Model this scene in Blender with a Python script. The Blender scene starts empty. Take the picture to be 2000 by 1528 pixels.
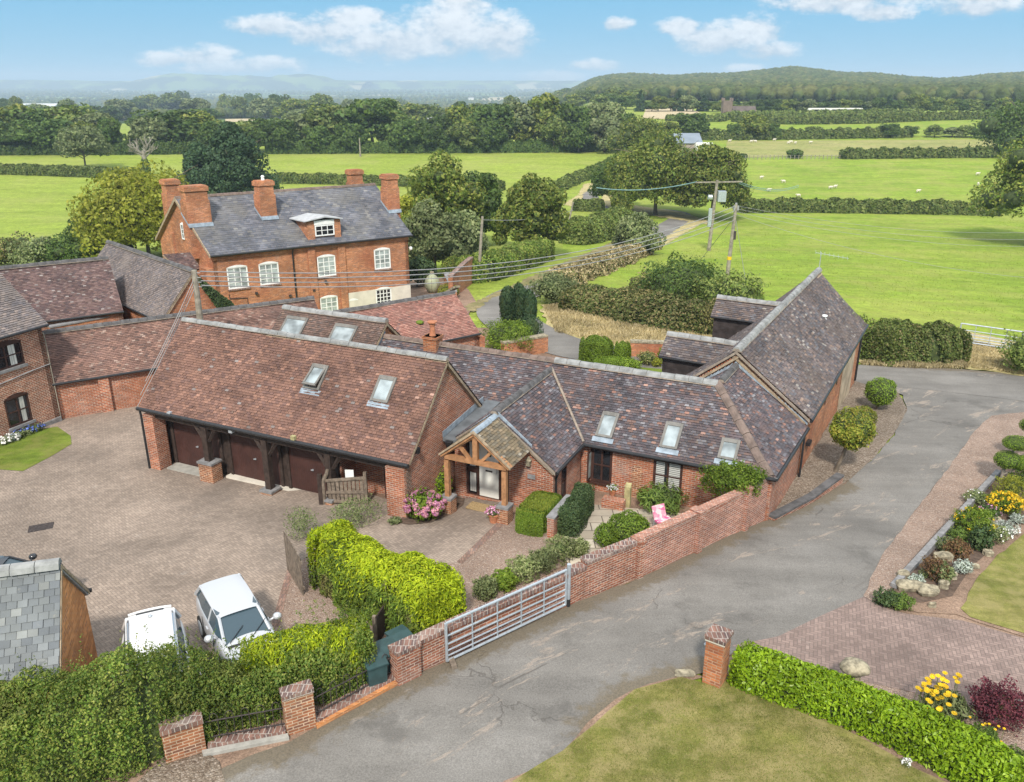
import bpy, math, random
import numpy as np
from mathutils import Vector, Matrix
from math import radians as R, hypot, sin, cos, pi
random.seed(7); RG = np.random.default_rng(7)
sc = bpy.context.scene
COL = sc.collection
# ------------------------------------------------------------------ camera
CAMH = 13.0; FPX = 1630.0; CX, CY = 1000.0, 764.0; HY = 160.0
TH = math.atan((CY - HY) / FPX)
cd = bpy.data.cameras.new('camera'); cam = bpy.data.objects.new('camera', cd); COL.objects.link(cam)
cam.location = (0, 0, CAMH); cam.rotation_euler = (pi / 2 - TH, 0, 0)
cd.sensor_fit = 'HORIZONTAL'; cd.sensor_width = 36; cd.lens = 36 * FPX / 2000
cd.clip_start = 0.5; cd.clip_end = 60000
sc.camera = cam
sc.view_settings.view_transform = 'Standard'; sc.view_settings.look = 'None'
sc.view_settings.gamma = 1; sc.view_settings.use_curve_mapping = False
sc.view_settings.exposure = EXPO = 0.66
sc.render.engine = 'CYCLES'
sc.cycles.use_denoising = True
sc.cycles.max_bounces = 6; sc.cycles.diffuse_bounces = 3; sc.cycles.glossy_bounces = 2
sc.cycles.transmission_bounces = 2; sc.cycles.volume_bounces = 0; sc.cycles.transparent_max_bounces = 6
sc.cycles.caustics_reflective = False; sc.cycles.caustics_refractive = False
def ray(x, y):
    u = (x - CX) / FPX; v = (y - CY) / FPX
    return (u, cos(TH) - v * sin(TH), -sin(TH) - v * cos(TH))
# ------------------------------------------------------------------ node helper
class S:
    def __init__(s, nt, k): s.nt = nt; s.k = k
    def _m(s, op, *a):
        n = s.nt.nodes.new('ShaderNodeMath'); n.operation = op
        for i, x in enumerate((s,) + a):
            if isinstance(x, S): s.nt.links.new(x.k, n.inputs[i])
            else: n.inputs[i].default_value = x
        return S(s.nt, n.outputs[0])
    def __add__(s, o): return s._m('ADD', o)
    __radd__ = __add__
    def __sub__(s, o): return s._m('SUBTRACT', o)
    def __rsub__(s, o): return (s * -1) + o
    def __mul__(s, o): return s._m('MULTIPLY', o)
    __rmul__ = __mul__
    def __truediv__(s, o): return s._m('DIVIDE', o)
    def floor(s): return s._m('FLOOR')
    def frac(s): return s._m('FRACT')
    def mod(s, o): return s._m('FLOORED_MODULO', o)
    def lt(s, o): return s._m('LESS_THAN', o)
    def gt(s, o): return s._m('GREATER_THAN', o)
    def mx(s, o): return s._m('MAXIMUM', o)
    def mn(s, o): return s._m('MINIMUM', o)
    def ab(s): return s._m('ABSOLUTE')
    def eq(s, o): return s._m('COMPARE', o, 0.25)
    def ramp(s, lo, hi, a=0., b=1.):
        n = s.nt.nodes.new('ShaderNodeMapRange'); n.interpolation_type = 'SMOOTHSTEP'
        s.nt.links.new(s.k, n.inputs[0])
        for i, x in zip((1, 2, 3, 4), (lo, hi, a, b)): n.inputs[i].default_value = x
        return S(s.nt, n.outputs[0])
class M:
    """a material with a principled shader and short node helpers"""
    def __init__(s, name, rough=.85, spec=.3):
        s.m = bpy.data.materials.new(name); s.m.use_nodes = True; s.nt = s.m.node_tree
        s.b = s.nt.nodes['Principled BSDF']; s.out = s.nt.nodes['Material Output']
        s.b.inputs['Roughness'].default_value = rough; s.b.inputs['Specular IOR Level'].default_value = spec
    def n(s, t, **kw):
        n = s.nt.nodes.new(t)
        for k, v in kw.items():
            if hasattr(n, k) and k not in ('scale',): setattr(n, k, v)
        return n
    def lk(s, a, b): s.nt.links.new(a.k if isinstance(a, S) else a, b)
    def uv(s): return s.n('ShaderNodeUVMap').outputs[0]
    def obj(s): return s.n('ShaderNodeTexCoord').outputs['Object']
    def pos(s): return s.n('ShaderNodeNewGeometry').outputs['Position']
    def isl(s): return S(s.nt, s.n('ShaderNodeNewGeometry').outputs['Random Per Island'])
    def orand(s): return S(s.nt, s.n('ShaderNodeObjectInfo').outputs['Random'])
    def xyz(s, v):
        n = s.n('ShaderNodeSeparateXYZ'); s.lk(v, n.inputs[0]); return [S(s.nt, o) for o in n.outputs]
    def vec(s, x, y, z=0.):
        n = s.n('ShaderNodeCombineXYZ')
        for i, a in enumerate((x, y, z)):
            if isinstance(a, S): s.lk(a, n.inputs[i])
            else: n.inputs[i].default_value = a
        return n.outputs[0]
    def scl(s, v, sx, sy, sz=1., rz=0., loc=(0, 0, 0)):
        n = s.n('ShaderNodeMapping'); s.lk(v, n.inputs[0]); n.inputs[3].default_value = (sx, sy, sz)
        n.inputs[2].default_value = (0, 0, rz); n.inputs[1].default_value = loc; return n.outputs[0]
    def noise(s, v, scale, detail=4, rough=.55, dist=0.):
        n = s.n('ShaderNodeTexNoise'); s.lk(v, n.inputs['Vector']); n.inputs['Scale'].default_value = scale
        n.inputs['Detail'].default_value = detail; n.inputs['Roughness'].default_value = rough
        n.inputs['Distortion'].default_value = dist; return S(s.nt, n.outputs[0])
    def white(s, v):
        n = s.n('ShaderNodeTexWhiteNoise'); s.lk(v, n.inputs[0]); return S(s.nt, n.outputs[0])
    def vor(s, v, scale, feat='F1', out=0):
        n = s.n('ShaderNodeTexVoronoi'); n.feature = feat; s.lk(v, n.inputs['Vector'])
        n.inputs['Scale'].default_value = scale; return n.outputs[out]
    def cr(s, f, stops, const=False):
        n = s.n('ShaderNodeValToRGB'); s.lk(f, n.inputs[0]); e = n.color_ramp.elements
        if const: n.color_ramp.interpolation = 'CONSTANT'
        while len(e) < len(stops): e.new(.5)
        for el, (p, c) in zip(e, stops): el.position = p; el.color = (*c, 1)
        return n.outputs[0]
    def mix(s, f, a, b, mode='MIX'):
        n = s.n('ShaderNodeMix'); n.data_type = 'RGBA'; n.blend_type = mode
        for i, x in ((0, f), (6, a), (7, b)):
            if isinstance(x, S): s.lk(x, n.inputs[i])
            elif isinstance(x, (int, float)): n.inputs[i].default_value = x
            elif isinstance(x, tuple): n.inputs[i].default_value = (*x, 1)
            else: s.lk(x, n.inputs[i])
        return n.outputs[2]
    def tint(s, c, f, lo, hi):
        """multiply a colour by a grey value lo..hi driven by f"""
        g = s.n('ShaderNodeCombineColor'); v = f.ramp(.3, .7, lo, hi)
        for i in range(3): s.lk(v, g.inputs[i])
        return s.mix(1., c, g.outputs[0], 'MULTIPLY')
    def bump(s, h, strength=.4, dist=.01):
        n = s.n('ShaderNodeBump'); n.inputs['Strength'].default_value = strength; n.inputs['Distance'].default_value = dist
        s.lk(h, n.inputs['Height']); s.lk(n.outputs[0], s.b.inputs['Normal'])
    def col(s, c):
        if isinstance(c, tuple): s.b.inputs['Base Color'].default_value = (*c, 1)
        else: s.lk(c, s.b.inputs['Base Color'])
        return s
# ------------------------------------------------------------------ world: sky and clouds
SUN_EL, SUN_AZ = R(46), R(-174)   # azimuth from +Y, clockwise; the sun stands high behind the left shoulder
w = bpy.data.worlds.new('World'); sc.world = w; w.use_nodes = True
class WM(M):
    def __init__(s, nt): s.nt = nt
W = WM(w.node_tree)
bg = w.node_tree.nodes['Background']; wout = w.node_tree.nodes['World Output']
gen = W.n('ShaderNodeTexCoord').outputs['Generated']
dx, dy, dz = W.xyz(gen)
sky = W.n('ShaderNodeTexSky'); sky.sky_type = 'NISHITA'; sky.sun_disc = False
sky.sun_elevation = SUN_EL; sky.sun_rotation = SUN_AZ; sky.air_density = 1.0; sky.dust_density = .6; sky.ozone_density = 2.0
# the clear blue sits low over the horizon that day: the gradient is looked up a little higher
W.lk(W.vec(dx, dy, dz.mx(0.) * .75 + .34), sky.inputs[0])
hz = W.mix(dz.ramp(-.02, .11), (1.75, 3.05, 3.8), (.95, 2.6, 3.85))
skyc = W.mix(.85, sky.outputs[0], hz)
# unseen upper sky whitened, added to take the blue out of the ambient light
fill_white = W.mix(W.noise(gen, 2.2, 5).ramp(.3, .7), (4.6, 5.0, 5.5), (7.2, 7.2, 7.2))
skyc = W.mix(dz.ramp(.16, .45) * .85, skyc, fill_white)
W.lk(skyc, bg.inputs[0]); bg.inputs[1].default_value = .14
ysafe = dy.mx(.05); az = dx / ysafe; el = dz / ysafe
cl = [(530, 48, 105, 24), (640, 62, 120, 32), (760, 80, 160, 42), (880, 55, 120, 62), (975, 70, 85, 52), (900, 5, 70, 25), (690, 35, 90, 24),
      (400, 112, 90, 26), (330, 116, 80, 16), (510, 126, 100, 18), (450, 132, 150, 12),
      (1400, 72, 105, 36), (1470, 62, 75, 40), (1500, 98, 70, 22), (1330, 52, 60, 20),
      (1640, 4, 170, 22), (1720, 22, 80, 20), (1910, 8, 110, 26), (1205, 46, 36, 16), (1455, 137, 55, 14), (1080, 152, 90, 15), (1160, 128, 60, 14)]
f1 = W.noise(W.vec(az * 1.0, el * 2.0), 26, 6, .6)
f2 = W.noise(W.vec(az * 1.0, el * 1.6), 90, 4, .6)
dens = None; Ws = None; Ss = None
for (px, py, rx, ry) in cl:
    d = ray(px, py); a0, e0 = d[0] / d[1], d[2] / d[1]
    qx = (az - a0) * (FPX / rx / .92); qy = (el - e0) * (FPX / ry / .92)
    g = (1. - (qx * qx + qy * qy))
    dens = g if dens is None else dens.mx(g)
    wgt = g.mx(0.)
    Ws = wgt if Ws is None else Ws + wgt
    Ss = wgt * qy if Ss is None else Ss + wgt * qy
dn = dens + (f1 - .5) * 2.6 + (f2 - .5) * .9
cm = dn.ramp(-.1, .95, 0., .95) * dy.gt(.05)
shade = (Ss / Ws.mx(.05)) * .55 + (f1 - .5) * 2.2 + (f2 - .5) * 1.0 + .25
cc = W.mix(shade.ramp(-.35, .75), (.50, .58, .67), (.80, .85, .90))
bg2 = W.n('ShaderNodeBackground'); W.lk(cc, bg2.inputs[0]); bg2.inputs[1].default_value = .74
mxs = W.n('ShaderNodeMixShader'); W.lk(cm, mxs.inputs[0]); W.lk(bg.outputs[0], mxs.inputs[1]); W.lk(bg2.outputs[0], mxs.inputs[2])
W.lk(mxs.outputs[0], wout.inputs[0])
# ------------------------------------------------------------------ sun
sl = bpy.data.lights.new('sun', 'SUN'); sl.energy = 2.9; sl.angle = R(6); sl.color = (1, .94, .85)
so = bpy.data.objects.new('sun', sl); COL.objects.link(so); so.location = (-40, -20, 60)
sd = Vector((sin(SUN_AZ) * cos(SUN_EL), cos(SUN_AZ) * cos(SUN_EL), sin(SUN_EL)))
so.rotation_euler = sd.to_track_quat('Z', 'Y').to_euler()
# ------------------------------------------------------------------ terrain
_R = np.array([0, 16, 20, 24, 26, 28, 30, 33, 36, 48, 60, 80, 105, 150, 190, 230, 260, 300], float)
_Z = np.array([.5, 0, -.2, -.45, -.72, -1., -1.1, -1.15, -1.3, -2, -2.75, -4.2, -6.5, -9.3, -10.6, -9.6, -8, -6.5])
_FR = np.array([300, 400, 600, 800, 1000, 1500, 2000, 4000, 8000, 12000, 16000, 22000.])
_FL = np.array([-6.5, -8.5, -12, -17, -25, -38, -45, -54, -52, -50, -50, -50.])
_FRr = np.array([-6.5, -2, -.5, 0, 1, 3, 4, -20, -40, -48, -50, -50.])
def smooth(a, b, x):
    t = np.clip((x - a) / (b - a), 0, 1); return t * t * (3 - 2 * t)
def T(x, y):
    x = np.asarray(x, float); y = np.asarray(y, float)
    r = np.where(y > 0, np.hypot(x, np.maximum(y, 0)), 0)
    z = np.interp(r, _R, _Z)
    a = x / np.maximum(y, 1.)
    s = smooth(.0, .12, a)
    zf = np.interp(r, _FR, _FL) * (1 - s) + np.interp(r, _FR, _FRr) * s
    hill = np.interp(a, [.0, .03, .058, .092, .138, .19, .23, .276, .311, .345, .39, .437, .478, .518, .576, .75], [0, 0, 3, 11.5, 14, 11.5, 13.5, 19, 24.5, 19, 14.5, 9, 5.5, 8, 16, 19])
    hill = hill + (.8 * np.sin(a * 61 + 1) + .6 * np.sin(a * 97)) * np.clip(hill / 4, 0, 1)
    zf = zf + hill * np.exp(-((r - 1650) / 480.) ** 2)
    z = np.where(r > 300, zf, z)
    return z
def Tz(x, y): return float(T(x, y))
def G(px, py, dz=0.):
    """the ground point seen at a place of the survey photograph"""
    d = ray(px, py); t = np.concatenate([np.arange(8, 400, .25), np.arange(400, 20000, 10.)])
    X = d[0] * t; Y = d[1] * t; Z = CAMH + d[2] * t - T(X, Y) - dz
    i = int(np.argmax(Z < 0)); i = max(i, 1)
    k = Z[i - 1] / (Z[i - 1] - Z[i]); tt = t[i - 1] + k * (t[i] - t[i - 1])
    x, y = d[0] * tt, d[1] * tt
    return (x, y, Tz(x, y))
def PZ(px, py, z):
    d = ray(px, py); t = (z - CAMH) / d[2]; return Vector((d[0] * t, d[1] * t, z))
def zat(px, py, xy):
    d = ray(px, py); return CAMH + d[2] * xy[1] / d[1]
# ------------------------------------------------------------------ mesh helper
class MB:
    def __init__(s): s.v = []; s.f = []; s.m = []; s.mi = 0
    def poly(s, pts):
        i = len(s.v); s.v += [tuple(p) for p in pts]; s.f.append(tuple(range(i, i + len(pts)))); s.m.append(s.mi)
    def box(s, o, ax, ay, az):
        """box from corner o along three edge vectors"""
        o, ax, ay, az = Vector(o), Vector(ax), Vector(ay), Vector(az)
        if ax.cross(ay).dot(az) < 0: ax, ay = ay, ax
        c = [o, o + ax, o + ax + ay, o + ay]; d = [p + az for p in c]
        i = len(s.v); s.v += [tuple(p) for p in c + d]
        for q in ((3, 2, 1, 0), (4, 5, 6, 7), (0, 1, 5, 4), (1, 2, 6, 5), (2, 3, 7, 6), (3, 0, 4, 7)):
            s.f.append(tuple(i + k for k in q)); s.m.append(s.mi)
    def cbox(s, c, d, sx, sy, sz, z0=None):
        """upright box centred on c (x,y) with its long side along unit xy vector d"""
        d = Vector((d[0], d[1], 0)).normalized(); n = Vector((-d.y, d.x, 0)); c = Vector(c)
        if z0 is not None: c = Vector((c.x, c.y, z0))
        s.box(c - d * sx / 2 - n * sy / 2, d * sx, n * sy, (0, 0, sz))
    def prism(s, poly, vec):
        """a planar polygon extruded along vec"""
        p = [Vector(q) for q in poly]; vec = Vector(vec); n = Vector((0, 0, 0))
        for a, b in zip(p, p[1:] + p[:1]): n += a.cross(b)
        if n.dot(vec) > 0: p = p[::-1]
        i = len(s.v); k = len(p); s.v += [tuple(q) for q in p] + [tuple(q + vec) for q in p]
        s.f.append(tuple(range(i, i + k))); s.f.append(tuple(range(i + 2 * k - 1, i + k - 1, -1))); s.m += [s.mi] * 2
        for a in range(k):
            b = (a + 1) % k; s.f.append((i + b, i + a, i + k + a, i + k + b)); s.m.append(s.mi)
    def tube(s, pts, rad, n=8, cap=True):
        pts = [Vector(p) for p in pts]
        if not hasattr(rad, '__len__'): rad = [rad] * len(pts)
        i0 = len(s.v); up = None
        for k, p in enumerate(pts):
            t = (pts[min(k + 1, len(pts) - 1)] - pts[max(k - 1, 0)]).normalized()
            a = up if up is not None and abs(up.dot(t)) < .9 else (Vector((0, 0, 1)) if abs(t.z) < .9 else Vector((1, 0, 0)))
            x = (a - t * a.dot(t)).normalized(); y = t.cross(x); up = x
            for j in range(n):
                q = 2 * pi * j / n; s.v.append(tuple(p + (x * cos(q) + y * sin(q)) * rad[k]))
        for k in range(len(pts) - 1):
            for j in range(n):
                a = i0 + k * n + j; b = i0 + k * n + (j + 1) % n; s.f.append((a, b, b + n, a + n)); s.m.append(s.mi)
        if cap:
            s.f.append(tuple(i0 + j for j in range(n - 1, -1, -1))); e = i0 + (len(pts) - 1) * n
            s.f.append(tuple(e + j for j in range(n))); s.m += [s.mi] * 2
    def lathe(s, c, prof, n=20):
        c = Vector(c); i0 = len(s.v)
        for (r, z) in prof:
            for j in range(n): q = 2 * pi * j / n; s.v.append((c.x + r * cos(q), c.y + r * sin(q), c.z + z))
        for k in range(len(prof) - 1):
            for j in range(n):
                a = i0 + k * n + j; b = i0 + k * n + (j + 1) % n; s.f.append((a, b, b + n, a + n)); s.m.append(s.mi)
        s.f.append(tuple(i0 + j for j in range(n - 1, -1, -1))); e = i0 + (len(prof) - 1) * n
        s.f.append(tuple(e + j for j in range(n))); s.m += [s.mi] * 2
    def ell(s, c, r, nu=16, nv=10, f=None):
        """closed ellipsoid; f(dir) gives a factor on the radius"""
        c = Vector(c); i0 = len(s.v)
        for k in range(nv + 1):
            ph = pi * k / nv
            for j in range(nu):
                q = 2 * pi * j / nu; d = Vector((sin(ph) * cos(q), sin(ph) * sin(q), cos(ph)))
                if k in (0, nv): d = Vector((0, 0, d.z))
                m = f(d) if f else 1.
                s.v.append((c.x + d.x * r[0] * m, c.y + d.y * r[1] * m, c.z + d.z * r[2] * m))
        for k in range(nv):
            for j in range(nu):
                a = i0 + k * nu + j; b = i0 + k * nu + (j + 1) % nu; s.f.append((a, a + nu, b + nu, b)); s.m.append(s.mi)
    def build(s, name, mats, parent=None, smooth=False):
        me = bpy.data.meshes.new(name); me.from_pydata(s.v, [], s.f)
        if not isinstance(mats, (list, tuple)): mats = [mats]
        for m in mats: me.materials.append(m.m if isinstance(m, M) else m)
        if len(mats) > 1: me.polygons.foreach_set('material_index', s.m)
        autouv(me)
        if smooth: me.polygons.foreach_set('use_smooth', [True] * len(me.polygons))
        return link(name, me, parent)
def autouv(me):
    """UVs in metres: u along the level direction of each face, v up its slope"""
    n = len(me.loops); nv = len(me.vertices); npz = len(me.polygons)
    if not n: return
    co = np.empty(nv * 3); me.vertices.foreach_get('co', co); co = co.reshape(-1, 3)
    li = np.empty(n, int); me.loops.foreach_get('vertex_index', li)
    nr = np.empty(npz * 3); me.polygons.foreach_get('normal', nr); nr = nr.reshape(-1, 3)
    lt = np.empty(npz, int); me.polygons.foreach_get('loop_total', lt)
    N = np.repeat(nr, lt, axis=0); P = co[li]
    flat = np.abs(N[:, 2]) > .985
    t = np.stack([-N[:, 1], N[:, 0], np.zeros(n)], 1); l = np.linalg.norm(t, axis=1, keepdims=True); t = t / np.maximum(l, 1e-9)
    t[flat] = (1, 0, 0); b = np.cross(N, t); b[flat] = (0, 1, 0)
    uv = np.stack([(P * t).sum(1), (P * b).sum(1)], 1)
    lay = me.uv_layers.new(name='UVMap'); lay.data.foreach_set('uv', uv.astype(np.float32).ravel())
def link(name, me, parent=None):
    o = bpy.data.objects.new(name, me); COL.objects.link(o)
    if parent is not None:
        o.parent = parent
        o.matrix_parent_inverse = (Matrix.Translation(parent['_l']) @ Matrix.Rotation(parent['_r'], 4, 'Z')).inverted() if '_l' in parent else Matrix.Identity(4)
    return o
def tag(o, label=None, cat=None, group=None, kind=None):
    if label: o['label'] = label
    if cat: o['category'] = cat
    if group: o['group'] = group
    if kind: o['kind'] = kind
    return o
ROOTS = []
def thing(name, label, cat, loc, rz=0., group=None):
    """an Empty at the base of a thing; its parts are built in world coordinates"""
    o = bpy.data.objects.new(name, None); COL.objects.link(o); o.location = loc; o.rotation_euler = (0, 0, rz)
    o.empty_display_size = .3
    o['_l'] = tuple(float(c) for c in loc); o['_r'] = float(rz); ROOTS.append(o)
    return tag(o, label, cat, group)
def dup(root, loc, rz=0., scale=1., label=None, group=None):
    """a copy of a thing built at the origin, with copies of its parts and sub-parts"""
    r = root.copy(); COL.objects.link(r); r.location = loc; r.rotation_euler = (0, 0, rz)
    r.scale = scale if hasattr(scale, '__len__') else (scale,) * 3
    if label: r['label'] = label
    if group: r['group'] = group
    for ch in list(root.children):
        c = ch.copy(); COL.objects.link(c); c.parent = r
        for g in ch.children:
            q = g.copy(); COL.objects.link(q); q.parent = c
    return r
def struct(o): o['kind'] = 'structure'; return o
def npmesh(name, V, F, mats, fm=None, uv=False, smooth=False):
    """mesh from numpy: V (n,3), F (m,k)"""
    me = bpy.data.meshes.new(name); k = F.shape[1]; m = F.shape[0]
    me.vertices.add(len(V)); me.vertices.foreach_set('co', np.ascontiguousarray(V, np.float32).ravel())
    me.loops.add(m * k); me.loops.foreach_set('vertex_index', np.ascontiguousarray(F, np.int32).ravel())
    me.polygons.add(m); me.polygons.foreach_set('loop_start', np.arange(0, m * k, k, dtype=np.int32))
    if not isinstance(mats, (list, tuple)): mats = [mats]
    for q in mats: me.materials.append(q.m if isinstance(q, M) else q)
    if fm is not None: me.polygons.foreach_set('material_index', np.ascontiguousarray(fm, np.int32))
    if smooth: me.polygons.foreach_set('use_smooth', np.ones(m, bool))
    me.update(calc_edges=True); me.validate()
    if uv: autouv(me)
    return me
# ------------------------------------------------------------------ materials
def brick(name, c1, c2, dark, mortar, tintc=None, tamt=.35, lime=.0, bw=.225, bh=.075, ms=.011):
    a = M(name, .9, .2); uv = a.uv()
    nz = a.noise(uv, 3.0, 3); x, y, _ = a.xyz(uv)
    v = a.vec(x + (nz - .5) * .02, y + (nz - .5) * .012)
    t = a.n('ShaderNodeTexBrick'); a.lk(v, t.inputs[0])
    for i, c in ((1, c1), (2, c2), (3, mortar)): t.inputs[i].default_value = (*c, 1)
    for k, q in (('Scale', 1), ('Mortar Size', ms), ('Mortar Smooth', .2), ('Bias', -.1), ('Brick Width', bw), ('Row Height', bh)): t.inputs[k].default_value = q
    row = (y / bh).floor(); colm = ((x / bw) + row.mod(2.) * .5).floor()
    wn = a.white(a.vec(colm, row, 3.7))
    c = a.mix(wn.gt(.8) * .75 * (1. - S(a.nt, t.outputs[1])), t.outputs[0], dark)
    c = a.tint(c, wn, .85, 1.16)
    big = a.noise(uv, .55, 5, .6)
    c = a.tint(c, big, .78, 1.18)
    if tintc: c = a.mix(a.noise(uv, .35, 4).ramp(.5, .7) * tamt, c, tintc)
    if lime: c = a.mix(a.noise(a.scl(uv, 1, 1, 1, 0, (5, 2, 0)), .8, 6, .65).ramp(.52, .72) * lime, c, (.55, .48, .42))
    a.col(c)
    a.bump(S(a.nt, t.outputs[1]) * -1. + a.noise(uv, 60, 3) * .5, .55, .012)
    return a
BR_RED = brick('red brick', (.40, .135, .066), (.30, .085, .045), (.15, .06, .045), (.42, .33, .26), (.36, .13, .06), .3, .25)
BR_FARM = brick('orange farmhouse brick', (.49, .185, .08), (.39, .13, .058), (.17, .07, .045), (.40, .26, .17), (.30, .075, .04), .45, .12)
BR_ORNG = brick('bright orange gable brick', (.56, .235, .085), (.47, .185, .065), (.25, .11, .06), (.52, .27, .13), (.40, .16, .06), .4, 0)
BR_WALL = brick('boundary wall brick', (.34, .125, .07), (.24, .08, .05), (.12, .055, .045), (.44, .34, .27), (.24, .08, .045), .4, .25)
BR_PINK = brick('new pink brick', (.38, .16, .105), (.30, .115, .075), (.15, .065, .055), (.46, .35, .29), None, 0, .12)
BR_PIER = brick('brown pier brick', (.36, .15, .075), (.27, .10, .05), (.12, .06, .045), (.50, .36, .25), None, 0, .12)
BR_COP = brick('coping brick', (.27, .15, .115), (.17, .10, .085), (.08, .06, .06), (.38, .33, .29), None, 0, .5, .11, .24, .01)
BR_LEFT = brick('pale jointed brick', (.34, .125, .068), (.25, .085, .05), (.13, .06, .045), (.52, .41, .32), None, 0, .15)
def tile(name, stops, patch=None, pa=.5, lichen=.0, lo=.75, hi=1.2, rough=.9):
    a = M(name, rough, .25); r = a.isl(); p = a.pos()
    c = a.cr(r, stops, True)
    c = a.tint(c, a.white(a.vec(r, r, r)), .88, 1.13)
    c = a.tint(c, a.noise(p, .7, 5, .6), lo, hi)
    if patch: c = a.mix(a.noise(a.scl(p, 1, 1, 1, 0, (9, 4, 1)), .45, 5, .6).ramp(.47, .66) * pa, c, patch)
    if lichen: c = a.mix(a.noise(p, 5, 6, .7).ramp(.60, .72) * lichen, c, (.42, .38, .28))
    a.col(c); a.bump(a.noise(p, 25, 4), .35, .01)
    return a
T_RED = tile('red brown clay tiles', [(0, (0.157, 0.087, 0.068)), (.3, (0.185, 0.101, 0.076)), (.62, (0.138, 0.079, 0.066)), (.82, (0.212, 0.115, 0.084)), (.95, (0.259, 0.141, 0.103)), (.982, (0.199, 0.168, 0.157)), (.993, (0.346, 0.210, 0.164))],
             (0.212, 0.113, 0.083), .6, .18)
T_BLUE = tile('mixed blue and plum tiles', [(0, (.105, .082, .088)), (.2, (.09, .08, .088)), (.42, (.135, .098, .095)), (.60, (.128, .121, .134)), (.76, (.075, .066, .075)), (.86, (.18, .115, .098)), (.925, (.20, .19, .20)), (.955, (.26, .14, .11)), (.982, (.33, .20, .16))],
              (.115, .085, .085), .4, .22)
T_BARN = tile('weathered barn tiles', [(0, (.115, .092, .09)), (.3, (.145, .12, .115)), (.5, (.095, .085, .092)), (.7, (.165, .125, .112)), (.84, (.125, .12, .13)), (.93, (.22, .155, .125)), (.97, (.29, .26, .235))],
              (.115, .088, .075), .6, .55)
T_BROWN = tile('brown flat tiles', [(0, (.125, .085, .07)), (.4, (.155, .10, .082)), (.75, (.105, .078, .07)), (.94, (.21, .14, .11))], (.17, .11, .085), .4, .2)
T_PINK = tile('pale pink worn tiles', [(0, (0.224, 0.129, 0.102)), (.35, (0.186, 0.111, 0.090)), (.65, (0.256, 0.150, 0.116)), (.88, (0.143, 0.092, 0.079)), (.96, (0.321, 0.226, 0.185))], (0.160, 0.105, 0.092), .5, .28)
T_PLUM = tile('plum and grey tiles', [(0, (0.136, 0.087, 0.083)), (.35, (0.172, 0.111, 0.100)), (.65, (0.113, 0.079, 0.079)), (.85, (0.201, 0.140, 0.126)), (.95, (0.273, 0.232, 0.218))], (0.090, 0.066, 0.068), .7, .3)
T_ORNG = tile('bright red tiles', [(0, (0.337, 0.165, 0.128)), (.35, (0.288, 0.135, 0.106)), (.7, (0.373, 0.201, 0.158)), (.92, (0.206, 0.120, 0.107))], (0.246, 0.140, 0.120), .4, .3)
T_GREY = tile('grey brown weathered tiles', [(0, (0.155, 0.132, 0.129)), (.35, (0.193, 0.158, 0.147)), (.65, (0.135, 0.120, 0.124)), (.88, (0.225, 0.179, 0.160))], (0.205, 0.171, 0.151), .6, .35)
T_PORCH = tile('mossy porch tiles', [(0, (.20, .155, .10)), (.4, (.155, .13, .095)), (.8, (.25, .19, .125)), (.93, (.34, .30, .24))], (.17, .14, .07), .6, .5)
T_SLATE = tile('farmhouse slates', [(0, (0.121, 0.123, 0.142)), (.4, (0.100, 0.105, 0.124)), (.75, (0.142, 0.142, 0.155)), (.93, (0.179, 0.173, 0.168))], (0.173, 0.163, 0.147), .55, .22, .72, 1.25, .6)
T_BIGSL = tile('large grey slates', [(0, (0.144, 0.155, 0.162)), (.4, (0.169, 0.180, 0.184)), (.75, (0.126, 0.137, 0.148)), (.92, (0.209, 0.216, 0.209))], (0.158, 0.166, 0.155), .5, .3, .8, 1.15, .6)
def plain(name, c, rough=.7, nz=.15, sc_=8, spec=.3, metal=0., b=.2):
    a = M(name, rough, spec); p = a.obj(); k = tuple(c)
    a.col(a.tint(a.mix(0, k, k), a.noise(p, sc_, 5, .6), 1 - nz, 1 + nz)); a.b.inputs['Metallic'].default_value = metal
    if b: a.bump(a.noise(p, sc_ * 6, 3), b, .005)
    return a
T_EDGE = plain('grime and painted shadow under tiles', (.055, .045, .042), .95, .3, 6, b=0)  # dark colour holds grime and the shadow painted under each tile lip
RIDGE_G = plain('grey ridge tile', (.25, .25, .245), .85, .3, 3, b=.4)
RIDGE_D = plain('dark ridge tile', (.10, .095, .095), .85, .35, 3, b=.4)
RIDGE_B = plain('brown ridge tile', (.17, .125, .105), .85, .3, 3, b=.4)
MORTAR = plain('ridge mortar', (.27, .22, .175), .95, .25, 5, b=.4)
LEAD = plain('lead flashing', (.27, .32, .37), .55, .25, 4, .4)
LEADFLAT = plain('lead flat roof', (.12, .13, .14), .6, .25, 2, .4)
BLACK = plain('black gutter paint', (.018, .018, .02), .4, .2, 5, .5, b=0)
TIMB_D = plain('dark stained timber', (.045, .03, .024), .8, .35, 6, b=.5)
TIMB_W = plain('weathered grey timber', (.19, .15, .115), .9, .35, 7, b=.6)
TIMB_O = plain('oiled oak', (.36, .18, .085), .65, .25, 6, b=.4)
TIMB_P = plain('pale treated post', (.34, .30, .15), .85, .25, 6, b=.4)
BARGE = plain('weathered bargeboard', (.33, .25, .17), .8, .3, 6, b=.4)
WFRAME = plain('brown window timber', (.055, .026, .02), .55, .25, 6, b=.2)
WHITE = plain('white paint', (.78, .78, .76), .5, .08, 3, b=.1)
RENDER = plain('cream render', (.60, .55, .47), .9, .10, 1.5, b=.3)
CREAMD = plain('cream door paint', (.76, .76, .71), .5, .05, 3, b=0)
STONE = plain('weathered stone', (.27, .235, .165), .95, .5, 7, b=1.)
STONE_G = plain('grey stone kerb', (.22, .215, .215), .9, .25, 5, b=.5)
CONC = plain('concrete', (.34, .325, .29), .9, .18, 4, b=.4)
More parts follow.
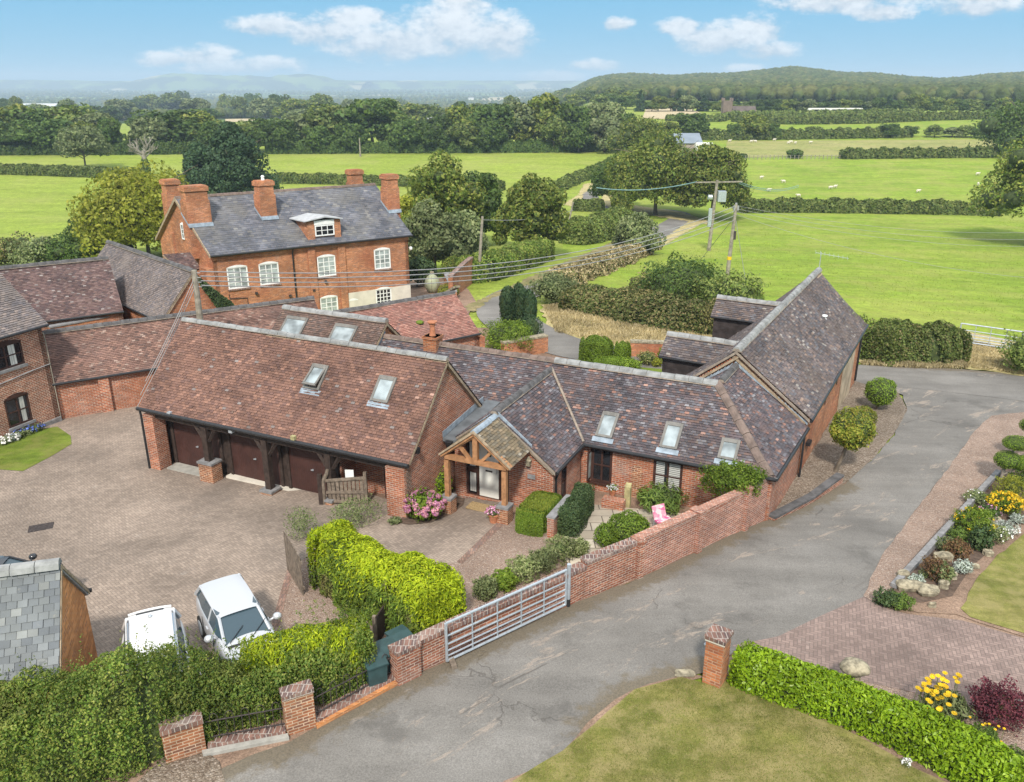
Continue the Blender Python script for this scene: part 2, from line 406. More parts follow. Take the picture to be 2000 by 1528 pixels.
GALV = plain('galvanised steel', (.50, .54, .58), .42, .12, 9, .5, .55, b=0)
IRON = plain('rusty black iron', (.045, .035, .032), .7, .4, 12, .4, b=.3)
POLEW = plain('bleached pole timber', (.27, .24, .19), .9, .3, 3, b=.5)
CABLE = plain('grey cable', (.30, .30, .30), .6, .1, 3, b=0)
CABLE_B = plain('blue green cable', (.22, .36, .36), .6, .1, 3, b=0)
TERRA = plain('terracotta', (.42, .17, .09), .85, .25, 8, b=.3)
MUDBED = plain('garden soil', (.11, .075, .055), .98, .35, 6, b=.8)
BINP = plain('dark green bin plastic', (.032, .068, .07), .5, .15, 5, .4, b=0)
BOARD = M('black weatherboard', .75, .3)
_v = BOARD.xyz(BOARD.uv())[1]; BOARD.col(BOARD.tint(BOARD.mix(0, (.05, .04, .038), (.05, .04, .038)), BOARD.noise(BOARD.uv(), 3, 5), .6, 1.4)); BOARD.bump((_v / .15).frac(), .9, .03)
GDOOR = M('brown garage door boards', .6, .3)
_v = GDOOR.xyz(GDOOR.uv())[0]; GDOOR.col(GDOOR.tint(GDOOR.mix(0, (.06, .026, .021), (.06, .026, .021)), GDOOR.noise(GDOOR.uv(), 2, 5), .8, 1.2)); GDOOR.bump(((_v / .09).frac() - .5).ab().ramp(.4, .5) * -1., .7, .01)
def glass(name, c, rough=.08, spec=.6):
    a = M(name, rough, spec); a.col(a.tint(a.mix(0, c, c), a.noise(a.obj(), 1.7, 2), .6, 1.5)); return a
GL_DARK = glass('dark window glass', (.016, .018, .022))
GL_BLIND = glass('glass over pale blinds', (.30, .34, .33))
GL_SKY = glass('roof light glass', (.25, .285, .295), .16, .5)
GL_CURT = M('curtain', .9, .2); _x = GL_CURT.xyz(GL_CURT.uv())[0]; GL_CURT.col(GL_CURT.tint(GL_CURT.mix(0, (.62, .62, .58), (.62, .62, .58)), GL_CURT.noise(GL_CURT.scl(GL_CURT.uv(), 14, .5), 1, 2), .55, 1.1))
SHUTTER = M('white louvred shutter', .5, .3); _y = SHUTTER.xyz(SHUTTER.uv())[1]; SHUTTER.col(SHUTTER.tint(SHUTTER.mix(0, (.70, .70, .66), (.70, .70, .66)), (_y / .07).frac(), .35, 1.05)); SHUTTER.bump((_y / .07).frac(), .8, .02)
# ground materials
def mk_asphalt(name, old):
    a = M(name, .88, .3); p = a.pos()
    c = a.cr(a.noise(p, .28, 5, .6), [(.3, (.138, .127, .115)), (.5, (.178, .165, .149)), (.7, (.226, .211, .193))])
    c = a.tint(c, a.noise(p, 28, 4, .8), .72, 1.3); c = a.tint(c, a.noise(a.scl(p, .25, 1.5, 1, R(-38)), .6, 6, .7), .86, 1.12)
    h = a.noise(p, 60, 3, .7) * .6
    if old:
        wv = a.scl(p, 1, 1, 1, R(-38)); wv = a.scl(wv, .35, 1.3, 1)   # wear runs along the wheel tracks
        worn = a.noise(wv, .75, 12, .80, .5).ramp(.56, .60)
        c = a.mix(worn * .62, c, a.cr(a.noise(p, 45, 3, .7), [(.3, (.24, .19, .15)), (.7, (.46, .38, .31))]))
        stain = a.noise(a.scl(p, 1, 1, 1, 0, (30, 7, 0)), .5, 6, .65).ramp(.54, .68)
        c = a.mix(stain * .5, c, (.085, .078, .07))
        d1 = a.noise(p, .9, 4); x, y, z = a.xyz(p)
        e = S(a.nt, a.vor(a.vec(x + (d1 - .5) * 2.2, y + (d1 - .5) * 2.0), .2, 'DISTANCE_TO_EDGE'))
        gate = a.noise(a.scl(p, 1, 1, 1, 0, (11, 3, 0)), .25, 2).ramp(.53, .58)
        crk = (1. - e.ramp(.001, .0065)) * gate
        e2 = S(a.nt, a.vor(a.vec(x + (d1 - .5) * 1.4, y + (d1 - .5) * 1.2), .75, 'DISTANCE_TO_EDGE'))
        crk2 = (1. - e2.ramp(.003, .014)) * a.noise(a.scl(p, 1, 1, 1, 0, (2, 13, 0)), .22, 2).ramp(.56, .62) * .5
        c = a.mix(crk.mx(crk2) * .5, c, (.07, .06, .052)); h = h - crk.mx(crk2) * 1.5 - worn * .5
        at = a.n('ShaderNodeAttribute'); at.attribute_name = 'edge'; ed = S(a.nt, at.outputs['Fac'])   # dirt and leaf litter lie along the wall foot
        dirt = (ed * 1.25 + (a.noise(p, 2.2, 7, .75) - .5) * 1.5).ramp(.36, .75)
        c = a.mix(dirt * .8, c, a.cr(a.noise(p, 22, 4, .8), [(.3, (.075, .06, .04)), (.7, (.20, .16, .105))]))
    a.col(c); a.bump(h, .5, .012)
    return a
ASPH = mk_asphalt('old cracked asphalt', True); ASPH2 = mk_asphalt('plain road asphalt', False)
def mk_gravel(name, stops, sc_=26.):
    a = M(name, .95, .2); p = a.pos()
    n = a.n('ShaderNodeTexVoronoi'); a.lk(p, n.inputs['Vector']); n.inputs['Scale'].default_value = sc_
    x = a.xyz(n.outputs['Color'])[0]
    c = a.cr(x, stops); c = a.tint(c, a.noise(p, .5, 5, .6), .84, 1.14); c = a.tint(c, S(a.nt, n.outputs['Distance']) * -1. + .75, .62, 1.12)
    a.col(c); a.bump(S(a.nt, n.outputs['Distance']) * -1., .9, .03); return a
GRAV = mk_gravel('pink pea gravel', [(0, (.33, .225, .17)), (.4, (.48, .345, .265)), (.75, (.41, .305, .25)), (1, (.62, .49, .40))])
GRAV_B = mk_gravel('brown barn gravel', [(0, (.19, .14, .10)), (.4, (.29, .225, .17)), (.75, (.37, .30, .23)), (1, (.48, .40, .33))], 22)
def mk_paver(name, cA, cB, sq=.088, rot=45.):
    """herringbone of 2:1 blocks on a square grid of size sq"""
    a = M(name, .9, .22); uvp = a.pos(); q = a.scl(uvp, 1 / sq, 1 / sq, 0, R(rot)); x, y, _ = a.xyz(q)
    i, j = x.floor(), y.floor(); fx, fy = x.frac(), y.frac(); c4 = (i - j).mod(4.)
    c0, c1, c2, c3 = (c4.eq(float(k)) for k in range(4))
    L, Rr, B, Tt = fx, 1. - fx, fy, 1. - fy
    far = 1.
    d = (L + c1).mn(Rr + c0).mn(B + c2).mn(Tt + c3)
    idx = i - c1; idy = j - c2
    wn = a.white(a.vec(idx, idy, 1.3))
    c = a.mix(wn, cA, cB); c = a.tint(c, a.white(a.vec(idy, idx, 7.1)), .90, 1.09)
    c = a.tint(c, a.noise(uvp, .33, 6, .62), .74, 1.2)
    c = a.mix(a.noise(a.scl(uvp, 1, 1, 1, 0, (4, 9, 0)), .22, 6, .65).ramp(.5, .68) * .3, c, (.15, .125, .11))
    c = a.mix(a.noise(uvp, 1.6, 6, .7).ramp(.60, .74) * .35, c, (.42, .38, .34))
    jt = 1. - d.ramp(.04, .13)
    c = a.mix(jt * .6, c, (.12, .10, .085))
    a.col(c); a.bump(jt * -1. + a.noise(uvp, 40, 3) * .3, .6, .01); return a
PAVE = mk_paver('courtyard block paving', (.315, .250, .200), (.272, .214, .172))
PAVE2 = mk_paver('drive block paving', (.275, .20, .172), (.225, .163, .142), .095, 20)
PAVE_F = brick('soldier course pavers', (.30, .19, .145), (.24, .145, .115), (.15, .10, .09), (.12, .10, .08), None, 0, .2, .1, .2, .008)
FLAG = brick('sandstone flags', (.50, .44, .35), (.42, .345, .26), (.30, .22, .17), (.17, .14, .11), None, 0, .2, .85, .6, .02)
SKYF = plain('roof light frame', (.17, .16, .145), .6, .2, 4, b=.1)
def mk_grass(name, stops, scale=.12, fine=30., dry=None, da=.6, stripe=None):
    a = M(name, .95, .15); p = a.pos()
    f = a.noise(p, scale, 6, .62) * .6 + a.noise(p, scale * 7, 5, .7) * .4
    if stripe: f = f * .7 + a.noise(a.scl(p, .18, 2.2, 1, stripe), .35, 4) * .3
    c = a.cr(f, stops)
    c = a.tint(c, a.noise(p, fine, 3, .75), .70, 1.28)
    c = a.tint(c, a.noise(a.scl(p, .35, 1.6, 1, .12), scale * 4, 6, .7), .86, 1.13); c = a.tint(c, a.noise(p, .9, 5, .75), .80, 1.18)
    if dry: c = a.mix(a.noise(a.scl(p, 1, 1, 1, 0, (3, 8, 0)), scale * 2.2, 6, .68).ramp(.44, .62) * da, c, dry)
    a.col(c); a.bump(a.noise(p, fine * 1.2, 3, .8), .8, .03); return a
FIELD = mk_grass('pasture grass', [(.3, (.135, .205, .020)), (.45, (.19, .27, .028)), (.6, (.245, .31, .042)), (.75, (.31, .335, .075))], .05, 7., (.32, .30, .09), .38, .35)
FIELD_Y = mk_grass('dry pasture', [(.3, (.20, .225, .06)), (.5, (.26, .265, .085)), (.7, (.31, .29, .12))], .05, 6., (.36, .30, .14), .4)
FIELD_L = mk_grass('left meadow', [(.3, (.175, .24, .028)), (.5, (.235, .295, .042)), (.7, (.29, .325, .068))], .03, 5., (.31, .30, .10), .3, .15)
STUBBLE = mk_grass('stubble field', [(.3, (.42, .34, .20)), (.7, (.52, .43, .28))], .05, 4.)
LAWN = mk_grass('dry lawn', [(.3, (.105, .125, .024)), (.48, (.185, .18, .048)), (.6, (.26, .225, .08)), (.75, (.36, .295, .13))], .55, 45., (.37, .30, .14), .6)
LAWN_S = mk_grass('side lawn', [(.3, (.13, .15, .03)), (.48, (.20, .20, .05)), (.62, (.27, .24, .08)), (.75, (.33, .28, .11))], .5, 45., (.36, .30, .13), .5)
LITTER = mk_grass('leaf litter and dirt', [(.3, (.085, .068, .05)), (.5, (.13, .105, .075)), (.7, (.19, .155, .11))], 1.2, 30., (.11, .12, .045), .4)
LAWN_G = mk_grass('watered lawn', [(.3, (.10, .155, .018)), (.5, (.15, .20, .028)), (.7, (.22, .24, .05))], .4, 45., (.26, .23, .08), .35)
STRAW = mk_grass('mown dry verge', [(.3, (.29, .25, .10)), (.5, (.44, .36, .18)), (.7, (.54, .45, .26))], .5, 14., (.24, .25, .07), .35)
ROUGH = mk_grass('rough bank', [(.3, (.15, .13, .06)), (.5, (.24, .20, .10)), (.7, (.33, .26, .14))], .3, 12., (.15, .16, .05), .5)
DIRT = mk_grass('bare red earth', [(.3, (.20, .13, .095)), (.5, (.26, .175, .125)), (.7, (.31, .215, .155))], .5, 20.)
def mk_far():
    """open country: fields and copses far out over the plain"""
    a = M('far country', .95, .1); p = a.pos()
    n = a.n('ShaderNodeTexVoronoi'); a.lk(a.scl(p, 1, .8), n.inputs['Vector']); n.inputs['Scale'].default_value = .0042
    x = a.xyz(n.outputs['Color'])[0]
    fld = a.cr(x, [(0, (.14, .20, .03)), (.35, (.19, .25, .045)), (.6, (.12, .17, .03)), (.8, (.42, .36, .20)), (.9, (.16, .22, .04))], True)
    r, = [a.noise(p, .0035, 6, .62)]
    c = a.mix(r.ramp(.47, .53), fld, (.035, .06, .018))
    a.col(c); return a
FAR = mk_far()
# foliage
def leaf(name, stops, sub=.25, rough=.6, var=.25, cs=.6, patch=None, pa=.5, ps=.4):
    a = M(name, rough, .25); c = a.cr(a.isl(), stops)
    c = a.tint(c, a.noise(a.pos(), cs, 3), 1 - var, 1 + var)
    c = a.tint(c, a.orand(), .86, 1.12)
    if patch: c = a.mix(a.noise(a.pos(), ps, 5, .65).ramp(.52, .64) * pa, c, patch)
    a.col(c)
    tr = a.n('ShaderNodeBsdfTranslucent'); a.lk(c, tr.inputs[0]); mx = a.n('ShaderNodeMixShader'); mx.inputs[0].default_value = sub
    a.lk(a.b.outputs[0], mx.inputs[1]); a.lk(tr.outputs[0], mx.inputs[2]); a.lk(mx.outputs[0], a.out.inputs[0]); return a
def ls(*c): return [(i / (len(c) - 1), q) for i, q in enumerate(c)]
L_OAK = leaf('oak leaves', ls((0.080, 0.129, 0.021), (0.124, 0.178, 0.027), (0.203, 0.236, 0.039), (0.295, 0.295, 0.067)))
L_DARK = leaf('dark leaves', ls((0.051, 0.096, 0.022), (0.081, 0.134, 0.027), (0.126, 0.175, 0.032)))
L_CONIF = leaf('dark conifer sprays', ls((0.027, 0.06, 0.027), (0.045, 0.087, 0.036), (0.069, 0.111, 0.039)), .12)
L_LIME = leaf('pale yellow green leaves', ls((.22, .26, .026), (.34, .36, .04), (.44, .43, .07)), .4)
L_GREY = leaf('grey green leaves', ls((0.120, 0.164, 0.061), (0.185, 0.221, 0.087), (0.274, 0.300, 0.132)))
L_HEDGE = leaf('mixed hedge leaves', ls((.07, .13, .022), (.13, .205, .032), (.21, .27, .048), (.31, .32, .075)), .35, .55, .4, .7, (.22, .215, .07), .4, .9)
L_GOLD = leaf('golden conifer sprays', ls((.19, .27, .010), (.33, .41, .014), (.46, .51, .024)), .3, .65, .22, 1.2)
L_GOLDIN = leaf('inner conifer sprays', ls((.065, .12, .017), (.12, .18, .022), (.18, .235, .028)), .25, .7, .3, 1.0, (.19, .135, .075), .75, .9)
L_LAUREL = leaf('laurel leaves', ls((.13, .22, .010), (.20, .31, .014), (.29, .40, .022)), .3, .35, .2, 1.5)
L_BOX = leaf('clipped box leaves', ls((0.097, 0.172, 0.017), (0.158, 0.248, 0.024), (0.227, 0.309, 0.036)), .25, .6, .2, 2)
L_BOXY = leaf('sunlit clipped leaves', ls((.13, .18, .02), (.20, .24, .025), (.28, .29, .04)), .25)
L_BRIGHT = leaf('bright shrub leaves', ls((.10, .175, .018), (.165, .25, .024), (.24, .31, .04)), .3)
L_SHRUB = leaf('dark shrub leaves', ls((0.043, 0.08, 0.032), (0.072, 0.119, 0.041), (0.123, 0.167, 0.058)), .2)
L_VARI = leaf('variegated leaves', ls((.12, .17, .05), (.24, .29, .10), (.45, .46, .24)), .3)
L_AMBER = leaf('amber maple leaves', ls((.12, .17, .02), (.19, .23, .028), (.28, .29, .04), (.34, .27, .05)), .3)
L_PURP = leaf('purple leaves', ls((0.084, 0.022, 0.034), (0.138, 0.034, 0.048), (0.21, 0.06, 0.072)), .25)
L_SILV = leaf('silver leaves', ls((.24, .29, .24), (.34, .38, .32), (.42, .45, .40)), .2)
L_BRAM = leaf('bramble and dry hedge', ls((0.063, 0.098, 0.025), (0.112, 0.147, 0.035), (0.196, 0.196, 0.07), (0.336, 0.266, 0.126)), .25, .7, .3, .35, (.20, .165, .06), .55, .25)
L_FIELDH = leaf('field hedge leaves', ls((0.091, 0.143, 0.030), (0.143, 0.193, 0.040), (0.238, 0.260, 0.072)), .2)
L_HEATH = leaf('brown heather', ls((.13, .065, .035), (.20, .105, .05), (.17, .13, .05)), .2)
L_STRAW = leaf('dry stems', ls((.30, .24, .12), (.44, .36, .19), (.54, .45, .27)), .2)
L_FERN = leaf('fern fronds', ls((0.091, 0.156, 0.029), (0.143, 0.221, 0.039), (0.208, 0.273, 0.058)), .3)
L_MOSS = leaf('grass blades', ls((.09, .15, .02), (.16, .21, .03), (.27, .26, .075), (.38, .32, .14)), .3)
P_PINK = leaf('pink florets', ls((.62, .22, .30), (.68, .34, .34), (.50, .17, .42), (.72, .44, .40)), .2)
P_YEL = leaf('yellow florets', ls((.72, .46, .015), (.80, .56, .02), (.70, .40, .015)), .2)
P_WHITE = leaf('white florets', ls((.72, .70, .68), (.80, .78, .76)), .2)
P_MAG = leaf('magenta florets', ls((.55, .14, .34), (.68, .34, .50), (.76, .56, .64)), .2)
P_BLUE = leaf('blue florets', ls((.10, .16, .52), (.18, .25, .62)), .2)
BARK = plain('bark', (.15, .12, .09), .95, .35, 3, b=.8)
BARK_G = plain('pale bark', (.27, .24, .20), .95, .3, 3, b=.6)
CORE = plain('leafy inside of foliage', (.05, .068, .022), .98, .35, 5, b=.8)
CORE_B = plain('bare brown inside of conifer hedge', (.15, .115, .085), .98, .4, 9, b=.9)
# ------------------------------------------------------------------ foliage
def unit(a): return a / np.maximum(np.linalg.norm(a, axis=1, keepdims=True), 1e-9)
def leafVF(P, N, size, asp=.55, droop=.3, along=None, jit=.6):
    """diamond leaves folded on the midrib: P points, N outward directions"""
    n = len(P); rn = RG.normal(size=(n, 3)); N = unit(N + rn * jit)
    if along is None: A = RG.normal(size=(n, 3))
    else: A = along + RG.normal(size=(n, 3)) * .45
    A = unit(A - N * (A * N).sum(1, keepdims=True)); A[:, 2] -= droop * RG.random(n); A = unit(A)
    B = unit(np.cross(N, A)); s = (size * RG.uniform(.5, 1.45, n))[:, None]
    V = np.empty((n, 4, 3)); V[:, 0] = P - A * s * .5; V[:, 1] = P + B * s * asp * .5 + N * s * .12
    V[:, 2] = P + A * s * .5; V[:, 3] = P - B * s * asp * .5 + N * s * .12
    return V.reshape(-1, 3), np.arange(4 * n).reshape(n, 4)
def icov(c, r, sub=2, amp=.12):
    """a lumpy closed core"""
    import bmesh
    bm = bmesh.new(); bmesh.ops.create_icosphere(bm, subdivisions=sub, radius=1)
    v = np.array([q.co[:] for q in bm.verts]); f = np.array([[q.index for q in g.verts] for g in bm.faces]); bm.free()
    v = v * (1 + amp * (np.sin(v[:, :1] * 5 + 1) + np.sin(v[:, 1:2] * 4.3 + 2) + np.sin(v[:, 2:] * 4.7)) / 2)
    return v * np.asarray(r) + np.asarray(c), f
def joinVF(parts):
    """parts of (V, F(tri or quad), material) as one quad array (triangles repeat a corner)"""
    Vs, Fs, Ms, o = [], [], [], 0
    for V, F, m in parts:
        Vs.append(V); Fs.append(F + o); Ms.append(np.full(len(F), m)); o += len(V)
    return np.concatenate(Vs), Fs, np.concatenate(Ms)
def mesh_mixed(name, parts, mats):
    V, Fs, Ms = joinVF(parts)
    me = bpy.data.meshes.new(name); me.vertices.add(len(V)); me.vertices.foreach_set('co', np.ascontiguousarray(V, np.float32).ravel())
    loops = np.concatenate([F.ravel() for F in Fs]); tot = np.concatenate([np.full(len(F), F.shape[1]) for F in Fs])
    me.loops.add(len(loops)); me.loops.foreach_set('vertex_index', loops.astype(np.int32))
    me.polygons.add(len(tot)); me.polygons.foreach_set('loop_start', np.concatenate([[0], np.cumsum(tot)[:-1]]).astype(np.int32))
    for m in mats: me.materials.append(m.m)
    me.polygons.foreach_set('material_index', Ms.astype(np.int32)); me.update(calc_edges=True); return me
def shellpts(n, c, r, inner=.75, top=None):
    d = unit(RG.normal(size=(n, 3))); k = RG.uniform(inner, 1.0, n)[:, None] ** .5
    P = np.asarray(c) + d * np.asarray(r) * k; return P, unit(d / np.asarray(r))
def crown_parts(h, rad, base, nclump, nleaf, lsz, shape='round', core=True, cl=.34, seed=1, squash=.8):
    """leaf clumps spread through a crown with gaps; returns mesh parts"""
    rg = np.random.default_rng(seed); parts = []; per = max(8, nleaf // nclump); ch = h - base
    for k in range(nclump):
        if shape == 'cone':
            t = rg.random() ** .8; z = base + ch * t; rr = rad * (1 - t) ** .6 * rg.uniform(.5, .95); q = rg.random() * 2 * pi
            c = np.array([cos(q) * rr, sin(q) * rr, z]); cr = rad * cl * (1.15 - .75 * t) * rg.uniform(.7, 1.2)
        else:
            d = unit(rg.normal(size=(1, 3)))[0]; d[2] = abs(d[2]) * 1.3 - .42 if shape == 'round' else d[2]
            kk = rg.uniform(.4, .92)
            c = np.array([d[0] * rad * kk, d[1] * rad * kk, base + ch * .44 + d[2] * ch * .62 * kk]); cr = rad * cl * rg.uniform(.65, 1.25)
        r = np.array([cr, cr, cr * squash])
        P, N = shellpts(int(per * 1.25), c, r, .6)
        V, F = leafVF(P, N, lsz * 1.22, .62, .35); parts.append((V, F, 0))
        if core and k % 2 == 0:
            v, f = icov(c, r * .5, 1, .1); parts.append((v, f, 1))
    return parts
def trunk_mb(h, r, base, rad, nb=7, seed=1, lean=.0, top=.75):
    rg = random.Random(seed); m = MB(); pts = []; x = y = 0
    for k in range(6):
        t = k / 5; pts.append((x, y, h * top * t - .3)); x += rg.uniform(-.04, .04) * h * .3 + lean * h / 6; y += rg.uniform(-.04, .04) * h * .3
    m.tube(pts, [r * 1.35, r, r * .85, r * .65, r * .45, r * .2], 8)
    for k in range(nb):
        t = rg.uniform(.35, .95); i = min(4, int(t * 5)); a = Vector(pts[i]).lerp(Vector(pts[i + 1]), t * 5 - i); q = rg.random() * 6.28
        l = rad * rg.uniform(.55, .95); b = a + Vector((cos(q) * l * .5, sin(q) * l * .5, l * .28)); c = a + Vector((cos(q) * l, sin(q) * l, l * rg.uniform(.3, .7)))
        m.tube([a, b, c], [r * .42, r * .26, r * .08], 6)
    return m
def make_tree(name, label, cat, h, rad, base, mat_, nclump=40, nleaf=6000, lsz=.35, shape='round', seed=1, tr=None, bark=BARK, cl=.34, squash=.8, loc=(0, 0, 0), group=None, core=True, nb=7, rz=0., sc3=1.):
    root = bpy.data.objects.new(name, None); COL.objects.link(root); tag(root, label, cat, group)
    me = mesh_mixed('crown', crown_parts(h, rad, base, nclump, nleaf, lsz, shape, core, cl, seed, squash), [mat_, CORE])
    c = bpy.data.objects.new('crown', me); COL.objects.link(c); c.parent = root
    t = trunk_mb(h, tr or h * .022, base, rad, nb, seed).build('trunk', bark, None, True); t.parent = root
    root.location = loc; root.rotation_euler = (0, 0, rz); root.scale = (sc3,) * 3 if not hasattr(sc3, '__len__') else sc3
    return root
def shrub(name, label, cat, c, r, mat_, n=2500, lsz=.06, group=None, lumps=7, up=.0, flowers=None, core=.66, asp=.55, seed=None, jit=.6, stem=None, along=None, squat=True, parent=None, inner=.72, cmat=None):
    """a bush standing at c=(x,y,z ground) with half sizes r; one mesh, flowers as a part"""
    rg = np.random.default_rng(seed if seed is not None else int(abs(c[0] * 131 + c[1] * 77)) + 3)
    r = np.array(r, float); parts = []; C = np.array([c[0], c[1], c[2] + r[2] * (.92 if squat else 1)])
    P, N = shellpts(n // 2, C, r * .93, inner); Ps, Ns = [P], [N]
    for k in range(lumps):
        d = unit(rg.normal(size=(1, 3)))[0]; d[2] = abs(d[2]) * .9 - .1
        p, q = shellpts(n // 2 // lumps, C + d * r * .58, r * rg.uniform(.38, .52), inner); Ps.append(p); Ns.append(q)
    P = np.concatenate(Ps); N = np.concatenate(Ns); k = P[:, 2] > c[2] - .02; P, N = P[k], N[k]
    wl = .22 if lumps > 5 else .06; ph_ = rg.uniform(0, 6, 6); D_ = unit(P - C)     # uneven outline
    P = C + (P - C) * (1 + wl * (np.sin(D_[:, :1] * 6 + ph_[0]) * np.sin(D_[:, 1:2] * 5 + ph_[1]) + .6 * np.sin(D_[:, 2:] * 8 + D_[:, :1] * 7 + ph_[2]) + .35 * rg.normal(size=(len(P), 1))))
    k = P[:, 2] > c[2] - .02 if squat else P[:, 2] > -1e9; P, N = P[k], N[k]
    V, F = leafVF(P, N + np.array([0, 0, up]), lsz, asp, .2, along, jit); parts.append((V, F, 0))
    if core:
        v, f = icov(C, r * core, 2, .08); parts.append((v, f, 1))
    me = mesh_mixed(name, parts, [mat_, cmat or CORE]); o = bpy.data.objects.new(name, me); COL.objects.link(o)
    if label: tag(o, label, cat, group)
    if flowers:
        fm, fn, fs = flowers; d = unit(rg.normal(size=(fn, 3))); d[:, 2] = np.abs(d[:, 2]) * .9 - .05
        fp = C + d * r * rg.uniform(.92, 1.08, (fn, 1)); fparts = []
        for q, dd in zip(fp, d):
            if q[2] < c[2] + .03: continue
            if fs > .1:
                p, nn = shellpts(70, q, (fs, fs, fs * .75), .8); v, f = leafVF(p, nn, fs * .5, .9, 0, None, .3)
            else:
                p, nn = shellpts(5, q, (fs, fs, fs), .5); v, f = leafVF(p, nn + np.array([0, 0, .8]), fs * 1.4, .9, 0, None, .3)
            fparts.append((v, f, 0))
        if fs > .1:      # big heads: each a part of its own
            for q in fparts: fo = bpy.data.objects.new('flower_head', mesh_mixed('flower_head', [q], [fm])); COL.objects.link(fo); fo.parent = o
        elif fparts: fo = bpy.data.objects.new('flowers', mesh_mixed('flowers', fparts, [fm])); COL.objects.link(fo); fo.parent = o
    if stem:
        s = MB(); s.tube([(c[0], c[1], c[2] - .1), (c[0] + stem[1] * .2, c[1], c[2] + .1), (c[0] + stem[1], c[1], C[2])], [stem[0] * 1.2, stem[0], stem[0] * .8], 8); t = s.build('trunk', BARK, None, True); t.parent = o
    return o
def hedge(name, label, path, wid, hgt_, mat_, dens=500, lsz=.06, group=None, cat='hedge', rough=.12, ex=3.2, mat2=None, split=None, asp=.55, along=None, core_m=None, depth=.14, cap=True, clumps=None, up=0., kind=None, zf=None, lean=0., jit=.6, tops=None):
    """a hedge along a path of (x, y); width and height may be functions of t in 0..1"""
    path = [np.array(p[:2], float) for p in path]; seg = [np.linalg.norm(b - a) for a, b in zip(path, path[1:])]; L = sum(seg); cum = np.concatenate([[0], np.cumsum(seg)]) / L
    PX = np.array(path)
    def pt(t): return np.stack([np.interp(t, cum, PX[:, 0]), np.interp(t, cum, PX[:, 1])], -1)
    fw = wid if callable(wid) else (lambda t: wid + 0 * t); fh = hgt_ if callable(hgt_) else (lambda t: hgt_ + 0 * t)
    Wm, Hm = float(np.mean(fw(np.linspace(0, 1, 9)))), float(np.mean(fh(np.linspace(0, 1, 9))))
    ph0 = RG.uniform(0, 6, 6)
    def surf(t, ph, k=1.):
        c = pt(t); e = .004; d = unit(pt(np.minimum(t + e, 1)) - pt(np.maximum(t - e, 0))); n = np.stack([-d[:, 1], d[:, 0]], -1)
        cs, sn = np.cos(ph), np.sin(ph); W_, H_ = fw(t), fh(t)
        endf = np.clip(np.minimum(t, 1 - t) * L / (Wm * .45), 0, 1) ** .45 if cap else 1.
        s = t * L
        wob = 1 + rough * (np.sin(s * 1.9 + ph * 2 + ph0[0]) * .5 + np.sin(s * 4.3 - ph * 3 + ph0[1]) * .3 + np.sin(s * .7 + ph0[2]) * .5 + np.sin(s * 9 + ph * 6 + ph0[3]) * .22)
        a = np.sign(cs) * np.abs(cs) ** (2 / ex) * W_ / 2 * wob * k * endf; b = np.abs(sn) ** (2 / ex) * H_ * (.55 + .45 * endf) * (1 + (wob - 1) * .6) * (k if k == 1. else k - .03)
        z0 = T(c[:, 0], c[:, 1]) if zf is None else zf(c[:, 0], c[:, 1])
        P = np.stack([c[:, 0] + n[:, 0] * (a + lean * b), c[:, 1] + n[:, 1] * (a + lean * b), z0 + b], -1)
        N = np.stack([n[:, 0] * cs / max(Wm, .1), n[:, 1] * cs / max(Wm, .1), np.abs(sn) / max(Hm, .1) * .9 + .02], -1)
        return P, unit(N)
    area = L * (2 * Hm + Wm); n = int(area * dens)
    t = RG.random(n); per = 2 * Hm + Wm
    q = RG.random(n) * per; up_ = np.clip((q - Hm) / Wm * 2 - 1, -1, 1); sd_ = np.arcsin(np.clip(np.where(q < Hm, q / Hm, (per - q) / Hm), 0, .985) ** (ex / 2)); ph = np.where(q < Hm, sd_, np.where(q < Hm + Wm, np.arccos(-np.sign(up_) * np.abs(up_) ** (ex / 2)), pi - sd_))
    P, N = surf(t, ph); P = P - N * (RG.random(n)[:, None] ** 1.5) * depth
    if cap:   # the two ends
        ne = int(Wm * Hm * dens); 
        for te, sg in ((0., -1), (1., 1)):
            tt = np.full(ne, te + (-sg) * .0); c = pt(np.array([te])); d = unit(pt(np.array([min(te + .004, 1)])) - pt(np.array([max(te - .004, 0)])))[0]
            nn = np.array([-d[1], d[0]]); ww, hh = float(fw(np.array([te]))[0]), float(fh(np.array([te]))[0])
            a = RG.uniform(-.5, .5, ne); b = RG.random(ne); ins = RG.random(ne) * depth * 1.2 + (np.abs(a * 2) ** 4) * Wm * .12 + b ** 6 * Wm * .12
            z0 = Tz(c[0, 0], c[0, 1]) if zf is None else float(zf(c[:, 0], c[:, 1])[0])
            pe = np.stack([c[0, 0] + nn[0] * a * ww * .92 - d[0] * sg * (ins - .05), c[0, 1] + nn[1] * a * ww * .92 - d[1] * sg * (ins - .05), z0 + b * hh * .93], -1)
            P = np.concatenate([P, pe]); N = np.concatenate([N, np.tile([d[0] * sg, d[1] * sg, .2], (ne, 1))]); t = np.concatenate([t, tt]); ph = np.concatenate([ph, np.full(ne, .3)])
    sz = np.full(len(P), lsz)
    N2 = N + np.array([0, 0, up])
    mi = np.zeros(len(P), int)
    if mat2 is not None:
        s = t * L; sel = split(s, ph, P) if split else RG.random(len(P)) < .3; mi = sel.astype(int)
    V, F = leafVF(P, N2, sz, asp, .25, along, jit)
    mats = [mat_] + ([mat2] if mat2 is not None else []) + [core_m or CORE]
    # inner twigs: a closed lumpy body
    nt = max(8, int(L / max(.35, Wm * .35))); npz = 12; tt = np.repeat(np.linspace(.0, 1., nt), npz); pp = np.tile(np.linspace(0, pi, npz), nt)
    k = 1 - min(.3, depth * 1.5 / max(Wm, .3)); cP, _ = surf(np.clip(tt, .012, .988), pp, k); cP[:, 2] -= .02 
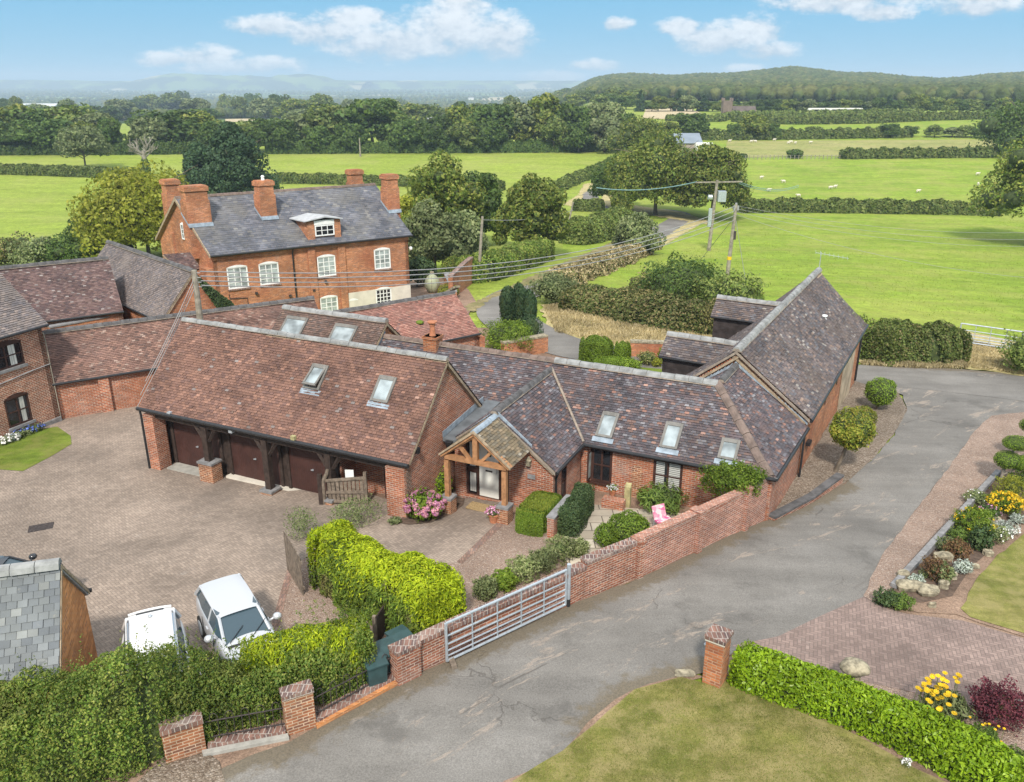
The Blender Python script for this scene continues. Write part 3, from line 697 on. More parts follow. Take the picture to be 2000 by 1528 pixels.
    cf = [[a * npz + b, a * npz + b + 1, (a + 1) * npz + b + 1, (a + 1) * npz + b] for a in range(nt - 1) for b in range(npz - 1)]
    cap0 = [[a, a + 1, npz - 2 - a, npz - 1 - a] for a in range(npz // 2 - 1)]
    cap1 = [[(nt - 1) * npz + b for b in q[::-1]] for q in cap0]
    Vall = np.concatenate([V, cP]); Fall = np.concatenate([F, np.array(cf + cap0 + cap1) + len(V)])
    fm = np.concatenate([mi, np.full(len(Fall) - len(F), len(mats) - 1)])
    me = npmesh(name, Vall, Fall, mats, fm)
    o = bpy.data.objects.new(name, me); COL.objects.link(o)
    if label: tag(o, label, cat, group)
    if kind: o['kind'] = kind
    return o
def sprigs(name, parent, pts, ln, mat_, n=14, lsz=.05, spread=.35):
    """upright leafy shoots as one mesh"""
    parts = []
    for p in pts:
        p = np.array(p); d = np.array([RG.normal() * spread, RG.normal() * spread, 1.]); l = ln * RG.uniform(.6, 1.3); k = RG.random(n)[:, None]
        P = p + d * l * k + RG.normal(size=(n, 3)) * .02; V, F = leafVF(P, RG.normal(size=(n, 3)) + [0, 0, .4], lsz, .5, .2); parts.append((V, F, 0))
    o = bpy.data.objects.new(name, mesh_mixed(name, parts, [mat_])); COL.objects.link(o)
    if parent: o.parent = parent
    return o
# ------------------------------------------------------------------ roofs, walls, windows
def clip(poly, P, D):
    """keep the side of a 2-D convex polygon where (q-P).D >= 0"""
    out = []; n = len(poly)
    for i in range(n):
        a, b = poly[i], poly[(i + 1) % n]
        da = (a[0] - P[0]) * D[0] + (a[1] - P[1]) * D[1]; db = (b[0] - P[0]) * D[0] + (b[1] - P[1]) * D[1]
        if da >= 0: out.append(a)
        if (da >= 0) != (db >= 0):
            k = da / (da - db); out.append((a[0] + (b[0] - a[0]) * k, a[1] + (b[1] - a[1]) * k))
    return out
def roof(name, parent, corners, mats, tw=.165, th=.10, lift=.026, slab=.09, seed=0, sag=.02, under=None):
    """tiled slope: corners run round a flat polygon, the first edge being the eave (left to right seen from outside)"""
    rg = random.Random(seed); c = [Vector(p) for p in corners]; O = c[0]; Sx = (c[1] - c[0]).normalized()
    far = max(c, key=lambda p: ((p - O) - Sx * (p - O).dot(Sx)).length); Ty = ((far - O) - Sx * (far - O).dot(Sx)).normalized(); Nn = Sx.cross(Ty)
    if Nn.z < 0: Nn = -Nn
    q2 = [((p - O).dot(Sx), (p - O).dot(Ty)) for p in c]
    ar = sum(a[0] * b[1] - a[1] * b[0] for a, b in zip(q2, q2[1:] + q2[:1]))
    hp = []
    for a, b in zip(q2, q2[1:] + q2[:1]):
        e = (b[0] - a[0], b[1] - a[1]); d = (-e[1], e[0]) if ar > 0 else (e[1], -e[0]); hp.append((a, d))
    s0, s1 = min(p[0] for p in q2), max(p[0] for p in q2); t0, t1 = min(p[1] for p in q2), max(p[1] for p in q2)
    m = MB(); ph = [rg.uniform(0, 6) for _ in range(4)]
    dv = [0.] * len(c); twist = None      # an old roof may be twisted: follow the fourth corner out of the plane
    if len(c) == 4:
        dv = [(p - O).dot(Nn) for p in c]; twist = max(range(4), key=lambda k: abs(dv[k])); b_ = (1, 1) if twist == 2 else (0, 1)
    def W3(s, t, l):
        if twist is not None and abs(dv[twist]) > .005:
            a_ = min(max((s - s0) / (s1 - s0), 0), 1); l = l + dv[twist] * (a_ if twist == 2 else 1 - a_) * min(max(t / t1, 0), 1)
        g = sag * (sin(s * .8 + ph[0]) * .6 + sin(s * 1.9 + t * .7 + ph[1]) * .4 + sin(t * 1.3 + ph[2]) * .5)
        return O + Sx * s + Ty * t + Nn * (l + g)
    r = 0; t = t0 - .03
    while t < t1:
        s = s0 - tw * (1.5 if r % 2 else 1.0) + rg.uniform(-.01, .01)
        while s < s1:
            a, b = s + .004, s + tw - .004
            cell = [(a, t), (b, t), (b, t + th + .012), (a, t + th + .012)]
            inside = all((p[0] - P[0]) * D[0] + (p[1] - P[1]) * D[1] >= 0 for p in cell for P, D in hp[1:])
            if not inside:
                for P, D in hp[1:]:
                    cell = clip(cell, P, D)
                    if len(cell) < 3: break
            if len(cell) >= 3:
                j = rg.uniform(-.004, .007); tl = rg.uniform(-.012, .012); sk = rg.uniform(-.005, .005)
                top = []
                for (x, y) in cell:
                    k = (y - t) / th; l = lift * (1 - k) + .003 * k + j + tl * ((x - s) / tw - .5)
                    top.append(W3(x, y + sk, l + .004))
                i = len(m.v); m.v += [tuple(p) for p in top]; n = len(top); m.f.append(tuple(range(i, i + n))); m.m.append(0)
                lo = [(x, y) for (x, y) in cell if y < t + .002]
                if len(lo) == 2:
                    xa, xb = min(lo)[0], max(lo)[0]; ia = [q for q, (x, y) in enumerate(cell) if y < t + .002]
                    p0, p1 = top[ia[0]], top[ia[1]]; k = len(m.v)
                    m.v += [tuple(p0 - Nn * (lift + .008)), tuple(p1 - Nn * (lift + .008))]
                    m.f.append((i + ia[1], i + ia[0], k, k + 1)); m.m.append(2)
            s += tw
        t += th; r += 1
    m.mi = 1
    off = .012 + sag * 1.7 + .3 * max(abs(q) for q in dv); m.prism([p - Nn * off for p in c], -Nn * slab)
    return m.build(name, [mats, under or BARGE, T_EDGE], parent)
def ridge(name, parent, pts, mat_, r=.13, seg=.32, bed=True, seed=0, sagf=None, ang=.9, jit=.012):
    """ridge or hip tiles: short bent tiles bedded end to end along a line"""
    rg = random.Random(seed); m = MB(); pts = [Vector(p) for p in pts]
    for A, B in zip(pts, pts[1:]):
        d = B - A; L = d.length; d.normalize(); side = d.cross(Vector((0, 0, 1))).normalized(); up = side.cross(d).normalized(); n = max(1, round(L / seg))
        for k in range(n):
            a = A + d * (L * k / n + .008); b = A + d * (L * (k + 1) / n - .008); j = up * rg.uniform(-jit, jit); e = side * rg.uniform(-.008, .008); w_ = rg.uniform(.97, 1.04)
            prof = [(-r * 1.05, -r * ang), (-r * .72, -r * .28), (-r * .3, r * .05), (r * .3, r * .05), (r * .72, -r * .28), (r * 1.05, -r * ang)]
            pa = [a + side * x * w_ + up * y + j + e for x, y in prof]; pb = [b + side * x * w_ * .97 + up * (y - .006) + j + e for x, y in prof]
            i = len(m.v); m.v += [tuple(p) for p in pa + pb]; np_ = len(prof); m.mi = 0
            for q in range(np_ - 1): m.f.append((i + q, i + q + 1, i + np_ + q + 1, i + np_ + q)); m.m.append(0)
            m.f.append(tuple(i + q for q in range(np_))); m.f.append(tuple(i + np_ + q for q in range(np_ - 1, -1, -1))); m.m += [0, 0]
        if bed:
            m.mi = 1; prof = [(-r * 1.10, -r * 1.12), (-r * .5, -.06), (r * .5, -.06), (r * 1.10, -r * 1.12)]
            m.prism([A + side * x + up * y for x, y in prof], B - A)
    return m.build(name, [mat_, MORTAR], parent)
def wallface(m, O, D, L, z0, z1, holes=(), depth=.12, N=None, zs=None):
    """outer face of a wall from O along unit D with real openings (x0, x1, z0, z1) and their reveals; N points out"""
    O = Vector((O[0], O[1], 0)); D = Vector((D[0], D[1], 0)).normalized(); N = Vector((N[0], N[1], 0)).normalized()
    xs = sorted({0., L} | {h[k] for h in holes for k in (0, 1)}); zz = sorted({z0, z1} | {h[k] for h in holes for k in (2, 3)})
    P = lambda x, z: O + D * x + Vector((0, 0, z)); flip = D.cross(Vector((0, 0, 1))).dot(N) < 0
    def quad(a): m.poly(a[::-1] if flip else a)
    for x0, x1 in zip(xs, xs[1:]):
        for a, b in zip(zz, zz[1:]):
            if any(h[0] <= x0 + 1e-6 and x1 <= h[1] + 1e-6 and h[2] <= a + 1e-6 and b <= h[3] + 1e-6 for h in holes): continue
            quad([P(x0, a), P(x1, a), P(x1, b), P(x0, b)])
    I = -N * depth
    for h in holes:
        a, b, c, d = P(h[0], h[2]), P(h[1], h[2]), P(h[1], h[3]), P(h[0], h[3])
        for p, q in ((a, b), (b, c), (c, d), (d, a)): quad([q, p, p + I, q + I])
def window(parent, O, D, N, w_, h_, cols, rows, fm, gm, rec=.07, arch=0., bar=.035, fr=.06, name='window', sill=None, sillm=None, curtain=None, openleaf=False, barz=None):
    """a window whose lower left corner is O; frame mesh with its pane (and sill) as children"""
    O = Vector(O); D = Vector((D[0], D[1], 0)).normalized(); N = Vector((N[0], N[1], 0)).normalized(); Z = Vector((0, 0, 1)); B = O - N * rec
    m = MB(); b = lambda x, z, sx, sz, dp=.05, off=0.: m.box(B + D * x + Z * z + N * off, D * sx, N * dp, Z * sz)
    b(0, 0, fr, h_); b(w_ - fr, 0, fr, h_); b(fr, 0, w_ - 2 * fr, fr); b(fr, h_ - fr, w_ - 2 * fr, fr)
    for k in range(1, cols): b(fr + (w_ - 2 * fr) * k / cols - bar / 2, fr, bar, h_ - 2 * fr, .04)
    for z in (barz if barz else [k / rows for k in range(1, rows)]): b(fr, fr + (h_ - 2 * fr) * z - bar * .4, w_ - 2 * fr, bar * .8, .034)
    if arch:   # segmental head, standing a little proud of the brick
        n = 10; out = [(w_ * k / n, h_ + arch * (1 - (2 * k / n - 1) ** 2)) for k in range(n + 1)]
        m.prism([O + D * x + Z * z + N * .004 for x, z in [(0, h_ - .02)] + out + [(w_, h_ - .02)]], N * .03)
    f = m.build(name, fm, parent)
    g = MB(); g.box(B + D * fr * .8 + Z * fr * .8 + N * .002, D * (w_ - 1.6 * fr), N * .012, Z * (h_ - 1.6 * fr))
    p = g.build('pane', gm, None); p.parent = f; p.matrix_parent_inverse = f.matrix_parent_inverse.copy() if False else Matrix.Identity(4)
    if f.parent: p.matrix_parent_inverse = Matrix.Identity(4)
    if sill:
        s = MB(); s.box(O - D * .06 - Z * sill - N * .02, D * (w_ + .12), N * .10, Z * sill); q = s.build('sill', sillm or BR_COP, None); q.parent = f
    if curtain:
        c = MB()
        for x0, x1, cm in curtain:
            c.box(B + D * (w_ * x0) + Z * fr + N * .016, D * (w_ * (x1 - x0)), N * .008, Z * (h_ - 2 * fr))
        q = c.build('curtain', curtain[0][2], None); q.parent = f
    return f
def roofwin(parent, c, S_, T_, w_, h_, fm, gm, open_=0., apron=True, inner=None, name='roof_window'):
    """roof light centred on c in the plane of S (level) and T (up the slope)"""
    c, S_, T_ = Vector(c), Vector(S_).normalized(), Vector(T_).normalized(); N = S_.cross(T_); N = N if N.z > 0 else -N
    o = c - S_ * w_ / 2 - T_ * h_ / 2; m = MB(); f = .09
    m.box(o, S_ * f, T_ * h_, N * .11); m.box(o + S_ * (w_ - f), S_ * f, T_ * h_, N * .11)
    m.box(o + S_ * f + T_ * (h_ - f * 1.7), S_ * (w_ - 2 * f), T_ * f * 1.7, N * .125); m.box(o + S_ * f, S_ * (w_ - 2 * f), T_ * f, N * .10)
    r = m.build(name, fm, parent)
    T2 = (T_ * cos(open_) + N * 0 - N * sin(open_)) if open_ else T_; N2 = S_.cross(T2); N2 = N2 if N2.z > 0 else -N2
    top = o + T_ * (h_ - f * 1.7) + S_ * f + N * .075; lo = top - T2 * (h_ - f * 2.7)
    g = MB(); g.box(lo + S_ * .0, S_ * (w_ - 2 * f), T2 * (h_ - f * 2.7), N2 * .02)
    p = g.build('pane', gm, None); p.parent = r
    if open_:
        q = MB(); q.box(lo - S_ * .03 + N2 * .02, S_ * .07, T2 * (h_ - f * 2.2), N2 * .04); q.box(lo + S_ * (w_ - 2 * f - .04) + N2 * .02, S_ * .07, T2 * (h_ - f * 2.2), N2 * .04)
        q.box(lo - T2 * .05 - S_ * .03, S_ * (w_ - 2 * f + .06), T2 * .08, N2 * .06); k = q.build('sash', fm, None); k.parent = r
        q = MB(); q.box(o + S_ * f + T_ * f + N * .01, S_ * (w_ - 2 * f), T_ * (h_ - 2.7 * f), N * .01); k = q.build('opening', GL_DARK, None); k.parent = r
    if apron:
        a = MB(); a.box(o - S_ * .08 - T_ * .2 + N * .03, S_ * (w_ + .16), T_ * .2, N * .012); q = a.build('apron_flashing', LEAD, None); q.parent = r
    return r
def sheet(name, poly, mat_, dz=.01, step=.8, parent=None, kind=True, ragged=0.):
    """a ground sheet following the terrain inside an outline of (x, y)"""
    import bmesh
    pts = [Vector((p[0], p[1])) for p in poly]
    if ragged:
        out = []
        for a, b in zip(pts, pts[1:] + pts[:1]):
            n = max(1, int((b - a).length / .5)); d = (b - a); q = Vector((-d.y, d.x)).normalized() if d.length else Vector((0, 0))
            for k in range(n): out.append(a + d * (k / n) + q * random.uniform(-ragged, ragged))
        pts = out
    bm = bmesh.new(); vs = [bm.verts.new((p.x, p.y, 0)) for p in pts]; bm.faces.new(vs)
    x0, x1 = min(p.x for p in pts), max(p.x for p in pts); y0, y1 = min(p.y for p in pts), max(p.y for p in pts)
    for ax, a, b in ((0, x0, x1), (1, y0, y1)):
        k = a + step
        while k < b:
            co = (k, 0, 0) if ax == 0 else (0, k, 0); no = (1, 0, 0) if ax == 0 else (0, 1, 0)
            bmesh.ops.bisect_plane(bm, geom=bm.verts[:] + bm.edges[:] + bm.faces[:], plane_co=co, plane_no=no); k += step
    bmesh.ops.triangulate(bm, faces=[f for f in bm.faces if len(f.verts) > 4])
    for v in bm.verts: v.co.z = Tz(v.co.x, v.co.y) + dz
    bmesh.ops.recalc_face_normals(bm, faces=bm.faces)
    if bm.faces and sum(f.normal.z for f in bm.faces) < 0: bmesh.ops.reverse_faces(bm, faces=bm.faces)
    me = bpy.data.meshes.new(name); bm.to_mesh(me); bm.free(); me.materials.append(mat_.m); autouv(me)
    o = link(name, me, parent)
    if kind: o['kind'] = 'structure'
    return o
def ribbon(name, pts, wid, mat_, dz=.02, n=120):
    """a road along a smooth line of (x, y)"""
    P = np.array([p[:2] for p in pts], float); k = len(P); t = np.linspace(0, k - 1, n); out = []
    for u in t:
        i = min(int(u), k - 2); f = u - i; p0, p1, p2, p3 = P[max(i - 1, 0)], P[i], P[i + 1], P[min(i + 2, k - 1)]
        out.append(.5 * (2 * p1 + (p2 - p0) * f + (2 * p0 - 5 * p1 + 4 * p2 - p3) * f * f + (3 * p1 - p0 - 3 * p2 + p3) * f ** 3))
    C = np.array(out); d = unit(np.gradient(C, axis=0)); nn = np.stack([-d[:, 1], d[:, 0]], 1); V = []; nw = 5
    for a, b in zip(C, nn):
        for j in range(nw):
            q = a + b * wid * (j / (nw - 1) - .5); V.append((q[0], q[1], Tz(q[0], q[1]) + dz))
    F = np.array([[a * nw + b + 1, a * nw + b, (a + 1) * nw + b, (a + 1) * nw + b + 1] for a in range(n - 1) for b in range(nw - 1)])
    return struct(link(name, npmesh(name, np.array(V), F, mat_, None, True)))
# ------------------------------------------------------------------ ground
def g2(*pp): return [G(x, y)[:2] for x, y in pp]
def make_ground():
    rr = np.concatenate([np.arange(0, 60, 1.), np.arange(60, 340, 4.), np.geomspace(340, 22000, 110)])
    rr = np.unique(np.concatenate([rr, _R]))
    an = np.concatenate([np.radians(np.arange(-56, 56.01, .5)), np.radians(np.arange(60, 304, 4.))]); na = len(an)
    A, B = np.meshgrid(an, rr, indexing='ij'); X = np.sin(A) * B; Y = np.cos(A) * B; Z = T(X, Y) - .06 * smooth(75, 60, B)
    V = np.stack([X, Y, Z], -1).reshape(-1, 3); nr = len(rr)
    i, j = np.meshgrid(np.arange(na), np.arange(nr - 1), indexing='ij'); i2 = (i + 1) % na
    F = np.stack([i * nr + j, i * nr + j + 1, i2 * nr + j + 1, i2 * nr + j], -1).reshape(-1, 4)
    c = V[F].mean(1); r = np.hypot(c[:, 0], c[:, 1]); a = c[:, 0] / np.maximum(c[:, 1], 1)
    m = np.zeros(len(F), int)
    m[(a < .06 + .0006 * (r - 100)) & (r > 50)] = 1
    m[(r > 620)] = 2; m[(c[:, 1] < 0) & (r > 300)] = 2
    return struct(link('ground', npmesh('ground', V, F[:, ::-1], [FIELD, FIELD_L, FAR], m, True)))
make_ground()
sheet('dry_field', g2((1415, 309), (1560, 306), (1945, 306), (1950, 273), (1700, 274), (1420, 276)), FIELD_Y, .06, 12)
sheet('stubble_field', g2((1255, 232), (1400, 236), (1345, 212), (1262, 211)), STUBBLE, .1, 20)
sheet('stubble_field', g2((862, 207), (1028, 196), (1032, 189), (960, 190)), STUBBLE, .15, 20)
sheet('stubble_field', g2((440, 240), (500, 236), (500, 232), (440, 233)), STUBBLE, .15, 20)
sheet('yard_ground', g2((-500, 1600), (-500, 900), (60, 800), (300, 760), (800, 640), (960, 640), (1130, 705), (1660, 745), (1700, 800), (1660, 940), (1500, 1025), (1100, 1195), (430, 1515), (420, 1640)), DIRT, -.012, 1.)
sheet('garden_ground', g2((1395, 1345), (1420, 1240), (1690, 1150), (1800, 960), (1950, 800), (2300, 780), (2300, 1700), (1950, 1620), (1560, 1400)), DIRT, -.014, 1.)
# hard and soft ground round the houses, each sheet a little above the one below
sheet('courtyard', g2((-420, 1040), (-120, 880), (0, 850), (115, 812), (300, 778), (420, 840), (800, 990), (880, 960), (990, 965), (1000, 1005), (974, 1023), (895, 1100), (770, 1110), (610, 1080), (561, 1117), (533, 1222), (500, 1300), (440, 1400), (110, 1500), (-420, 1560)), PAVE, .006, 1.)
sheet('paved_edge', g2((974, 1019), (983, 1026), (903, 1102), (892, 1098)), PAVE_F, .011, 1.)
sheet('paved_edge', g2((561, 1112), (571, 1120), (545, 1225), (530, 1222)), PAVE_F, .011, 1.)
sheet('gravel_yard', g2((980, 1022), (1010, 1002), (1082, 1050), (1110, 1100), (925, 1195), (765, 1272), (520, 1310), (533, 1222), (561, 1117), (610, 1080), (770, 1110), (895, 1100)), GRAV, .004, 1.)
sheet('patio', g2((1085, 1075), (1120, 1010), (1150, 985), (1345, 1005), (1330, 1025), (1180, 1105), (1115, 1105)), FLAG, .010, 1.)
sheet('front_lawn', g2((-260, 860), (0, 852), (60, 842), (112, 834), (138, 852), (140, 868), (100, 892), (45, 921), (0, 918), (-260, 960)), LAWN_G, .018, 1.)
LANE_L = [(425, 1560), (432, 1500), (560, 1450), (622, 1418), (778, 1334), (872, 1291), (1110, 1184), (1250, 1130), (1505, 1012), (1650, 945), (1702, 900), (1746, 850), (1772, 800), (1764, 772), (1730, 760), (1672, 748)]
LANE_R = [(1640, 728), (1700, 712), (1880, 722), (2120, 742), (2120, 792), (1935, 815), (1900, 850), (1850, 920), (1780, 1010), (1722, 1090), (1690, 1165), (1600, 1240), (1450, 1260), (1395, 1310), (1240, 1350), (1160, 1420), (1100, 1470), (1000, 1528), (880, 1620)]
lo_ = sheet('lane', g2(*(LANE_L + LANE_R)), ASPH, .012, .4, ragged=.05)
def edge_attr(o, lines, fall):
    me = o.data; n = len(me.vertices); co = np.empty(n * 3); me.vertices.foreach_get('co', co); P2 = co.reshape(-1, 3)[:, :2]; d = np.full(n, 1e9)
    for ln in lines:
        for a, b in zip(ln, ln[1:]):
            a, b = np.array(a), np.array(b); ab = b - a; t = np.clip(((P2 - a) @ ab) / (ab @ ab), 0, 1); d = np.minimum(d, np.linalg.norm(P2 - a - t[:, None] * ab, axis=1))
    at = me.attributes.new('edge', 'FLOAT', 'POINT'); at.data.foreach_set('value', np.exp(-d / fall).astype(np.float32))
edge_attr(lo_, [g2(*LANE_L[1:10]), g2((1640, 728), (1700, 712), (1880, 722), (2120, 742)), g2((1160, 1420), (1240, 1350), (1395, 1310))], .55)
ribbon('road', g2((2200, 792), (2000, 765), (1800, 742), (1650, 728), (1450, 712), (1250, 700), (1120, 681), (1030, 648), (985, 612), (1000, 580), (1060, 556), (1130, 532), (1220, 497), (1290, 452), (1330, 425), (1300, 412), (1215, 408), (1165, 396), (1150, 380), (1168, 368)), 4.0, ASPH2, .022, 220)
sheet('barn_gravel', g2((1498, 1012), (1520, 985), (1556, 920), (1600, 862), (1668, 744), (1700, 755), (1755, 768), (1772, 800), (1746, 850), (1702, 900), (1652, 944), (1508, 1012)), GRAV_B, .024, .8, ragged=.03)
sheet('gravel_strip', g2((2140, 790), (1935, 813), (1900, 848), (1850, 918), (1780, 1008), (1722, 1088), (1685, 1166), (1708, 1178), (1738, 1150), (1945, 925), (2140, 800)), GRAV, .028, .8, ragged=.03)
sheet('garden_soil', g2((1943, 925), (1738, 1147), (1712, 1176), (1790, 1196), (1868, 1200), (1905, 1214), (2000, 1244), (2250, 1310), (2250, 830)), DIRT, .004, .8)
sheet('flower_bed', g2((1943, 925), (1738, 1147), (1722, 1168), (1800, 1178), (1860, 1165), (1900, 1105), (2000, 1010), (2200, 900), (2200, 835)), MUDBED, .014, .8)
sheet('side_lawn', g2((1878, 1190), (1905, 1135), (1950, 1085), (2010, 1035), (2250, 930), (2250, 1300), (2000, 1237), (1930, 1217), (1895, 1206)), LAWN_S, .02, .8, ragged=.03)
sheet('drive', g2((1430, 1262), (1520, 1244), (1600, 1205), (1688, 1166), (1725, 1187), (1770, 1200), (1880, 1213), (2000, 1248), (2300, 1330), (2300, 1520), (2000, 1400), (1890, 1378), (1760, 1348), (1690, 1333), (1560, 1310)), PAVE2, .016, .8)
sheet('gravel_bed', g2((1660, 1322), (1760, 1348), (1890, 1378), (2300, 1520), (2300, 1640), (1900, 1520), (1700, 1380)), GRAV, .010, .8)
sheet('near_lawn', g2((880, 1640), (1004, 1526), (1100, 1470), (1160, 1418), (1240, 1349), (1330, 1322), (1372, 1334), (1420, 1330), (1560, 1380), (1900, 1560), (1980, 1700)), LAWN, .030, .8, ragged=.04)
sheet('worn_edge', g2((860, 1640), (985, 1528), (1090, 1465), (1150, 1415), (1230, 1348), (1345, 1316), (1380, 1328), (1330, 1330), (1245, 1356), (1165, 1428), (1000, 1540), (900, 1650)), DIRT, .020, .8, ragged=.12)
sheet('path', g2((150, 1640), (320, 1480), (402, 1470), (428, 1488), (440, 1530), (440, 1640)), GRAV_B, .016, .8)
sheet('dry_verge', g2((1056, 596), (1100, 590), (1180, 612), (1300, 640), (1420, 662), (1480, 690), (1420, 694), (1300, 688), (1240, 683), (1150, 667), (1085, 652), (1068, 640)), STRAW, .02, 1., ragged=.2)
sheet('gate_verge', g2((1640, 706), (1760, 690), (1860, 640), (1990, 670), (2180, 700), (2180, 742), (2000, 735), (1880, 719), (1700, 709)), STRAW, .02, 1., ragged=.2)
sheet('road_bank', g2((905, 600), (940, 585), (1040, 540), (1120, 505), (1200, 470), (1260, 440), (1240, 470), (1200, 490), (1120, 525), (1050, 553), (985, 572), (950, 590), (925, 610)), ROUGH, .03, 1.5, ragged=.2)
sheet('road_bank', g2((1080, 560), (1130, 540), (1230, 505), (1290, 470), (1350, 430), (1380, 432), (1330, 460), (1260, 500), (1160, 530), (1100, 565)), STRAW, .03, 1.5, ragged=.2)
sheet('road_bank', g2((1100, 400), (1130, 380), (1140, 360), (1170, 355), (1160, 366), (1140, 378), (1130, 400), (1150, 410)), STRAW, .03, 2., ragged=.3)
sheet('road_bank', g2((1170, 400), (1180, 376), (1196, 380), (1230, 400), (1330, 415), (1380, 430), (1390, 440), (1340, 432), (1240, 415)), STRAW, .03, 2., ragged=.3)
sheet('forecourt', g2((780, 568), (800, 548), (880, 543), (915, 566), (930, 590), (900, 640), (780, 650)), DIRT, .02, 1.5)
sheet('cottage_lawn', g2((1120, 690), (1240, 684), (1345, 690), (1345, 760), (1200, 745), (1130, 720)), LAWN_G, .02, 1.)

# ------------------------------------------------------------------ buildings round the courtyard
_a = R(-25); UX = Vector((cos(_a), sin(_a), 0)); VX = Vector((-sin(_a), cos(_a), 0)); ZX = Vector((0, 0, 1))
def Q(u, v, z): return UX * u + VX * v + ZX * z
def onplane(px, py, P0, N):
    d = Vector(ray(px, py)); o = Vector((0, 0, CAMH)); P0, N = Vector(P0), Vector(N); return o + d * ((P0 - o).dot(N) / d.dot(N))
# --- garage -----------------------------------------------------------------
GA = thing('garage', 'long brown tiled garage with three dark brown doors under the front eave', 'garage', Q(-19.4, 23.5, -.9), R(-25))
u0, u1, ve, vb, vr, ze, zr = -25.35, -13.38, 20.78, 26.24, 23.51, 1.40, 4.15
roof('roof', GA, [Q(u0, ve, ze), Q(u1, ve, ze), Q(u1, vr, zr), Q(u0, vr, zr)], T_RED, seed=1)
roof('roof', GA, [Q(u1, vb, ze), Q(u0, vb, ze), Q(u0, vr, zr), Q(u1, vr, zr)], T_RED, seed=2)
ridge('ridge_tiles', GA, [Q(u0, vr, zr + .11), Q(u1, vr, zr + .11)], RIDGE_G, .12, .40, seed=3)
m = MB()
zb = -1.9
m.prism([Q(-13.52, ve + .0, zb), Q(-13.52, vb - .05, zb), Q(-13.52, vb - .05, ze - .10), Q(-13.52, vr, zr - .12), Q(-13.52, ve + .0, ze - .08)], -UX * .25)
m.prism([Q(-25.2, ve + .55, zb), Q(-25.2, vb - .05, zb), Q(-25.2, vb - .05, ze - .10), Q(-25.2, vr, zr - .12), Q(-25.2, ve + .55, ze + .4)], UX * .25)
m.box(Q(-24.95, vb - .3, zb), UX * 11.2, VX * .25, ZX * 3.2)
m.box(Q(-25.2, ve - .02, zb), UX * .5, VX * .56, ZX * (1.15 - zb))                # left pillar
m.box(Q(-14.22, ve - .12, zb), UX * .72, VX * .30, ZX * (1.22 - zb))              # right pillar
m.box(Q(-16.75, 22.4, zb), UX * 1.55, VX * .2, ZX * 3.1)                         # wall inside the open bay
m.box(Q(-16.9, 21.6, zb), UX * .2, VX * 1.0, ZX * 3.1)
m.build('wall', BR_RED, GA)
m = MB()   # barge and fascia timbers
m.prism([Q(-13.5, ve, ze - .17), Q(-13.5, ve, ze - .06), Q(-13.5, vr, zr - .06), Q(-13.5, vb, ze - .06), Q(-13.5, vb, ze - .17), Q(-13.5, vr, zr - .17)], UX * .10)
m.build('verge_board', BARGE, GA)
m = MB(); m.box(Q(-24.7, ve + .12, 1.02), UX * 10.5, VX * .16, ZX * .24); m.box(Q(-25.3, ve + .04, 1.24), UX * 11.8, VX * .03, ZX * .18); m.build('eave_beam', TIMB_D, GA)
m = MB(); m.tube([Q(u0 - .02, ve - .07, ze - .04), Q(u1 + .02, ve - .07, ze - .04)], .075, 10); m.build('gutter', BLACK, GA)
m = MB(); m.tube([Q(-25.28, ve - .05, ze - .08), Q(-25.28, ve - .02, 1.1), Q(-25.28, ve - .02, Tz(*Q(-25.28, ve, 0)[:2]))], .045, 8); m.build('downpipe', BLACK, GA)
m = MB(); m.tube([Q(-13.3, vb + .05, ze - .03), Q(-13.62, vb + .05, ze - .03)], .09, 8); m.build('gutter', BLACK, GA)
for k, (uu, zt) in enumerate(((-22.3, -.30), (-19.48, -.86), (-16.72, -.62))):
    g = Tz(*Q(uu, 20.95, 0)[:2]); p = MB(); p.box(Q(uu - .12, 20.86, zt), UX * .24, VX * .24, ZX * (1.08 - zt))
    for s in (-1, 1):
        a = Q(uu + s * .10, 20.98, .50); b = Q(uu + s * .48, 20.98, 1.06); c = (a + b) / 2 - UX * s * .05 - ZX * .10
        p.tube([a, (a + c) / 2 + UX * s * .02 , b], [.075, .07, .085], 4)
    po = p.build('post', TIMB_D, GA)
    q = MB(); ww = .66 if k == 0 else .5 if k == 1 else .3; q.box(Q(uu - ww / 2, 20.72, g - .2), UX * ww, VX * .5, ZX * (zt - g + .2 - .08)); o = q.build('plinth', BR_PIER, None); o.parent = po
    q = MB(); q.box(Q(uu - ww / 2 - .03, 20.69, zt - .08), UX * (ww + .06), VX * .56, ZX * .08); o = q.build('plinth_cap', STONE_G, None); o.parent = po
for k, (a, b) in enumerate(((-24.55, -22.25), (-21.7, -19.42), (-18.95, -16.9))):
    g = Tz(*Q((a + b) / 2, 21.6, 0)[:2]); d = MB(); d.box(Q(a, 21.55, g + .03), UX * (b - a), VX * .06, ZX * 2.1); o = d.build('garage_door', GDOOR, GA)
    f = MB(); f.box(Q(a - .12, 21.5, g - .1), UX * .12, VX * .12, ZX * 2.3); f.box(Q(b, 21.5, g - .1), UX * .12, VX * .12, ZX * 2.3); f.box(Q(a, 21.5, g + 2.13), UX * (b - a), VX * .12, ZX * .14)
    f.box(Q(a - .5, 21.58, g - .1), UX * .38, VX * .08, ZX * 2.4); q = f.build('door_frame', TIMB_D, None); q.parent = o
    h = MB(); h.tube([Q((a + b) / 2, 21.55, g + .95), Q((a + b) / 2, 21.50, g + .95)], .03, 8); h.box(Q((a + b) / 2 - .06, 21.49, g + .93), UX * .12, VX * .02, ZX * .03); q = h.build('handle', GALV, None); q.parent = o
g = Tz(*Q(-14.9, 22.0, 0)[:2])
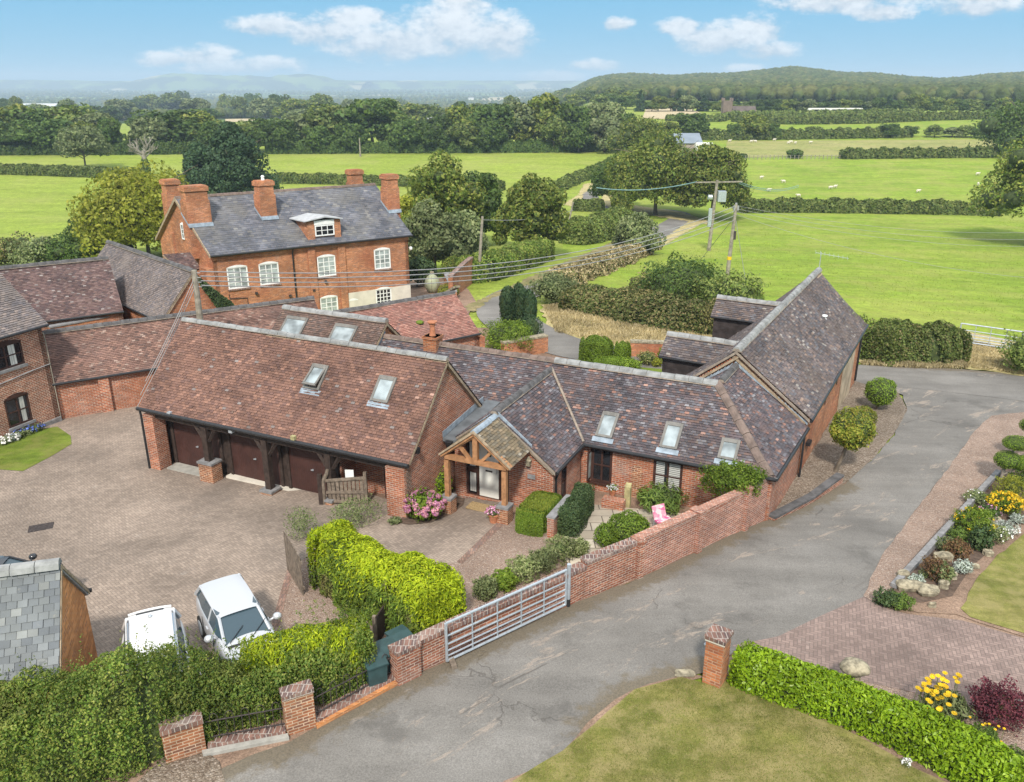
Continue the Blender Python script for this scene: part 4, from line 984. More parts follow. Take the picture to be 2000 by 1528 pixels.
d = MB(); d.box(Q(-15.2, 22.0, g), UX * .95, VX * .06, ZX * 2.0); o = d.build('side_door', GDOOR, GA)
d = MB(); d.box(Q(-15.05, 21.985, g + 1.1), UX * .65, VX * .02, ZX * .7); q = d.build('pane', GL_DARK, None); q.parent = o
d = MB()
for k in range(2): d.box(Q(-14.75 + k * .25, 21.975, g + 1.1), UX * .13, VX * .012, ZX * .68)
q = d.build('curtain', GL_CURT, None); q.parent = o
for px, py, cm in ((332, 812, GALV), (452, 845, GALV), (574, 866, TIMB_P)):
    p = onplane(px, py, Q(0, 20.75, 0), VX); m = MB(); m.cbox(p, UX, .16, .13, .15 if cm is not TIMB_P else .28); m.tube([p + ZX * .08 + VX * .03, p + VX * .2 + ZX * .14], .02, 6); m.build('flood_light', cm, GA)
p = onplane(810, 884, Q(-13.5, 0, 0), UX); m = MB(); m.cbox(p + UX * .1, VX, .14, .16, .2); m.tube([p + ZX * .1, p + UX * .1 + ZX * .1], .03, 6); m.build('flood_light', BLACK, GA)
TG = (Q(0, vr - ve, zr - ze)).normalized(); NG = UX.cross(TG)
for px, py, op in ((619, 738, .22), (751, 762, 0.)):
    roofwin(GA, onplane(px, py, Q(-19, ve, ze), NG), UX, TG, .70, .98, SKYF, GL_SKY, op)
m = MB(); m.box(Q(-24.6, 20.98, Tz(*Q(-23.4, 21.2, 0)[:2]) - .05), UX * 1.95, VX * .55, ZX * .10); m.build('concrete_ramp', CONC, GA)
m = MB(); m.box(Q(-21.9, 21.3, Tz(*Q(-19.4, 21.2, 0)[:2]) - .35), UX * 5.1, VX * .3, ZX * .37); m.build('threshold', RENDER, GA)
# trellis on the right-hand pillar
m = MB()
for k in range(9):
    z = -.4 + k * .17; m.box(Q(-13.49, ve - .05, z), UX * .015, (VX * .33 + ZX * .33) * 1., ZX * .02); m.box(Q(-13.475, ve - .05, z + .33), UX * .015, (VX * .33 - ZX * .33), ZX * .02)
m.build('trellis', TIMB_W, GA)
# --- cottage: main range, porch wing and hipped end ---------------------------------------------
CO = thing('cottage', 'long low brick cottage with plum tiled roof, roof windows and an oak porch', 'cottage', Q(-9, 26, -.8), R(-25))
zE, zR, vE, vR, vB = .92, 2.9, 25.75, 28.4, 31.05
UH, UE = -5.15, -2.55     # hip apex, right eave
hipc = Q(UE - .08, vE, zE)
roof('roof', CO, [Q(-19.3, vE, zE), hipc, Q(UH, vR, zR), Q(-19.3, vR, zR)], T_BLUE, seed=5)
roof('roof', CO, [Q(UH - .4, vB, zE), Q(-19.3, vB, zE), Q(-19.3, vR, zR), Q(UH, vR, zR)], T_BLUE, seed=6)
vG = 30.8
roof('roof', CO, [hipc, Q(-2.17, vG - .02, zE), Q(-5.0, vG - .02, zR), Q(UH, vR, zR)], T_BLUE, seed=7)
roof('roof', CO, [Q(-7.7, vG - .02, zE), Q(-7.9, vR - .3, zE + .0), Q(UH, vR, zR), Q(-5.0, vG - .02, zR)], T_BLUE, seed=8)
uw, wz, vw = -11.45, 2.66, 23.12   # porch wing ridge
hw = 2.24
roof('roof', CO, [Q(uw + hw, vw, zE), Q(uw + hw, vE + .05, zE), Q(uw + .02, vE + 2.33, wz), Q(uw, vw, wz)], T_BLUE, seed=9)
roof('roof', CO, [Q(uw - 1.45, vE + 1.0, wz - 1.13), Q(uw - 1.45, vw, wz - 1.13), Q(uw, vw, wz), Q(uw, vE + 2.3, wz)], T_BLUE, seed=10)
ridge('ridge_tiles', CO, [Q(-19.2, vR, zR + .13), Q(-11.4, vR, zR + .13)], RIDGE_B, .13, .36, seed=4)
ridge('ridge_tiles', CO, [Q(-11.4, vR, zR + .15), Q(UH, vR, zR + .15)], RIDGE_G, .16, .50, seed=5)
ridge('hip_tiles', CO, [hipc + ZX * .09 - UX * .05, Q(UH, vR, zR + .15)], RIDGE_B, .17, .62, seed=6, ang=.7)
ridge('ridge_tiles', CO, [Q(UH + .02, vR + .35, zR + .13), Q(-5.0, vG - .03, zR + .13)], RIDGE_D, .14, .36, seed=7)
ridge('ridge_tiles', CO, [Q(uw, vw, wz + .12), Q(uw, vE + 2.25, wz + .12)], RIDGE_D, .14, .34, seed=8)
m = MB(); a, b = Q(uw + hw, vE + .02, zE + .06), Q(uw + .05, vE + 2.3, wz + .07); m.tube([a, b], .05, 6); m.build('valley_mortar', MORTAR, CO)
# walls
m = MB(); zf = -2.0
fw_ = vE + .14       # face of the main front wall
W1 = onplane(1152, 886, Q(0, fw_, 0), VX); 
def uof(px, py, v): return onplane(px, py, Q(0, v, 0), VX).dot(UX)
def zof(px, py, v): return onplane(px, py, Q(0, v, 0), VX).z
wa0, wa1, waz0, waz1 = uof(1155, 900, fw_), uof(1196, 900, fw_), zof(1170, 942, fw_), .80
wb0, wb1, wbz0, wbz1 = uof(1275, 930, fw_), uof(1332, 940, fw_), zof(1300, 962, fw_), .78
wallface(m, Q(uw + hw - .1, fw_, 0), UX, UE - uw - hw - .02, zf, zE + .05, [(a - (uw + hw - .1), b - (uw + hw - .1), c, d) for a, b, c, d in ((wa0, wa1, waz0, waz1), (wb0, wb1, wbz0, wbz1))], .14, -VX)
wallface(m, Q(UE - .12, fw_, 0), (VX + UX * .075).normalized(), vG - fw_, zf - .3, zE + .05, [], .1, UX)
wx = uw + hw - .12
wallface(m, Q(wx, vw + .12, 0), VX, fw_ - vw - .12, zf, zE + .05, [(.75, 1.25, -.55, .72)], .12, UX)
# porch wing gable with the door opening
do0, do1 = uof(910, 960, vw + .12), uof(994, 985, vw + .12); dz0 = Tz(*Q(uw, vw, 0)[:2]) + .015; dz1 = 1.42
wl = Q(uw - 1.45, vw + .12, 0); wallface(m, wl, UX, 1.45 + 1.5, zf, dz1, [(do0 - (uw - 1.45), do1 - (uw - 1.45), dz0, dz1)], .3, -VX)
P = lambda u, z: Q(u, vw + .12, z)
m.poly([P(uw - 1.45, dz1), P(uw + 1.5, dz1), P(uw, wz - .06), P(uw - 1.45, wz - 1.2)]); m.poly([P(uw + 1.5, zf), P(uw + hw - .12, zf), P(uw + hw - .12, zE - .02), P(uw + 1.5, dz1)])
m.box(Q(uw - 1.45, vw + .12, zf), -UX * .14, VX * 3.2, ZX * 3.1)
m.build('wall', BR_RED, CO)
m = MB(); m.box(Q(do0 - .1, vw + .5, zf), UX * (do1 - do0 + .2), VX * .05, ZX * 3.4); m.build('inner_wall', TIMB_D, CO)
m = MB()   # verge tiles of the wing gable
for s, ux in ((1, hw), (-1, 1.45)):
    za = wz - ux * (wz - zE) / hw; m.prism([Q(uw + s * ux, vw - .03, za - .02), Q(uw, vw - .03, wz - .02), Q(uw, vw - .03, wz - .10), Q(uw + s * ux, vw - .03, za - .10)], VX * .14)
m.build('verge', MORTAR, CO)
m = MB()
for k in range(24):   # dentil course under the verge
    t = (k + .3) / 24; u = uw + hw * t * .98; z = wz - (wz - zE) * t - .20; m.box(Q(u, vw + .06, z), UX * .06, VX * .07, ZX * .07)
    if t * hw < 1.3: m.box(Q(uw - hw * t - .06, vw + .06, z), UX * .06, VX * .07, ZX * .07)
m.build('dentil_course', BR_RED, CO)
m = MB(); m.prism([Q(-13.5, vw + .1, 1.34), Q(-12.9, vw + .1, 1.34), Q(-12.9, vE + 1.1, 1.62), Q(-13.5, vE + 1.1, 1.62)], -ZX * .12); m.build('lead_flat', LEADFLAT, CO)
m = MB(); m.prism([Q(-13.5, vw + .1, 1.36), Q(-13.5, vE + .6, 1.60), Q(-13.5, vE + .6, 1.82), Q(-13.5, vw + .1, 1.58)], UX * .02); m.build('lead_flashing', LEAD, CO)
m = MB(); m.lathe(Q(-13.2, vw + .02, 1.05), [(.04, -.3), (.05, -.1), (.13, .1), (.15, .25), (.12, .25)], 12); m.tube([Q(-13.2, vw + .02, 1.), Q(-13.2, vw + .02, -.7)], .045, 8); m.build('rainwater_head', BLACK, CO)
m = MB(); m.tube([Q(uw + hw + .02, vE - .06, zE - .02), Q(UE - .1, vE - .06, zE - .02), Q(UE + .02, vE - .04, zE - .02), Q(-2.1, vG - .2, zE - .02)], .065, 8); m.build('gutter', BLACK, CO); m = MB(); m.tube([Q(uw + hw + .05, vw, zE - .02), Q(uw + hw + .05, vE, zE - .02)], .06, 8); m.build('gutter', BLACK, CO)
m = MB(); m.tube([Q(uw + hw + .04, vw + .25, zE - .05), Q(wx + .06, vw + .25, .6), Q(wx + .06, vw + .25, -1.)], .04, 8); m.build('downpipe', BLACK, CO); m = MB(); m.tube([Q(-2.14, vG - .25, zE), Q(-2.2, vG - .25, .6), Q(-2.2, vG - .25, -1.2)], .045, 8); m.build('downpipe', BLACK, CO)
m = MB(); m.box(Q(wx, vE + .02, zE - .14), UX * (UE - wx), VX * .04, ZX * .13); m.build('fascia', TIMB_D, CO)
# windows
window(CO, Q(wa0, fw_, waz0), UX, -VX, wa1 - wa0, waz1 - waz0, 2, 2, WFRAME, GL_DARK, .06, 0, .07, .09, sill=.06, sillm=WFRAME)
window(CO, Q(wb0, fw_, wbz0), UX, -VX, wb1 - wb0, wbz1 - wbz0, 2, 2, WFRAME, GL_DARK, .06, 0, .07, .09, curtain=[(.06, .38, SHUTTER), (.52, .92, SHUTTER)], sill=.06, sillm=WFRAME)
window(CO, Q(wx, vw + .12 + .75, -.55), VX, UX, .5, 1.27, 1, 2, WFRAME, GL_DARK, .05)
m = MB(); m.box(Q(wa0 - .05, fw_ - .30, waz0 + .1), UX * .05, VX * .30, ZX * (waz1 - waz0 - .2)); o = m.build('open_casement', WFRAME, CO)
m = MB(); m.box(Q(wa0 - .055, fw_ - .26, waz0 + .2), UX * .06, VX * .22, ZX * (waz1 - waz0 - .4)); q = m.build('pane', GL_BLIND, None); q.parent = o
m = MB(); uk = uof(1243, 950, fw_); n = 10   # blocked arch recess
pts = [(uk - .19, -.95)] + [(uk - .19 * cos(pi * k / n), .22 + .19 * sin(pi * k / n)) for k in range(n + 1)] + [(uk + .19, -.95)]
m.prism([Q(u, fw_ - .004, z) for u, z in pts], -VX * .02); m.build('blocked_arch', BR_PIER, CO)
# front door with side lights
dd = vw + .24; g = dz0
dl, dr = uof(937, 965, dd), uof(975, 980, dd)
m = MB(); m.box(Q(dl, dd, g), UX * (dr - dl), VX * .05, ZX * 2.02); DO = m.build('front_door', CREAMD, CO)
m = MB(); m.box(Q(dl + (dr - dl) * .32, dd - .012, g + 1.0), UX * .26, VX * .02, ZX * .06); q = m.build('letterbox', IRON, None); q.parent = DO
m = MB(); m.box(Q(dl + (dr - dl) * .42, dd - .008, g + 1.58), UX * .15, VX * .02, ZX * .17); q = m.build('pane', GL_DARK, None); q.parent = DO
m = MB(); m.tube([Q(dr - .06, dd - .06, g + 1.0), Q(dr - .06, dd - .06, g + 1.25)], .014, 6); q = m.build('handle', GALV, None); q.parent = DO
m = MB(); TB = lambda u, z, su, sz, dp=.10: m.box(Q(u, dd - .03, z), UX * su, VX * dp, ZX * sz)
TB(do0, g - .02, .07, 2.2); TB(dl - .09, g, .09, 2.2); TB(dr, g, .09, 2.2); TB(do1 - .07, g, .07, 2.2); TB(do0, g + 2.03, do1 - do0, .08, .12); TB(do0, g + .88, dl - do0 - .08, .22); TB(dr + .09, g + .88, do1 - dr - .1, .22); TB(do0, g - .08, do1 - do0, .10, .14)
m.build('door_frame', WFRAME, CO)
for a, b, cur in ((do0 + .06, dl - .09, 1), (dr + .09, do1 - .06, 0)):
    m = MB(); m.box(Q(a, dd + .02, g + .08), UX * (b - a), VX * .02, ZX * 2.0); q = m.build('side_light', GL_DARK, CO)
    if cur:
        m = MB(); m.box(Q(a + .05, dd + .012, g + .12), UX * (b - a - .1), VX * .006, ZX * 1.9); c = m.build('curtain', GL_CURT, None); c.parent = q
m = MB(); m.box(Q(do0 - .1, vw - .18, dz0 - .35), UX * (do1 - do0 + .3), VX * .32, ZX * .27); m.build('door_step', BR_COP, CO)
m = MB(); m.cbox(onplane(1034, 908, Q(0, vw + .1, 0), VX) - VX * .08, UX, .13, .13, .22); p = onplane(1034, 908, Q(0, vw + .1, 0), VX); m.tube([p + ZX * .26 + VX * .02, p + ZX * .26 - VX * .1, p + ZX * .2 - VX * .08], .015, 6); m.lathe(p - VX * .08 + ZX * .2, [(.11, 0), (.05, .1), (.01, .14)], 8); m.build('wall_lantern', STONE, CO)
p = onplane(1038, 931, Q(0, vw + .1, 0), VX); m = MB(); m.box(p - UX * .14 - ZX * .08, UX * .28, -VX * .02, ZX * .16); m.build('house_plaque', STONE_G, CO)
# oak porch
pv, pz, pu = 21.55, 1.78, uof(925, 845, 21.55)
pu = uof(925, 846, pv); pz = zof(925, 846, pv); pl, pr = uof(858, 886, pv), uof(995, 918, pv); pe = zof(858, 886, pv)
pe2 = zof(995, 918, pv); pe = (pe + pe2) / 2; ph = (pr - pl) / 2; pu = (pl + pr) / 2
roof('porch_roof', CO, [Q(pr, pv, pe), Q(pr, vw + .1, pe), Q(pu, vw + .1, pz), Q(pu, pv, pz)], T_PORCH, seed=11, slab=.05, under=TIMB_O)
roof('porch_roof', CO, [Q(pl, vw + .1, pe), Q(pl, pv, pe), Q(pu, pv, pz), Q(pu, vw + .1, pz)], T_PORCH, seed=12, slab=.05, under=TIMB_O)
ridge('porch_ridge', CO, [Q(pu, pv, pz + .08), Q(pu, vw + .1, pz + .08)], LEAD, .12, .6, False, ang=.8)
m = MB(); m.prism([Q(pu, vw + .09, pz + .02), Q(pr + .05, vw + .09, pe + .02), Q(pr + .05, vw + .09, pe + .16), Q(pu, vw + .09, pz + .20), Q(pl, vw + .09, pe + .16), Q(pl, vw + .09, pe + .02)], -VX * .03); m.build('step_flashing', LEAD, CO)
m = MB(); th_ = .16; v0 = pv + .06
def beam(a, b, w_=.15, d_=.14):
    a, b = Vector(a), Vector(b); t = (b - a).normalized(); s = VX; n = t.cross(s).normalized(); m.box(a - n * w_ / 2, b - a, s * d_, n * w_)
beam(Q(pl + .02, v0, pe - .05), Q(pu, v0, pz - .10)); beam(Q(pr - .02, v0, pe - .05), Q(pu, v0, pz - .10)); beam(Q(pl + .15, v0, pe - .07), Q(pr - .15, v0, pe - .07), .15, .16)
beam(Q(pu, v0 + .02, pe - .08), Q(pu, v0 + .02, pz - .15), .17, .12)
for s in (-1, 1): beam(Q(pu + s * .16, v0 + .02, pe - .06), Q(pu + s * .66, v0 + .02, pe + (pz - pe) * .48), .10, .10)
m.build('porch_truss', TIMB_O, CO)
m = MB(); m.prism([Q(pl - .03, pv - .02, pe - .04), Q(pu, pv - .02, pz - .02), Q(pr + .03, pv - .02, pe - .04), Q(pr + .03, pv - .02, pe + .03), Q(pu, pv - .02, pz + .07), Q(pl - .03, pv - .02, pe + .03)], VX * .05); m.build('porch_barge', BARGE, CO)
for uu, hh in ((pl + .20, .62), (pr - .24, .62)):
    g = Tz(*Q(uu, pv + .1, 0)[:2]); m = MB(); m.box(Q(uu - .08, pv + .07, g + hh), UX * .16, VX * .16, ZX * (pe - .2 - g - hh)); po = m.build('porch_post', TIMB_O, CO)
    m = MB(); m.box(Q(uu - .2, pv - .05, g - .2), UX * .40, VX * .40, ZX * (hh + .12)); q = m.build('plinth', BR_PIER, None); q.parent = po
    m = MB(); m.box(Q(uu - .22, pv - .07, g + hh - .08), UX * .44, VX * .44, ZX * .08); q = m.build('plinth_cap', STONE_G, None); q.parent = po
TC = Q(0, vR - vE, zR - zE).normalized(); NC = UX.cross(TC)
for px, py in ((1187, 832), (1312, 853), (1424, 880)):
    roofwin(CO, onplane(px, py, Q(-9, vE, zE), NC), UX, TC, .62, 1.05 if px < 1400 else .8, SKYF, GL_SKY)
m = MB(); c = onplane(845, 672, Q(0, 28.3, 0), VX); cu = c.dot(UX); m.box(Q(cu - .30, 28.05, 1.9), UX * .6, VX * .55, ZX * 1.38); m.box(Q(cu - .34, 28.01, 3.18), UX * .68, VX * .63, ZX * .10); ch = m.build('chimney', BR_FARM, CO)
m = MB(); m.lathe(Q(cu, 28.32, 3.28), [(.14, 0), (.12, .1), (.105, .42), (.10, .44)], 14); m.lathe(Q(cu, 28.32, 3.72), [(.13, 0), (.13, .10)], 12); m.lathe(Q(cu, 28.32, 3.83), [(.2, 0), (.2, .05), (.05, .07)], 14); q = m.build('chimney_pot', TERRA, None); q.parent = ch
# --- rear range with two big roof lights -----------------------------------------------
RB = thing('rear_range', 'brown tiled range behind the garage ridge with two large square roof lights', 'building', Q(-22, 28.6, -1.2), R(-25))
rz_, re_ = 3.52, 1.0; rv = 28.6; rh = 2.9; ua, ub = -24.6, -19.15
roof('roof', RB, [Q(ua, rv - rh, re_), Q(ub, rv - rh, re_), Q(ub, rv, rz_), Q(ua, rv, rz_)], T_BROWN, seed=21)
roof('roof', RB, [Q(ub, rv + rh, re_), Q(ua, rv + rh, re_), Q(ua, rv, rz_), Q(ub, rv, rz_)], T_BROWN, seed=22)
ridge('ridge_tiles', RB, [Q(ua, rv, rz_ + .13), Q(ub, rv, rz_ + .13)], RIDGE_G, .15, .45, seed=23)
m = MB(); m.prism([Q(ub - .12, rv - rh + .1, -2), Q(ub - .12, rv + rh - .1, -2), Q(ub - .12, rv + rh - .1, re_), Q(ub - .12, rv, rz_ - .1), Q(ub - .12, rv - rh + .1, re_)], -UX * .22); m.prism([Q(ua + .1, rv - rh + .1, -2), Q(ua + .1, rv + rh - .1, -2), Q(ua + .1, rv + rh - .1, re_), Q(ua + .1, rv, rz_ - .1), Q(ua + .1, rv - rh + .1, re_)], UX * .22)
m.box(Q(ua + .32, rv + rh - .32, -2.2), UX * (ub - ua - .66), VX * .22, ZX * 3.2); m.build('wall', BR_FARM, RB)
m = MB(); m.prism([Q(ub - .1, rv - rh, re_ - .16), Q(ub - .1, rv - rh, re_ - .05), Q(ub - .1, rv, rz_ - .05), Q(ub - .1, rv + rh, re_ - .05), Q(ub - .1, rv + rh, re_ - .16), Q(ub - .1, rv, rz_ - .16)], UX * .09); m.build('verge_board', BARGE, RB)
m = MB(); m.prism([Q(ub - .1, rv - rh + .9, re_ + .5), Q(ub - .1, rv - .1, rz_ - .55), Q(ub - .1, rv - .1, rz_ - .38), Q(ub - .1, rv - rh + .9, re_ + .67)], UX * .05); m.build('step_flashing', LEAD, RB)
TR = Q(0, rh, rz_ - re_).normalized(); NR = UX.cross(TR)
for px, py in ((570, 648), (666, 664)): roofwin(RB, onplane(px, py, Q(-22, rv - rh, re_), NR), UX, TR, 1.15, 1.45, SKYF, GL_SKY, apron=False)
# --- barn ------------------------------------------------------------------------
BA = thing('barn', 'tall brick barn with weathered tiled roof along the gravelled lane side', 'barn', Q(-4.3, 38, -1.5), R(-21))
vN, vF = 30.78, 45.2
rn, rf = Q(-5.02, vN, 3.50), Q(-3.62, vF, 3.92); en, ef = Q(-2.1, vN, 1.2), Q(-.98, vF, 1.32); wn_, wf_ = Q(-7.95, vN, 1.2), Q(-6.3, vF, 1.32)
roof('roof', BA, [en, ef, rf, rn], T_BARN, tw=.18, th=.11, seed=31, sag=.05)
roof('roof', BA, [wf_, wn_, rn, rf], T_BARN, tw=.18, th=.11, seed=32, sag=.04)
ridge('ridge_tiles', BA, [rn + ZX * .13, rf + ZX * .15], RIDGE_G, .16, .46, seed=33, jit=.02)
m = MB(); az_ = (ef - en).normalized(); zlow = ZX * -3.2
def gab(a, r, b, off, t):
    a, r, b = a + off, r + off, b + off; m.prism([Vector((a.x, a.y, -3)), a - ZX * .1, r - ZX * .1, b - ZX * .1, Vector((b.x, b.y, -3))], t)
VA = Vector((az_.x, az_.y, 0)).normalized(); UA = Vector((VA.y, -VA.x, 0))
gab(en - UA * .15, rn, wn_ + UA * .15, VA * .12, VA * .3); gab(ef - UA * .15, rf, wf_ + UA * .15, -VA * .12, -VA * .3)
m.box(Vector((en.x, en.y, -3)) - UA * .45 + VA * .42, VA * ((ef - en).length - .84), UA * .30, ZX * 4.12)
m.box(Vector((wn_.x, wn_.y, -3)) + UA * .15 + VA * .42, VA * ((wf_ - wn_).length - .84), UA * .30, ZX * 4.12)
m.build('wall', BR_FARM, BA)
m = MB()
for sgn, e, r in ((1, en, rn), (-1, wn_, rn)): m.prism([e - ZX * .12, r - ZX * .12, r - ZX * .02, e - ZX * .02], -VX * .06)
m.build('verge', MORTAR, BA)
m = MB()
for k in range(30):
    for e in (en, wn_):
        p = rn.lerp(e, (k + .5) / 30) - ZX * .24 + VA * .04; m.box(p, UA * .07, VA * .09, ZX * .08)
m.build('dentil_course', BR_RED, BA)
m = MB()   # stepped lead where the cottage roof meets the gable
for k in range(22):
    t = k / 22
    for s, e in ((1, Q(-2.17, vG, zE)), (-1, Q(-7.7, vG, zE))):
        p = Q(-5.0, vG, zR).lerp(e, t); L = (e - Q(-5.0, vG, zR)) / 22; m.prism([p + ZX * .03, p + L + ZX * .03, p + L + ZX * .12, p + ZX * (.17 + .02 * (k % 2))], VX * .04)
m.build('step_flashing', LEAD, BA)
m = MB(); m.tube([en - ZX * .06 + UA * .05, ef - ZX * .06 + UA * .05], .07, 8); m.tube([ef - VA * .5 - ZX * .1, ef - VA * .5 - UA * .1 - ZX * .5, Vector((*(ef - VA * .5 - UA * .1)[:2], -1.6))], .055, 8); m.build('gutter', BLACK, BA)
m = MB(); m.box(Vector((*(en + VA * 8.6 - UA * .13)[:2], -1.7)), VA * 3.6, UA * .025, ZX * 2.4); m.build('rendered_patch', plain('worn lime render', (.42, .33, .23), .95, .3, 1.3), BA)
for t in (4.2, 7.0):
    m = MB(); p = Vector((*(en + VA * t - UA * .13)[:2], .35)); m.box(p, VA * .05, UA * .03, ZX * .42); m.box(p + ZX * .18 - VA * .1, VA * .25, UA * .03, ZX * .05); m.build('wall_tie', IRON, BA)
m = MB(); p = onplane(1573, 871, en - UA * .13, UA); m.box(p, VA * .4, UA * .16, ZX * .14); m.build('vent_hood', BLACK, BA)
NBr = (ef - en).cross(rn - en).normalized(); p = onplane(1612, 632, en, NBr); m = MB(); m.tube([p - ZX * .1, p + ZX * .12, p + ZX * .34 + UA * -.08], [.07, .065, .06], 10); m.lathe(p + ZX * .34 - UA * .09, [(.05, 0), (.15, .0), (.15, .05), (.04, .07)], 12); m.build('flue', WHITE, BA)
# west side: boarded gabled dormers, flue and two roof lights
NBw = (rn - wn_).cross(wf_ - wn_).normalized()
def dormer(px, py, L, hh, w_, seed):
    """gabled dormer: px,py the outer end of its ridge"""
    o = None
    for off in np.arange(2., 4.2, .02):    # slide the vertical plane till the ridge height is right
        pass
    return o
for (vd, zd, L, w_, seed) in ((33.2, 3.02, 3.45, 1.5, 41), (39.6, 3.25, 3.35, 1.5, 42)):
    t = (vd - vN) / (vF - vN); base = rn.lerp(rf, t); c = Vector((base.x, base.y, zd)) - UA * .15
    o = c - UA * L; hz_ = .62
    dl_, dr_ = o + VA * (w_ / 2 + .12) - ZX * .72, o - VA * (w_ / 2 + .12) - ZX * .72
    D_ = bpy.data.objects.new('dormer', None)
    k = roof('dormer_roof', BA, [dr_, dr_ + UA * (L * .75), c, o], T_BARN, tw=.18, th=.11, seed=seed)
    k2 = roof('dormer_roof', BA, [dl_ + UA * (L * .75), dl_, o, c], T_BARN, tw=.18, th=.11, seed=seed + 5)
    bpy.data.objects.remove(D_)
    ridge('dormer_ridge', BA, [o + ZX * .12, c + ZX * .12], RIDGE_G, .15, .48, seed=seed)
    m = MB(); f = o + UA * .12
    m.box(f - VA * w_ / 2 - ZX * 3.0, UA * (L * .8), VA * w_, ZX * 2.28); m.prism([f - VA * w_ / 2 - ZX * .72, f + VA * w_ / 2 - ZX * .72, f - ZX * .06], UA * .2); m.build('dormer_cheek', BOARD, BA)
    m = MB(); m.tube([dr_ - ZX * .05, dr_ + UA * (L * .7) - ZX * .05], .06, 8); m.build('dormer_gutter', BLACK, BA)
tw_ = (rn - wn_); TW = (tw_ - VA * tw_.dot(VA)).normalized()
for px, py in ((1412, 660), (1487, 612)): roofwin(BA, onplane(px, py, wn_, NBw), VA, TW, .6, .9, GALV, GL_SKY, .12, False)
p = onplane(1447, 641, wn_, NBw); m = MB(); m.tube([p - ZX * .1, p + ZX * .45], .09, 10); m.lathe(p + ZX * .45, [(.09, 0), (.14, .03), (.02, .12)], 10); m.build('flue', GALV, BA)
# ------------------------------------------------------------------ other buildings
def gablebox(root, A, D, L, W_, z0, ze, zr, tm, bm, rm, over=.12, vg=.10, holes=(), ridge_r=.14, seed=0, tw=.165, th=.10, front=True, verge=True, sag=.03):
    """gabled range: A lower left corner of the front wall (x, y), D along it, depth W_ to the left of D; returns (D, inward normal)"""
    D = Vector((D[0], D[1], 0)).normalized(); N = Vector((-D.y, D.x, 0)); A = Vector((A[0], A[1], 0)); k = (zr - ze) / (W_ / 2 + over)
    P = lambda x, y, z: A + D * x + N * y + ZX * z
    roof('roof', root, [P(-vg, -over, ze), P(L + vg, -over, ze), P(L + vg, W_ / 2, zr), P(-vg, W_ / 2, zr)], tm, tw, th, seed=seed, sag=sag)
    roof('roof', root, [P(L + vg, W_ + over, ze), P(-vg, W_ + over, ze), P(-vg, W_ / 2, zr), P(L + vg, W_ / 2, zr)], tm, tw, th, seed=seed + 1, sag=sag)
    ridge('ridge_tiles', root, [P(-vg, W_ / 2, zr + .13), P(L + vg, W_ / 2, zr + .13)], rm, ridge_r, .40, seed=seed)
    m = MB(); zw = ze + over * k - .12
    for x, s in ((0, 1), (L, -1)):
        m.prism([P(x, .0, z0), P(x, W_, z0), P(x, W_, zw), P(x, W_ / 2, zr - .12), P(x, .0, zw)], D * s * .22)
    wallface(m, A, D, L, z0, zw, holes, .12, -N); m.box(P(.22, W_ - .22, z0), D * (L - .44), N * .21, ZX * (zw - z0))
    m.box(P(.22, .22, z0), D * (L - .44), N * .05, ZX * (zw - z0))
    m.build('wall', bm, root)
    if verge:
        for x, s in ((-vg, 1), (L + vg, -1)): m = MB(); m.prism([P(x, -over, ze - .14), P(x, -over, ze - .045), P(x, W_ / 2, zr - .045), P(x, W_ + over, ze - .045), P(x, W_ + over, ze - .14), P(x, W_ / 2, zr - .14)], D * s * .07); m.build('verge_board', BARGE, root)
    m = MB(); m.tube([P(-vg, -over - .06, ze - .03), P(L + vg, -over - .06, ze - .03)], .06, 8); m.build('gutter', BLACK, root)
    return D, N, P
# two-storey cottage cut by the left edge of the view
c0 = G(118, 822); dl_ = Vector((.40, .917, 0)); A = Vector(c0) - dl_ * 9
LB = thing('brick_house', 'two storey brick house with brown arched casements at the left edge of the courtyard', 'house', (A.x, A.y, -1.5))
fz = 3.0
def fpt(px, py): return onplane(px, py, Vector(c0), Vector((dl_.y, -dl_.x, 0)))
def fs(p): return (p - A).dot(dl_)
hl = []
for (x0, y0, x1, y1, yt) in ((2, 722, 50, 712, 678), (18, 833, 66, 824, 782)):
    p, q, t = fpt(x0, y0), fpt(x1, y1), fpt(x0, yt); hl.append((fs(p) - (.5 if x0 < 10 else 0), fs(q), (p.z + q.z) / 2, t.z + .05))
D, N, P = gablebox(LB, A, dl_, 9, 6.6, -3, fz, 6.1, T_GREY, BR_LEFT, RIDGE_D, .25, .12, hl, seed=51, tw=.18, th=.11)
for h in hl: window(LB, P(h[0], 0, h[2]), D, -N, h[1] - h[0], h[3] - h[2], 2, 2, WFRAME, GL_DARK, .06, .16, .07, .08, sill=.12, sillm=STONE_G, curtain=[(.62, .80, GL_CURT)])
m = MB(); m.tube([P(2, -.03, 1.05), P(6.5, -.03, .98), P(8.2, -.03, 1.12), P(9.02, -.03, 1.15)], .022, 6); m.build('cable', CABLE, LB)
m = MB(); m.tube([P(9.02, -.02, 2.6), P(9.05, -.02, 2.2), P(9.05, -.02, -1.6)], .022, 8); m.build('downpipe', POLEW, LB)
m = MB(); m.box(P(0, -.10, -3), D * 9.02, -N * -.10, ZX * 1.62); m.build('plinth', STONE_G, LB)
# low tiled range that closes the back of the courtyard
A = Vector((-21.0, 35.55, 0)); D0 = Vector((.857, .515, 0))
LR = thing('low_range', 'low tiled lean range joining the left house to the garage', 'building', (A.x, A.y, -1.5))
D, N, P = gablebox(LR, A, D0, 13.2, 4.2, -3, .18, 2.0, T_PINK, BR_RED, RIDGE_D, .12, .04, (), .15, seed=55, verge=False)
m = MB(); m.box(P(2.0, -.16, -3), D * .45, N * .14, ZX * 3.1); m.build('buttress', BR_RED, LR)
